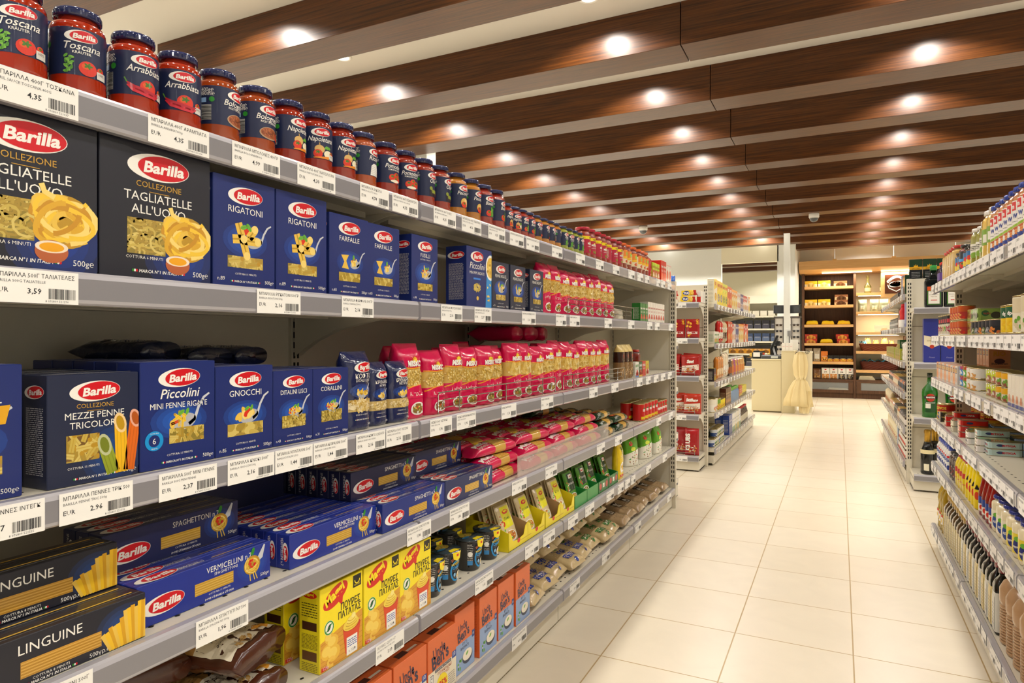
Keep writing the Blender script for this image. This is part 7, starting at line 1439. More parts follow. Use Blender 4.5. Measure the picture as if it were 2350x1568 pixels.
# ------------------------------------------------------------------ turned away end of the pasta unit: what shows past its edge
BB = [('', bag(.12, .16, .06, H('2a62c0'), None, None, 81, wr=.004)[0].mesh('blue_bag'))]
spawn(BB, 'snack_bag', (-1.10, 4.72, 1.441), R(180), 'blue bag just showing past the end of the pasta unit, top', 'snack bag')
GN = bottle([(.03, 0), (.03, .12), (.02, .15)], H('4fae3a'), WHITE, [(.024, .149), (.024, .17), (.0001, .171)], None, None, mt=GLOSS, n=16); spawn(GN, 'drink_bottle', (-1.095, 4.78, .801), 0, 'green bottle just showing past the end of the pasta unit', 'bottle')
OC = bottle([(.035, 0), (.035, .2), (.034, .24)], H('e07a1c'), WHITE, [(.035, .239), (.035, .26), (.0001, .261)], None, None, mt=GLOSS, n=18); spawn(OC, 'snack_tube', (-1.10, 4.78, .461), 0, 'orange snack tube with white lid just showing past the end of the pasta unit', 'tube')

# ------------------------------------------------------------------ liquor end shelving
a = Art(); LW = .085; a.rect(-LW*.5, .0, LW*.5, .105, H('4f9a2a'), 1); a.rect(-LW*.46, .003, LW*.46, .102, H('1f2a1c'), 1.3); a.rect(-LW*.42, .006, LW*.42, .099, WHITE, 1.6); a.rect(-LW*.5, .105, LW*.5, .135, H('d8521c'), 1); a.text('MEISTER', 0, .055, .008, H('8a5a1c'), 2.2, fit=.06); a.rect(-.02, .03, .02, .036, H('c8301c'), 2); a.lines(-.03, .07, .03, .08, 2, H('a8a090'), 2, 3)
HB_ = bottle([(.056, 0), (.06, .006), (.06, .19), (.052, .215), (.024, .235), (.02, .28)], H('10181c'), H('2a8a3a'), [(.023, .278), (.023, .315), (.0001, .316)], None, None, mt=GREENGLASS, n=28, sq=(6, .62))
q = M(); q.art(a, lambda x, y, o: (x, -.0375-.0006-o, y+.02)); HB_.append(('label', q.mesh('label')))
for i in range(3): at_end(HB_, 'liquor_bottle', .635+.125*i, E2Z[0], .06, f'{ORD[i]} square dark herb liquor bottle with green cap, top of the liquor end shelving', 'bottle', 'herb liquor bottles')
a = Art(); w, h = .105, .33; a.rect(-w/2+.001, h*.3, w/2-.001, h*.7, H('ece2c4'), 1); a.poly([(-w/2+.001, h*.4), (0, h*.33), (w/2-.001, h*.4), (w/2-.001, .001), (-w/2+.001, .001)], H('24308f'), 1.4); a.ell(0, h*.36, w*.14, w*.14, H('b8341c'), 2, 18); a.text('Finest', 0, h*.1, .012, H('8a8ac0'), 2, shear=.3); a.lines(-w*.3, h*.48, w*.3, h*.52, 2, H('a89a6a'), 2, 3); a.poly([(-w/2+.001, h*.62), (0, h*.58), (w/2-.001, h*.62), (w/2-.001, h-.001), (-w/2+.001, h-.001)], H('24308f'), 1.4)
WK = carton(w, h, .08, a, H('24308f'))
for i in range(2): at_end(WK, 'whisky_carton', .625+.11*i, E2Z[1], .05, f'{("outer", "inner")[i]} tall blue and cream whisky carton, second liquor shelf', 'carton', 'whisky cartons')
WCT = small_carton(.06, .07, .05, H('e2dccb'), H('d8d0bc'), None, '', WHITE, .1); at_end(WCT, 'small_white_box', .86, E2Z[1], .03, 'small cream box beside the whisky cartons', 'box')
a = Art(); a.ell(0, .13, .03, .03, H('b8301c'), 1, 20); a.rect(-.048, .122, .048, .142, BLACK, 1.4); a.text('MARTINI', 0, .1265, .011, WHITE, 2, bold=.05, fit=.085); a.rect(-.036, .02, .036, .1, H('1a4a20'), 1); a.rect(-.034, .05, .0, .085, H('e8e4d8'), 1.5); a.lines(-.03, .09, .03, .097, 1, WHITE, 1.5, 2)
MT_ = bottle([(.048, 0), (.052, .006), (.05, .1), (.054, .18), (.05, .21), (.02, .25), (.016, .3)], H('1f7a1c'), H('1c2a1c'), [(.018, .299), (.018, .335), (.0001, .336)], None, None, mt=GREENGLASS, n=28)
q = M(); q.art(a, lambda x, y, o: ((.0555+o)*math.sin(x/.0555), -(.0555+o)*math.cos(x/.0555), y+.02), .006, None); MT_.append(('label', q.mesh('label')))
for i in range(2): at_end(MT_, 'vermouth_bottle', .615+.15*i, E2Z[2], .085, f'{("outer", "inner")[i]} bright green vermouth bottle, third liquor shelf', 'bottle', 'green vermouth bottles')
a = Art(); a.rect(-.03, .0, .005, .05, H('e8e2c8'), 1)
CPG = bottle([(.042, 0), (.047, .01), (.047, .16), (.036, .2), (.02, .25)], H('0c120e'), H('b8903a'), [(.0225, .235), (.021, .3), (.024, .31), (.024, .325), (.018, .335), (.0001, .336)], (.0474, .155, .185, H('e2d6a8')), None, mt=GREENGLASS, n=26, capm=mat('gold_foil', .3, metal=.9, bump=.5, bscale=80))
CPG[2] = ('label', CPG[2][1]); q = M(); q.art(a, lambda x, y, o: ((.0475+o)*math.sin(x/.0475), -(.0475+o)*math.cos(x/.0475), y+.03), .006, None); CPG.append(('front_label', q.mesh('front_label')))
for i, (x, off) in enumerate(((.60, .075), (.655, .16), (.77, .1))): at_end(CPG, 'champagne_bottle', x, E2Z[3], off, ('champagne bottle with gold foil at the aisle edge, bottom liquor shelf', 'champagne bottle behind the one at the aisle edge', 'champagne bottle nearer the cans unit')[i], 'bottle', 'champagne bottles')
for i, zz in enumerate(E2Z[:2]): spawn(price_tag(.11, '', '', '18,50', 2), 'price_tag', (.78, 5.80-.0032, zz-.0487), 0, f'price tag on the {ORD[i]} rail of the liquor end shelving', 'price tag', 'price tags on the liquor end')

# ------------------------------------------------------------------ tea and coffee unit
def coffee():
    a = Art(); w, h = .09, .16; a.rect(-w/2+.001, h*.62, w/2-.001, h-.001, H('1f3f24'), 1); a.rect(-w/2+.001, h*.48, w/2-.001, h*.62, H('e0a81c'), 1); a.poly([(-.016, h*.6), (-.012, h*.72), (-.005, h*.66), (0, h*.76), (.005, h*.66), (.012, h*.72), (.016, h*.6)], H('f0b81c'), 1.5); a.text('JACOBS', 0, h*.5, .011, BROWN, 2, fit=.06); a.lines(-.03, h*.1, .03, h*.4, 4, H('8a8a8a'), 1, 3); return carton(w, h, .07, a, H('15171a'), None, None, mt=FILM, sidec=H('1f3f24'))
CO = coffee()
for i in range(4): spawn(CO, 'coffee_pack', (.55+.093*i, 6.17, 1.631), 0, f'{ORD[i]} dark green coffee pack with golden crown on top of the tea unit', 'coffee pack', 'coffee packs on top')
CB = small_carton(.05, .17, .06, H('2a62b0'), H('c8ccd8'), None, '', WHITE, .4)
Y = rowf(RF, [(CO, .094), (CO, .094), (CB, .052), (CB, .052), (CB, .052), (CO, .092)], 'coffee_pack', RX, 6.24, R2Z[0], 'coffee pack, top shelf of the tea unit', 'coffee pack', 'coffee packs', 1)
DKB = small_carton(.1, .06, .08, H('2c2828'), H('3a3434'), None, '', WHITE, .5)
Y = rowf(RF, [(DKB, .102)]*10, 'capsule_box', RX, Y+.25, R2Z[0], 'low black capsule box, top shelf of the tea unit', 'box', 'black capsule boxes', 1)
T2 = [small_carton(.08, .2, .06, H('aab0dc'), H('2a3a9a'), None, '', WHITE, .14), small_carton(.05, .12, .06, H('2a5a2c'), H('c8a83a'), None, '', WHITE, .3), small_carton(.05, .17, .06, H('8a5a1c'), H('c8a04a'), None, '', WHITE, .4), small_carton(.05, .11, .05, H('7a4a3a'), H('4a2a1c'), None, '', WHITE, .3)]
RD = bottle([(.035, 0), (.04, .005), (.03, .08), (.034, .13), (.02, .17)], H('d8202a'), H('d8202a'), [(.022, .169), (.02, .19), (.0001, .191)], (.0405, .0, .06, WHITE), None, mt=GLOSS, n=16)
Y = rowf(RF, [(T2[0], .082), (RD, .085), (T2[1], .052), (T2[1], .052), (T2[2], .052), (T2[2], .052), (T2[2], .052), (T2[3], .052), (T2[3], .052), (T2[3], .052), (T2[3], .052), (T2[2], .052), (T2[3], .052)], 'tea_box', RX, 6.2, R2Z[1], 'tall tea or sugar package, second shelf of the tea unit', 'tea box', 'tea packages', 1)
DKJ = jar(.1, .035, BLACK, H('1a1614'), H('c8c4bc'), None, lz=(.3, .5), n=16)
Y = rowf(RF, [(DKJ, .075)]*14, 'coffee_jar', RX, Y+.05, R2Z[1], 'dark instant coffee jar, second shelf of the tea unit', 'jar', 'coffee jars', 1)
SG = [('', bag(.14, .17, .08, H('ece8e0'), None, None, 91, wr=.006)[0].mesh('sugar_bag'))]
for i in range(3): spawn(SG, 'sugar_bag', (RX+.03+.0*i, 6.27+.15*i, R2Z[2]+.001), RF, f'{ORD[i]} crumpled white sugar bag, third shelf of the tea unit', 'sugar bag', 'white sugar bags')
TB_ = [small_carton(.085, .075, .07, H('1f5a24'), H('2a6a2c'), H('e0c83a'), '', WHITE, .8), small_carton(.035, .1, .06, H('b8c02a'), H('d8d05a'), None, '', WHITE, .4), small_carton(.035, .1, .06, H('d8a05a'), H('c8302a'), None, '', WHITE, .4), small_carton(.035, .1, .06, H('4a8a3a'), H('c8d83a'), None, '', WHITE, .3)]
Y = rowf(RF, [(TB_[1+(i % 3)], .037) for i in range(16)], 'tea_box', RX, 6.72, R2Z[2], 'narrow tea carton on edge, third shelf of the tea unit', 'tea box', 'narrow tea cartons', 1)
Y = rowf(RF, [(TB_[0], .087)]*3, 'tea_box', RX, 6.75, R2Z[2]+.1015, 'green tea box with golden panel on top of the narrow cartons', 'tea box', 'green tea boxes', 1)
Y = rowf(RF, [(TB_[1+(i*2 % 3)], .037) for i in range(30)], 'tea_box', RX, 7.4, R2Z[2], 'narrow tea carton on the far half of the third tea shelf', 'tea box', 'narrow tea cartons', 1)
Y = rowf(RF, [(TB_[1], .087)]*5, 'tea_box', RX, 6.9, R2Z[2], 'olive tea box standing at the back of the third tea shelf', 'tea box', 'olive tea boxes', 1, off=.2)
def jam(lidc, fill, lab): return jar(.095, .036, lidc, fill, lab, None, lz=(.18, .62), n=16, lidk=.92)
JA = [jam(BLACK, H('6a2a2a'), H('3a4a6a')), jam(BLACK, H('c8622a'), H('2a3038')), jam(BLACK, H('3a1c2a'), H('24242c')), jam(H('c8a04a'), H('c8742a'), H('e8dcc0')), jam(WHITE, H('4a2414'), H('d83a2a')), jam(BLACK, H('2a1414'), H('e4dcd4'))]
for q in range(3): Y = rowf(RF, [(JA[2], .074), (JA[2], .074), (JA[1], .074), (JA[0], .074), (JA[0], .074), (JA[1], .074), (JA[1], .074), (JA[0], .074), (JA[2], .074), (JA[1], .074)]+[(JA[3], .074)]*8+[(JA[1], .074)]*8, 'jam_jar', RX, 6.21, R2Z[3], f'jam jar, fourth shelf of the tea unit, {("front", "middle", "back")[q]} line', 'jar', 'jam jars of the fourth shelf', 1, off=.022+.074*q)
for q in range(2): Y = rowf(RF, [(JA[5], .074)]*8+[(JA[3], .074)]*3+[(JA[2], .074)]*5+[(JA[3], .074)]*8, 'spread_jar', RX, 6.21, R2Z[4], f'dark jam jar with white label, fifth shelf of the tea unit, {("front", "second")[q]} line', 'jar', 'jam jars of the fifth shelf', 1, off=.022+.074*q)
NUT = jar(.1, .037, WHITE, H('4a2414'), H('e8e4dc'), (lambda a: (a.rect(-.02, .0, .02, .02, H('c8301c'), 1), a)[1])(Art()), lz=(.12, .66), n=16, lidk=.96, lidh=.2)
for lay in range(2):
    for q in range(2): Y = rowf(RF, [(NUT, .077)]*(9-lay), 'spread_jar', RX, 6.22, R2Z[5]+.1005*lay, f'chocolate spread jar with white lid, {("lower", "upper")[lay]} layer, {("front", "second")[q]} line, bottom of the tea unit', 'jar', 'chocolate spread jars', 1, off=.022+.08*q)
BXS = small_carton(.12, .18, .1, H('8aa4c0'), H('7a5a3a'), None, '', WHITE, .1, topc=H('7a5a3a')); spawn(BXS, 'gift_box', (RX+.022, 7.02, R2Z[5]+.001), RF, 'blue grey box beside the chocolate spread jars, bottom shelf', 'box')
SN = snackbag(H('e8dcb0'), H('d8c07a'), H('c8302a'), 93, .12, .19, '')
Y = rowf(RF, [(SN, .12)]*10, 'snack_bag', RX, 7.12, R2Z[5], 'cream snack bag, far half of the bottom tea shelf', 'snack bag', 'cream snack bags', 1)
Y = rowf(RF, [(snackbag(H('e8d8b0'), H('c87a3a'), H('8a4a2a'), 94, .11, .15, ''), .11)]*7, 'snack_bag', RX, 8.02, R2Z[4], 'cream and brown snack bag, far end of the fifth tea shelf', 'snack bag', 'brown snack bags', 1)
r_ = random.Random(3)
for si, zz in enumerate(R2Z):
    for j in range(14): spawn(price_tag(.095, 'ΤΣΑΙ', '', '2,10', 3), 'price_tag', (RX-.0032, 6.3+.2*j+r_.uniform(-.03, .03), zz-.0487), RF, f'{ORD[j]} price tag from the near end, {sname[min(si, 5)] if si < 5 else "bottom"} rail of the tea unit', 'price tag', 'price tags on the tea unit')
for si, zz in enumerate(L2Z):
    for j in range(14): spawn(price_tag(.095, 'ΜΠΙΣΚΟΤΑ', '', '1,80', 3), 'price_tag', (-1.0+.0032, 6.32+.2*j+r_.uniform(-.03, .03), zz-.0487), LF, f'{ORD[j]} price tag from the near end, {("top", "second", "third", "fourth", "bottom")[si]} rail of the biscuit unit', 'price tag', 'price tags on the biscuit unit')
# ------------------------------------------------------------------ till corner
COUNT = H('dccfa6')
a = M(); a.box(-1.24, 11.0, .02, -.806, 11.6, .815, COUNT, PAINT, bev=.003); a.box(-1.22, 11.02, 0, -.82, 11.58, .02, H('8a7f60'), PAINT)
b = M(); b.box(-1.25, 10.99, .815, -.806, 11.61, .832, H('e4d8b4'), PAINT, bev=.002)
c = M(); c.box(-.803, 10.99, .0, -.615, 11.6, .95, COUNT, PAINT, bev=.003); d = M(); d.box(-.803, 10.985, .95, -.61, 11.6, .965, H('e6dab8'), PAINT, bev=.002)
r = tag(link('checkout_counter', None), 'cream panelled checkout counter with a taller end, beside the white post', 'counter'); 
for n_, m_ in (('base_cabinet', a), ('worktop', b), ('tall_cabinet', c), ('ledge', d)): link(n_, m_.mesh(n_), r)
a = M(); a.box(-.785, 11.22, .965, -.695, 11.31, BEAM_Z, Z3, WALLW); o = struct('column', a, 'slim white post rising from the checkout counter')
def thing(name, label, cat, parts, loc=(0, 0, 0), rz=0, group=None): return spawn([(n, m.mesh(n)) + tuple(x) for n, m, *x in parts], name, loc, rz, label, cat, group)
DKG = H('26282a'); MIDG = H('3a3d40')
a = M(); a.box(-.15, -.12, 0, .15, .12, .03, DKG, GLOSS, bev=.006); b = M(); b.prism([(-.05, .03), (.06, .03), (.02, .2), (-.03, .2)], 'x', -.05, .05, DKG, PAINT)
c = M(); c.box(-.02, -.17, 0, .02, .17, .25, DKG, GLOSS, bev=.008); c.xf(Matrix.Translation((-.03, 0, .14)) @ Matrix.Rotation(R(24), 4, 'Y')); d = M(); d.box(.03, -.08, .2, .1, .08, .28, MIDG, PAINT, bev=.004); e = M(); e.prism([(.02, .05), (.05, .05), (.0, .24), (-.03, .24)], 'y', -.125, -.122, H('c8ccd0'), PAINT)
thing('till_terminal', 'black touch screen till seen edge on, standing on the checkout counter', 'till', [('base', a), ('stand', b), ('screen', c), ('customer_display', d), ('side_trim', e)], (-.95, 11.44, .8328))
a = M(); a.box(-.15, -.14, 0, .15, .14, .055, H('4a4d50'), PAINT, bev=.01); b = M(); b.box(-.13, -.12, .055, .13, .12, .058, H('b8bcc0'), TIN); c = M(); c.box(.0, -.143, .012, .1, -.14, .045, H('c8ccc4'), PAPER)
thing('checkout_scale', 'dark grey checkout scale under the till on the counter edge', 'scale', [('scale_body', a), ('weighing_plate', b), ('readout', c)], (-.955, 11.155, .8328))
a = M(); a.box(-.07, -.1, 0, .07, .1, .1, DKG, PAINT, bev=.008); b = M(); b.box(-.05, -.104, .03, .05, -.1, .1, WHITE, PAPER); thing('receipt_printer', 'black receipt printer with white paper on the counter end', 'printer', [('printer_body', a), ('paper', b)], (-1.17, 11.15, .8325))
a = M(); a.tube([(-.06, 0, 0), (-.06, 0, .06), (-.02, 0, .1), (.06, -.02, .11)], .012, DKG, PAINT, 8); b = M(); b.box(-.11, -.03, .085, -.02, .03, .125, DKG, PAINT, bev=.008); thing('barcode_scanner', 'black hand scanner on its stand behind the receipt printer', 'scanner', [('stand', a), ('head', b)], (-1.14, 11.36, .8325))
a = M(); a.box(-.1, 0, 0, .1, .02, .13, BLACK, GLOSS, bev=.003); b = M(); b.box(-.088, -.001, .012, .088, 0, .118, H('30343a'), GLOSS)
for i, (x, rz) in enumerate(((-.84, 28), (-.64, -28))): thing('wall_screen', f'small black screen on the {("till", "bakery")[i]} side of the white post', 'screen', [('housing', a), ('display', b)], (x, 11.25, 1.55), R(rz), 'post screens')
a = M(); a.box(-.03, 0, 0, .03, .03, .09, H('8a8a8a'), PAINT, bev=.003); b = M(); b.box(-.008, .004, -.21, .008, .02, 0, H('6a6a6a'), PAINT); thing('card_terminal_holder', 'grey box with a strut on the front of the white post', 'holder', [('box', a), ('strut', b)], (-.70, 11.185, 1.235-.05))
WPK = small_carton(.05, .12, .04, H('ece8e0'), H('e4dfd4'), None, '', RED, .1)
for i in range(4): spawn(WPK, 'cigarette_carton', (-.775+.053*(i % 3)+.027*(i // 3), 11.03+.06*(i//3), .9655), 0, f'{ORD[i]} small white carton standing on the tall end of the counter', 'carton', 'white cartons on the counter')
a = M(); a.box(-.07, 0, 0, .07, .002, .17, H('f0eee8'), GLOSS); a.box(-.05, -.001, .03, -.01, 0, .09, H('e8c01c'), CARD); b = M(); b.box(-.07, 0, 0, .07, .06, .003, H('e8e6e0'), GLOSS); thing('card_stand', 'white leaflet stand with a yellow mark beside the white cartons', 'stand', [('panel', a), ('foot', b)], (-.655, 11.42, .9655))
a = M(); a.lathe([(.085, 0), (.09, .01), (.098, .93), (.104, .935), (.104, .95), (.09, .95), (.08, .94), (.0001, .94)], 26, H('e2d8bc'), PAINT); thing('umbrella_bin', 'tall cream round bin standing beside the counter', 'bin', [('bin_body', a)], (-.47, 11.3, 0))
# canvas bags on hooks
def cloth(prof, seed, amp=.3, folds=7, n=56):
    m = M(); vs = []; L_ = len(prof)
    for i, (rx, ry, z, sw) in enumerate(prof):
        for j in range(n):
            t = 2*math.pi*j/n; k = 1+amp*math.sin(folds*t+seed+2.2*z)+.14*math.sin(2*folds*t+seed*2+5*z)+.1*noise.noise(Vector((3*math.cos(t), 3*math.sin(t), 8*z+seed))); vs.append((rx*k*math.cos(t)+sw, ry*k*math.sin(t), z))
    fs = [(i*n+j, i*n+(j+1) % n, (i+1)*n+(j+1) % n, (i+1)*n+j) for i in range(L_-1) for j in range(n)] + [tuple(range(n)), tuple((L_-1)*n+j for j in range(n))[::-1]]
    m.raw(vs, fs, H('e3cf9c'), mat('canvas', .85, bump=.15, bscale=300), True); return m
c1 = cloth([(.02, .02, .95, 0), (.05, .035, .9, 0), (.065, .04, .75, .0), (.055, .035, .6, 0), (.035, .03, .53, 0)], 1.0, .22, 5)
c2 = cloth([(.03, .03, .55, 0), (.06, .045, .5, -.0), (.09, .05, .38, -.01), (.115, .055, .22, -.02), (.125, .06, .13, -.02), (.12, .05, .125, -.02)], 2.3, .2, 7)
c3 = cloth([(.05, .03, .36, .05), (.055, .035, .2, .05), (.045, .03, .06, .04), (.04, .03, .02, .04)], 4.1, .2, 5)
thing('canvas_bag', 'cream canvas shopping bags hanging in folds beside the counter', 'cloth bag', [('upper_folds', c1), ('lower_folds', c2), ('hanging_strap', c3)], (-.525, 10.88, 0)).scale = (1.4, 1.1, 1)
for i, x in enumerate((-.575, -.44)):
    m = M(); m.tube([(0.03*math.cos(t*.55)*(1-.03*t), -.03, .035+.03*math.sin(t*.55)*(1-.03*t)) for t in range(16)] + [(0, .0, .03), (0, .06, .03)], .004, BLACK, mat('black_wire', .4, col=H('15130f')), 6); spawn([('', m.mesh('wire_hook'))], 'wire_hook', (x, (10.945, 11.16)[i], (.885, .905)[i]), 0, f'black curled wire hook {("over the canvas bags", "on the round bin")[i]}', 'hook')
# sunglasses display
a = M(); a.box(-.21, 0, 0, .21, .02, .72, H('cfcac2'), GLOSS, bev=.004); a.box(-.22, -.01, .72, .22, .03, .75, H('5a5550'), PAINT); b = M(); b.box(-.02, .02, -.75, .02, .05, .1, H('6a665e'), CHROME); c = M(); c.box(-.2, -.1, -.765, .2, .15, -.75, H('6a665e'), PAINT); e = M()
for x in (-.205, -.068, .068, .205): e.box(x-.006, -.015, 0, x+.006, -.001, .72, H('4a4642'), PAINT)
thing('sunglasses_rack', 'grey sunglasses display rack behind the white post', 'display rack', [('panel', a), ('pole', b), ('base_plate', c), ('divider', e)], (-.80, 12.3, .785))
def shades(c):
    m = M(); n = 14
    for s in (-1, 1): m.prism([(s*.032+.025*math.cos(2*math.pi*j/n), .02*math.sin(2*math.pi*j/n)) for j in range(n)], 'y', -.006, -.002, c, GLOSS)
    f = M(); f.tube([(-.012, -.004, .006), (0, -.006, .01), (.012, -.004, .006)], .003, BLACK, GLOSS, 6)
    for s in (-1, 1): f.tube([(s*.056, -.004, .006), (s*.062, .0, .006), (s*.06, .012, .002)], .003, BLACK, GLOSS, 6)
    return [('lenses', m.mesh('lenses')), ('frame', f.mesh('frame'))]
SGL = [shades(H('1c1a1a')), shades(H('3a2a22')), shades(H('2a2a30'))]; k = 0
for cx in (-.136, .0, .136):
    for ry in range(6): spawn(SGL[(k*5) % 3], 'sunglasses', (-.80+cx, 12.3-.018, .86+.105*ry), 0, f'pair of sunglasses, {ORD[5-ry]} from the top in the {("till side", "middle", "bakery side")[(-.136, .0, .136).index(cx)]} column of the rack', 'sunglasses', 'sunglasses on the rack', scale=(.9, 1, .95)); k += 1
# kiosk shelves behind the till
KX0, KX1, KY = -1.95, -1.0, 13.35
a = M(); a.box(KX0, KY+.28, 0, KX1, KY+.3, 1.95, H('d3cdb6'), PAINT); b = M(); b.box(KX0-.02, KY-.02, 1.82, KX1, KY+.3, 1.97, H('e6e0cc'), PAINT); sp = M()
for x in (KX0, KX1-.02): sp.box(x, KY, 0, x+.02, KY+.28, 1.82, H('dcd6c2'), PAINT)
r = tag(link('kiosk_shelving', None), 'cream kiosk shelving behind the till', 'shelving'); KZ = (.62, .86, 1.1, 1.34, 1.58)
for n_, m_ in (('back_panel', a), ('header', b), ('side_panel', sp)): link(n_, m_.mesh(n_), r)
for zz in KZ: q = M(); q.box(KX0+.02, KY, zz-.03, KX1-.02, KY+.279, zz, H('e4dec8'), PAINT); link('shelf', q.mesh('shelf'), r)
KB_ = [small_carton(.13, .16, .08, H('2a2a30'), H('4a4a58'), None, '', WHITE, .5), small_carton(.15, .16, .08, H('1c1a18'), H('c88a1c'), H('8a5a1c'), '', WHITE, .6), small_carton(.13, .15, .08, H('3a4a6a'), H('5a6a8a'), None, '', WHITE, .5), small_carton(.12, .1, .1, H('dcd6c4'), H('d0c8b4'), None, '', WHITE, .1)]
for si, zz in enumerate(KZ[:4]):
    for i in range(6): spawn(KB_[(i*3+si) % 3], 'kiosk_box', (KX0+.1+.15*i, KY+.02, zz+.0006), 0, f'{ORD[i]} dark box on the {("lowest", "second", "third", "fourth")[si]} kiosk shelf', 'box', 'boxes on the kiosk shelves')
for i in range(6): spawn(KB_[3], 'kiosk_box', (KX0+.1+.14*i, KY+.02, KZ[4]+.0006), 0, f'{ORD[i]} cream box on the top kiosk shelf', 'box', 'cream boxes on the kiosk shelf')
rg = M(); 
for i in range(9): rg.lathe([(.02, .0), (.034, .003), (.034, .012), (.02, .015)], 12, (H('d8b04a'), H('c8402a'), H('e8d8a8'))[i % 3], GLOSS); rg.v[-48:] = [(x-.2+.045*i, z_-.0, y+.047) for x, y, z_ in rg.v[-48:]]
tr = M(); tr.box(-.26, -.03, 0, .26, .06, .01, H('8a6a3a'), MATTE)
thing('bracelet_tray', 'small tray of coloured rings on the counter behind the till', 'tray', [('tray', tr), ('rings', rg)], (-1.1, 11.53, .8335))
# ------------------------------------------------------------------ ceiling cameras, air conditioner
a = M(); a.lathe([(.062, 0), (.064, -.012), (.064, -.05), (.056, -.056)], 26, H('ecebe8'), PAINT); b = M(); b.lathe([(.055, -.05), (.053, -.075), (.04, -.098), (.02, -.11), (.0001, -.113)], 24, H('4a4e52'), GLOSS); b2 = M(); b2.lathe([(.0565, -.058), (.0562, -.066)], 24, H('d8d6d2'), PAINT)
for i, (x, y) in enumerate(((-2.60, 9.60), (-.30, 9.60))): thing('dome_camera', f'white dome camera under a ceiling box, {("pasta side", "above the aisle")[i]}', 'camera', [('housing', a), ('dome', b), ('rim', b2)], (x, y, BEAM_Z), 0, 'dome cameras')
a = M(); a.prism([(0, .03), (.02, 0), (.22, 0), (.24, .02), (.24, .22), (.2, .25), (.05, .25), (0, .2)], 'x', -.42, .42, H('eeeae4'), PAINT); b = M(); b.box(-.36, -.003, .03, .36, .004, .05, H('8a8884'), PAINT); thing('air_conditioner', 'white air conditioner high on the back wall beside the bakery canopy', 'air conditioner', [('casing', a), ('air_outlet', b)], (2.46, 14.44, 2.64))
# ------------------------------------------------------------------ bakery cabinet
BX0, BX1, BX2, BY, BD = -.64, .265, 1.12, 14.2, .46
BZ = [2.165, 1.80, 1.42, 1.06, .70]; RZb = [2.02, 1.66, 1.27, .91, .55]
r = tag(link('bakery_cabinet', None), 'tall dark oak bakery cabinet with pale oak shelves against the back wall', 'cabinet')
a = M(); a.box(BX0, BY+BD-.02, .02, BX1, BY+BD, 2.42, Z3, CAB_WOOD); link('back_panel', a.mesh('back_panel'), r)
a = M(); a.box(BX1+.02, BY+BD-.02, .4, BX2, BY+BD, 2.42, H('efe4c6'), mat('pale_lining', .6)); link('lit_back_panel', a.mesh('lit_back_panel'), r)
for x in (BX0, BX1, BX2): a = M(); a.box(x-.022, BY, 0, x+.022, BY+BD, 2.42, Z3, CAB_WOOD, bev=.002); link('side_panel', a.mesh('side_panel'), r)
for zz in BZ: a = M(); a.box(BX0+.023, BY-.004, zz-.05, BX1-.023, BY+BD-.021, zz, Z3, OAK, bev=.002); link('shelf', a.mesh('shelf'), r)
for zz in RZb: a = M(); a.box(BX1+.023, BY-.004, zz-.05, BX2-.023, BY+BD-.021, zz, Z3, OAK, bev=.002); link('shelf', a.mesh('shelf'), r)
for x0, x1 in ((BX0+.023, BX1-.023), (BX1+.023, BX2-.023)):
    a = M(); a.box(x0, BY, .33, x1, BY+BD-.021, .36, Z3, CAB_WOOD); a.box(x0, BY+.03, 0, x1, BY+.05, .10, Z3, CAB_WOOD); link('drawer_shelf', a.mesh('drawer_shelf'), r)
    a = M(); a.box(x0+.004, BY-.004, .10, x1-.004, BY+.02, .16, Z3, CAB_WOOD, bev=.002); a.box(x0+.004, BY-.004, .30, x1-.004, BY+.02, .327, Z3, CAB_WOOD, bev=.002)
    for xx in (x0+.004, x1-.084): a.box(xx, BY-.004, .16, xx+.08, BY+.02, .30, Z3, CAB_WOOD, bev=.002)
    dr = link('drawer', a.mesh('drawer'), r); a = M(); a.box(x0+.08, BY+.005, .15, x1-.08, BY+.009, .31, (1, 1, 1), GLASS); link('glass_pane', a.mesh('glass_pane'), dr)
a = M(); a.prism([(BY-.36, 2.47), (BY-.36, 2.63), (BY+BD, 2.63), (BY+BD, 2.42), (BY-.05, 2.42)], 'x', BX0-.06, 2.0, Z3, OAK); link('canopy', a.mesh('canopy'), r)
for x0, x1 in ((-.3, .55), (.7, 1.5)): a = M(); a.box(x0, BY-.12, 2.405, x1, BY-.08, 2.42, (1.0, .92, .78), LIT); link('light_strip', a.mesh('light_strip'), r)
for x in (-.08, .9, 1.85): a = M(); a.tube([(x, BY-.2, 2.63), (x, BY-.2, CEIL_Z)], .008, H('e8e6e2'), PAINT, 8); a.box(x-.035, BY-.23, 2.63, x+.035, BY-.17, 2.665, H('e0b878'), PAINT); link('hanging_rod', a.mesh('hanging_rod'), r)
for zz in RZb[:3]: a = M(); a.box(BX1+.06, BY+.06, zz-.062, BX2-.06, BY+.09, zz-.051, (1.0, .92, .76), LIT); link('under_shelf_light', a.mesh('under_shelf_light'), r)
for (x0, x1, z_, w_) in ((-.3, .55, 2.40, 14), (.7, 1.5, 2.40, 12), (BX1+.06, BX2-.06, 1.955, 5), (BX1+.06, BX2-.06, 1.595, 5), (BX1+.06, BX2-.06, 1.2, 5)):
    l = bpy.data.lights.new('cabinet_strip_lamp', 'AREA'); l.shape = 'RECTANGLE'; l.size = x1-x0; l.size_y = .03; l.energy = w_; l.color = (1, .86, .62); o = bpy.data.objects.new('cabinet_strip_lamp', l); COL.objects.link(o); o.location = ((x0+x1)/2, BY-.10 if z_ > 2.2 else BY+.075, z_)
def BK_(p, name, x, z_, lab, cat, grp, off=.04, rot=0): return spawn(p, name, (x, BY+off, z_+.0006), rot, lab, cat, grp)
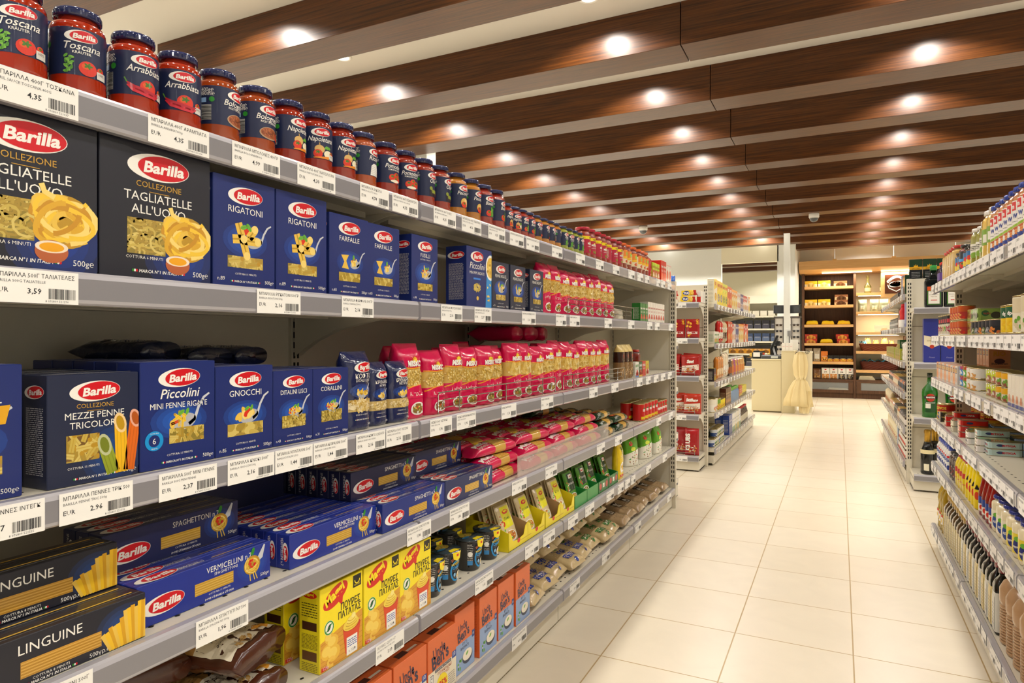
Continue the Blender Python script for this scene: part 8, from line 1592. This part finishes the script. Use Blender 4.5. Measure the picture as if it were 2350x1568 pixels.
CKE = [small_carton(.22, .115, .12, H('e8b82a'), H('e8e0c8'), H('e8c87a'), '', RED, .45), small_carton(.23, .1, .12, H('8a5a3a'), H('c8a880'), H('5a3a22'), '', WHITE, .5), small_carton(.22, .085, .1, H('b8341c'), H('8a1c14'), H('d8923a'), '', WHITE, .5)]
for i, x in enumerate((-.5, -.265, .02)): BK_(CKE[0 if i < 2 else 1], 'cake_box', x, BZ[0], f'{("first yellow", "second yellow", "brown")[i]} cake box on the top oak shelf', 'cake box', 'cake boxes')
for i, x in enumerate((-.5, -.265, .03)): BK_(CKE[0 if i < 2 else 1], 'cake_box', x, BZ[1], f'{("first yellow", "second yellow", "lower brown")[i]} cake box on the second oak shelf', 'cake box', 'cake boxes')
BK_(CKE[1], 'cake_box', .035, BZ[1]+.1007, 'upper brown cake box stacked on the second oak shelf', 'cake box', 'cake boxes')
def ypack(seed, c2): 
    m = pillow(.25, .09, .085, H('ecc81c'), (lambda a: (a.ell(.04, .03, .05, .025, c2, 1, 18), a.ell(-.06, .03, .03, .014, RED, 1, 14), a)[2])(Art()), seed, nx=22, na=16); return [('', m.mesh('roll_pack'))]
YPK = [ypack(1, H('f0d84a')), ypack(2, H('4a2a1c')), ypack(3, H('8a3a1c'))]
for i, x in enumerate((-.48, -.2, .08)): BK_(YPK[i], 'cake_pack', x, BZ[2], f'{ORD[i]} yellow wrapped cake on the third oak shelf', 'cake pack', 'yellow wrapped cakes')
for i, (x, l, k) in enumerate(((-.5, 0, 2), (-.498, 1, 2), (.07, 0, 2), (.05, 1, 2))): BK_(CKE[k], 'cake_box', x, BZ[3]+.0858*l, f'{("lower", "upper")[l]} red cake box of the {("first", "second")[i//2]} red stack, fourth oak shelf', 'cake box', 'red cake boxes')
BK_(YPK[0], 'cake_pack', -.225, BZ[3], 'yellow wrapped cake between the red boxes, fourth oak shelf', 'cake pack', 'yellow wrapped cakes')
CLB_ = [('', bag(.13, .26, .08, H('a89a84'), (lambda a: (a.rect(-.04, .05, .04, .15, H('d8d4c8'), 1), heap(a, 0, .04, .05, .03, 20, .008, .8, 3, (H('8a6a3a'), H('c8a868'))), a)[2])(Art()), None, 95, mt=FOIL, crimp=.7, wr=.006)[0].mesh('rusk_bag'))]
for i, x in enumerate((-.54, -.39)): BK_(CLB_, 'rusk_bag', x, BZ[4], f'{ORD[i]} clear bag of rusks on the fifth oak shelf', 'bag', 'clear rusk bags', rot=R(4*i))
ORP = small_carton(.12, .2, .07, H('d8782a'), H('c87a2a'), H('e8a84a'), '', WHITE, .5); BK_(ORP, 'rusk_pack', -.26, BZ[4], 'orange and white rusk pack on the fifth oak shelf', 'pack', None)
BLB = small_carton(.11, .12, .07, H('1f1c1c'), H('d8842a'), H('e8b03a'), '', WHITE, .42)
for i in range(4): BK_(BLB, 'biscuit_box', -.165+.115*i-.0, BZ[4], f'{ORD[i]} small black biscuit box with orange picture, fifth oak shelf', 'biscuit box', 'black biscuit boxes')
BRB = [('', bag(.14, .2, .08, H('6a4424'), (lambda a: (heap(a, 0, .06, .05, .05, 30, .01, .8, 3, (H('c8923a'), H('8a5a2a'))), a)[1])(Art()), None, 96, mt=FOIL, crimp=.68, wr=.006)[0].mesh('cookie_bag'))]
for i, x in enumerate((-.54, -.39)): BK_(BRB, 'cookie_bag', x, .36, f'{ORD[i]} brown bag of cookies on the lowest board', 'bag', 'brown cookie bags')
def joa(c): return [('', bag(.14, .22, .06, H('ece8e0'), (lambda a: (a.rect(-.06, .005, .06, .1, c, 1), heap(a, 0, .055, .05, .04, 26, .01, 1.3, 4, (mixc(c, WHITE, .4), H('e8c87a'), BROWN)), a.text('joa', 0, .13, .03, BROWN, 2, bold=.03), a.ell(0, .185, .02, .012, RED, 1, 14), a)[4])(Art()), None, 97, pillow=True, crimp=.9, wr=.003)[0].mesh('cookie_bag'))]
JO = [joa(H('c8823a')), joa(H('c8823a')), joa(H('3a3028')), joa(H('3a3028'))]
for i in range(4): BK_(JO[i], 'cookie_bag', -.24+.142*i, .36, f'{ORD[i]} white cookie bag on the lowest board of the cabinet', 'bag', 'white cookie bags')
a = M()
for i in range(4): a.box(-.2+.01*i, 0, .012*i, .2-.02*i, .2, .012*i+.01, H('e4d9b8'), PAPER)
PAPS = [('', a.mesh('folded_bags'))]; spawn(PAPS, 'paper_bag_stack', (.0, BY+.06, .14), R(4), 'folded cream paper bags behind the glass of the first drawer', 'paper bags'); spawn(PAPS, 'paper_bag_stack', (.47, BY+.06, .36+.0006), R(-3), 'folded cream paper bags on the board under the bread baskets', 'paper bags', None, scale=(.7, .8, 1.6))
# inside the lit part
GBT = bottle([(.055, 0), (.06, .008), (.06, .13), (.03, .18), (.022, .25), (.026, .3)], H('a8a05a'), H('7a6a3a'), [(.027, .298), (.024, .34), (.0001, .341)], (.0605, .03, .1, H('c8c0a0')), None, mt=LIQUID, n=20)
for i, x in enumerate((.49, .75)): BK_(GBT, 'oil_jug', x, RZb[0], f'{("first", "second")[i]} clear glass jug of pale oil on the top lit shelf', 'jug', 'glass jugs', .15)
HBG = [('', bag(.15, .24, .1, H('9aa084'), (lambda a: (a.rect(-.04, .05, .04, .12, H('d0d4c0'), 1), a)[1])(Art()), None, 98, mt=FOIL, crimp=.66, wr=.008)[0].mesh('herb_bag'))]
for i, x in enumerate((.40, .60, .76)): BK_(HBG, 'herb_bag', x, RZb[1], f'{ORD[i]} clear bag of dried herbs on the second lit shelf', 'bag', 'herb bags', .1)
def loaf(w, d, h, c, slits=3):
    m = M(); vs = []; nx, ny = 18, 10
    m.lathe([(.02, 0), (.92, .0), (1, .12), (1, .3), (.9, .6), (.62, .88), (.3, .98), (.0001, 1)], 24, [c]*3+[mixc(c, H('e8b85a'), .4)]*4, mat('bread_crust', .6, bump=.6, bscale=40), sq=(2.6, 1.0)); m.xf(Matrix.Diagonal((w/2, d/2, h, 1))); m.xf(Matrix.Translation((0, d/2, 0)))
    s = M()
    for i in range(slits): x = w*(-.28+.28*i); s.tube([(x-.01, d*.28, h*.93), (x, d*.5, h*1.0), (x+.01, d*.72, h*.93)], .006, H('e8cf9a'), MATTE, 6)
    return [('crust', m.mesh('crust')), ('score_mark', s.mesh('score_mark'))]
PST = loaf(.13, .1, .07, H('4a2a14'))
for i, x in enumerate((.77, .92)): BK_(PST, 'pastry', x, RZb[2]+.012, f'{("first", "second")[i]} dark pastry under the clear cover on the third lit shelf', 'pastry', 'dark pastries', .12)
a = M(); a.box(-.24, 0, .001, .24, .26, .012, H('efe6cc'), PAINT); b = M(); b.box(-.24, 0, .013, .24, .003, .13, (1, 1, 1), GLASS); b.box(-.24, 0, .13, .24, .26, .133, (1, 1, 1), GLASS); b.box(-.24, .003, .013, -.237, .26, .13, (1, 1, 1), GLASS); b.box(.237, .003, .013, .24, .26, .13, (1, 1, 1), GLASS); spawn([('tray', a.mesh('tray')), ('clear_cover', b.mesh('clear_cover'))], 'pastry_case', (.84, BY+.05, RZb[2]), 0, 'clear pastry case on the third lit shelf', 'pastry case')
def basket(w, d, h, c):
    m = M(); n = 44; lay = 7; vs = []
    for l_ in range(lay+1):
        f = .86+.14*l_/lay
        for j in range(n):
            t = 2*math.pi*j/n; k = (abs(math.cos(t))**6+abs(math.sin(t))**6)**(-1/6); q = 1+.025*(1 if (j+l_) % 2 else -1); vs.append((w/2*f*k*math.cos(t)*q, d/2+d/2*f*k*math.sin(t)*q, h*l_/lay))
    m.raw(vs, [(l_*n+j, l_*n+(j+1) % n, (l_+1)*n+(j+1) % n, (l_+1)*n+j) for l_ in range(lay) for j in range(n)]+[tuple(range(n-1, -1, -1))], c, MATTE, False)
    rm = M(); rm.tube([(w/2*1.0*math.cos(t)*(abs(math.cos(t))**6+abs(math.sin(t))**6)**(-1/6), d/2+d/2*math.sin(t)*(abs(math.cos(t))**6+abs(math.sin(t))**6)**(-1/6), h) for t in [2*math.pi*j/32 for j in range(32)]], .014, mixc(c, BLACK, .2), MATTE, 6, True)
    return [('woven_side', m.mesh('woven_side')), ('rim', rm.mesh('rim'))]
def liner(w, d, c, seed):
    m = M(); n = 20; vs = []
    for i in range(n+1):
        for j in range(8): x, y = -w/2+w*i/n, d*j/7; vs.append((x, y, .035*noise.noise(Vector((x*14+seed, y*14, seed)))+.02*math.sin(i*1.3)))
    m.raw(vs, [(i*8+j, (i+1)*8+j, (i+1)*8+j+1, i*8+j+1) for i in range(n) for j in range(7)], c, mat('cloth', .85), True); return [('', m.mesh('cloth'))]
BKT = basket(.62, .3, .13, H('7a3a1c')); BK_(BKT, 'bread_basket', .66, RZb[3], 'wicker basket of loaves on the fourth lit shelf', 'basket', 'wicker baskets', .04); BK_(basket(.66, .32, .15, H('5a2412')), 'bread_basket', .69, RZb[4], 'dark red wicker basket with blue cloth on the lowest oak shelf', 'basket', 'wicker baskets', .04)
for i, x in enumerate((.49, .63, .77, .89)): L_ = loaf((.12, .12, .13, .1)[i], .2, (.19, .15, .19, .14)[i], (H('d8a24a'), H('b87a34'), H('e0b050'), H('c8923e'))[i]); BK_(L_, 'bread_loaf', x, RZb[3]+.06, f'{ORD[i]} golden loaf standing in the upper wicker basket', 'loaf', 'golden loaves', .1)
for i, x in enumerate((.5, .64, .78)): BK_(PST if i % 2 else loaf(.11, .09, .05, H('c8923e')), 'bread_roll', x, RZb[4]+.05, f'{ORD[i]} small roll in the dark red wicker basket', 'roll', 'small rolls', .12)
BK_(liner(.5, .26, H('4aa8c8'), 3), 'cloth_liner', .64, RZb[4]+.175, 'turquoise cloth lying over the dark red wicker basket', 'cloth', None, .07); BK_(liner(.14, .2, H('4aa8c8'), 5), 'cloth_liner', .41, RZb[3]+.165, 'turquoise cloth end in the upper wicker basket', 'cloth', None, .07)
# bakery sign
a = M(); a.box(.70, BY-.034, 1.92, 1.22, BY-.006, 2.42, Z3, OAK, bev=.002); b = M(); b.box(.765, BY-.045, 1.99, 1.135, BY-.031, 2.345, H('4a2412'), PAINT, bev=.003)
A = Art(); W2 = WHITE; A.poly([(.06*math.cos(t*.3)*1.9, .05*math.sin(t*.3)) for t in range(21)], W2, 1); A.ell(0, 0, .115, .052, W2, 1, 28, R(14))
for x in (-.055, -.015, .03): A.strip([(x-.012, .012+x*.2), (x+.004, .035+x*.2), (x+.016, .055+x*.2)], [.004, .012, .004], H('4a2412'), 2)
A.strip([(-.14, -.01), (-.115, -.075), (.0, -.135), (.15, -.045)], .016, W2, 1.4)
for i in range(9): t = i/8; leaf(A, -.14+.2*t, .06+.09*math.sin(t*2.2), .022, .9-.9*t, 1.3, W2); leaf(A, -.13+.2*t, .035+.09*math.sin(t*2.2), .018, .2-.6*t, 1.3, W2)
c = M(); c.art(A, lambda x, y, o: (.95+x, BY-.0455-o, 2.165+y), mat=PAINT)
r = tag(link('bakery_sign', None), 'brown square sign with a white loaf and wheat emblem on an oak board', 'sign')
for n_, m_ in (('board', a), ('sign_panel', b), ('emblem', c)): link(n_, m_.mesh(n_), r)
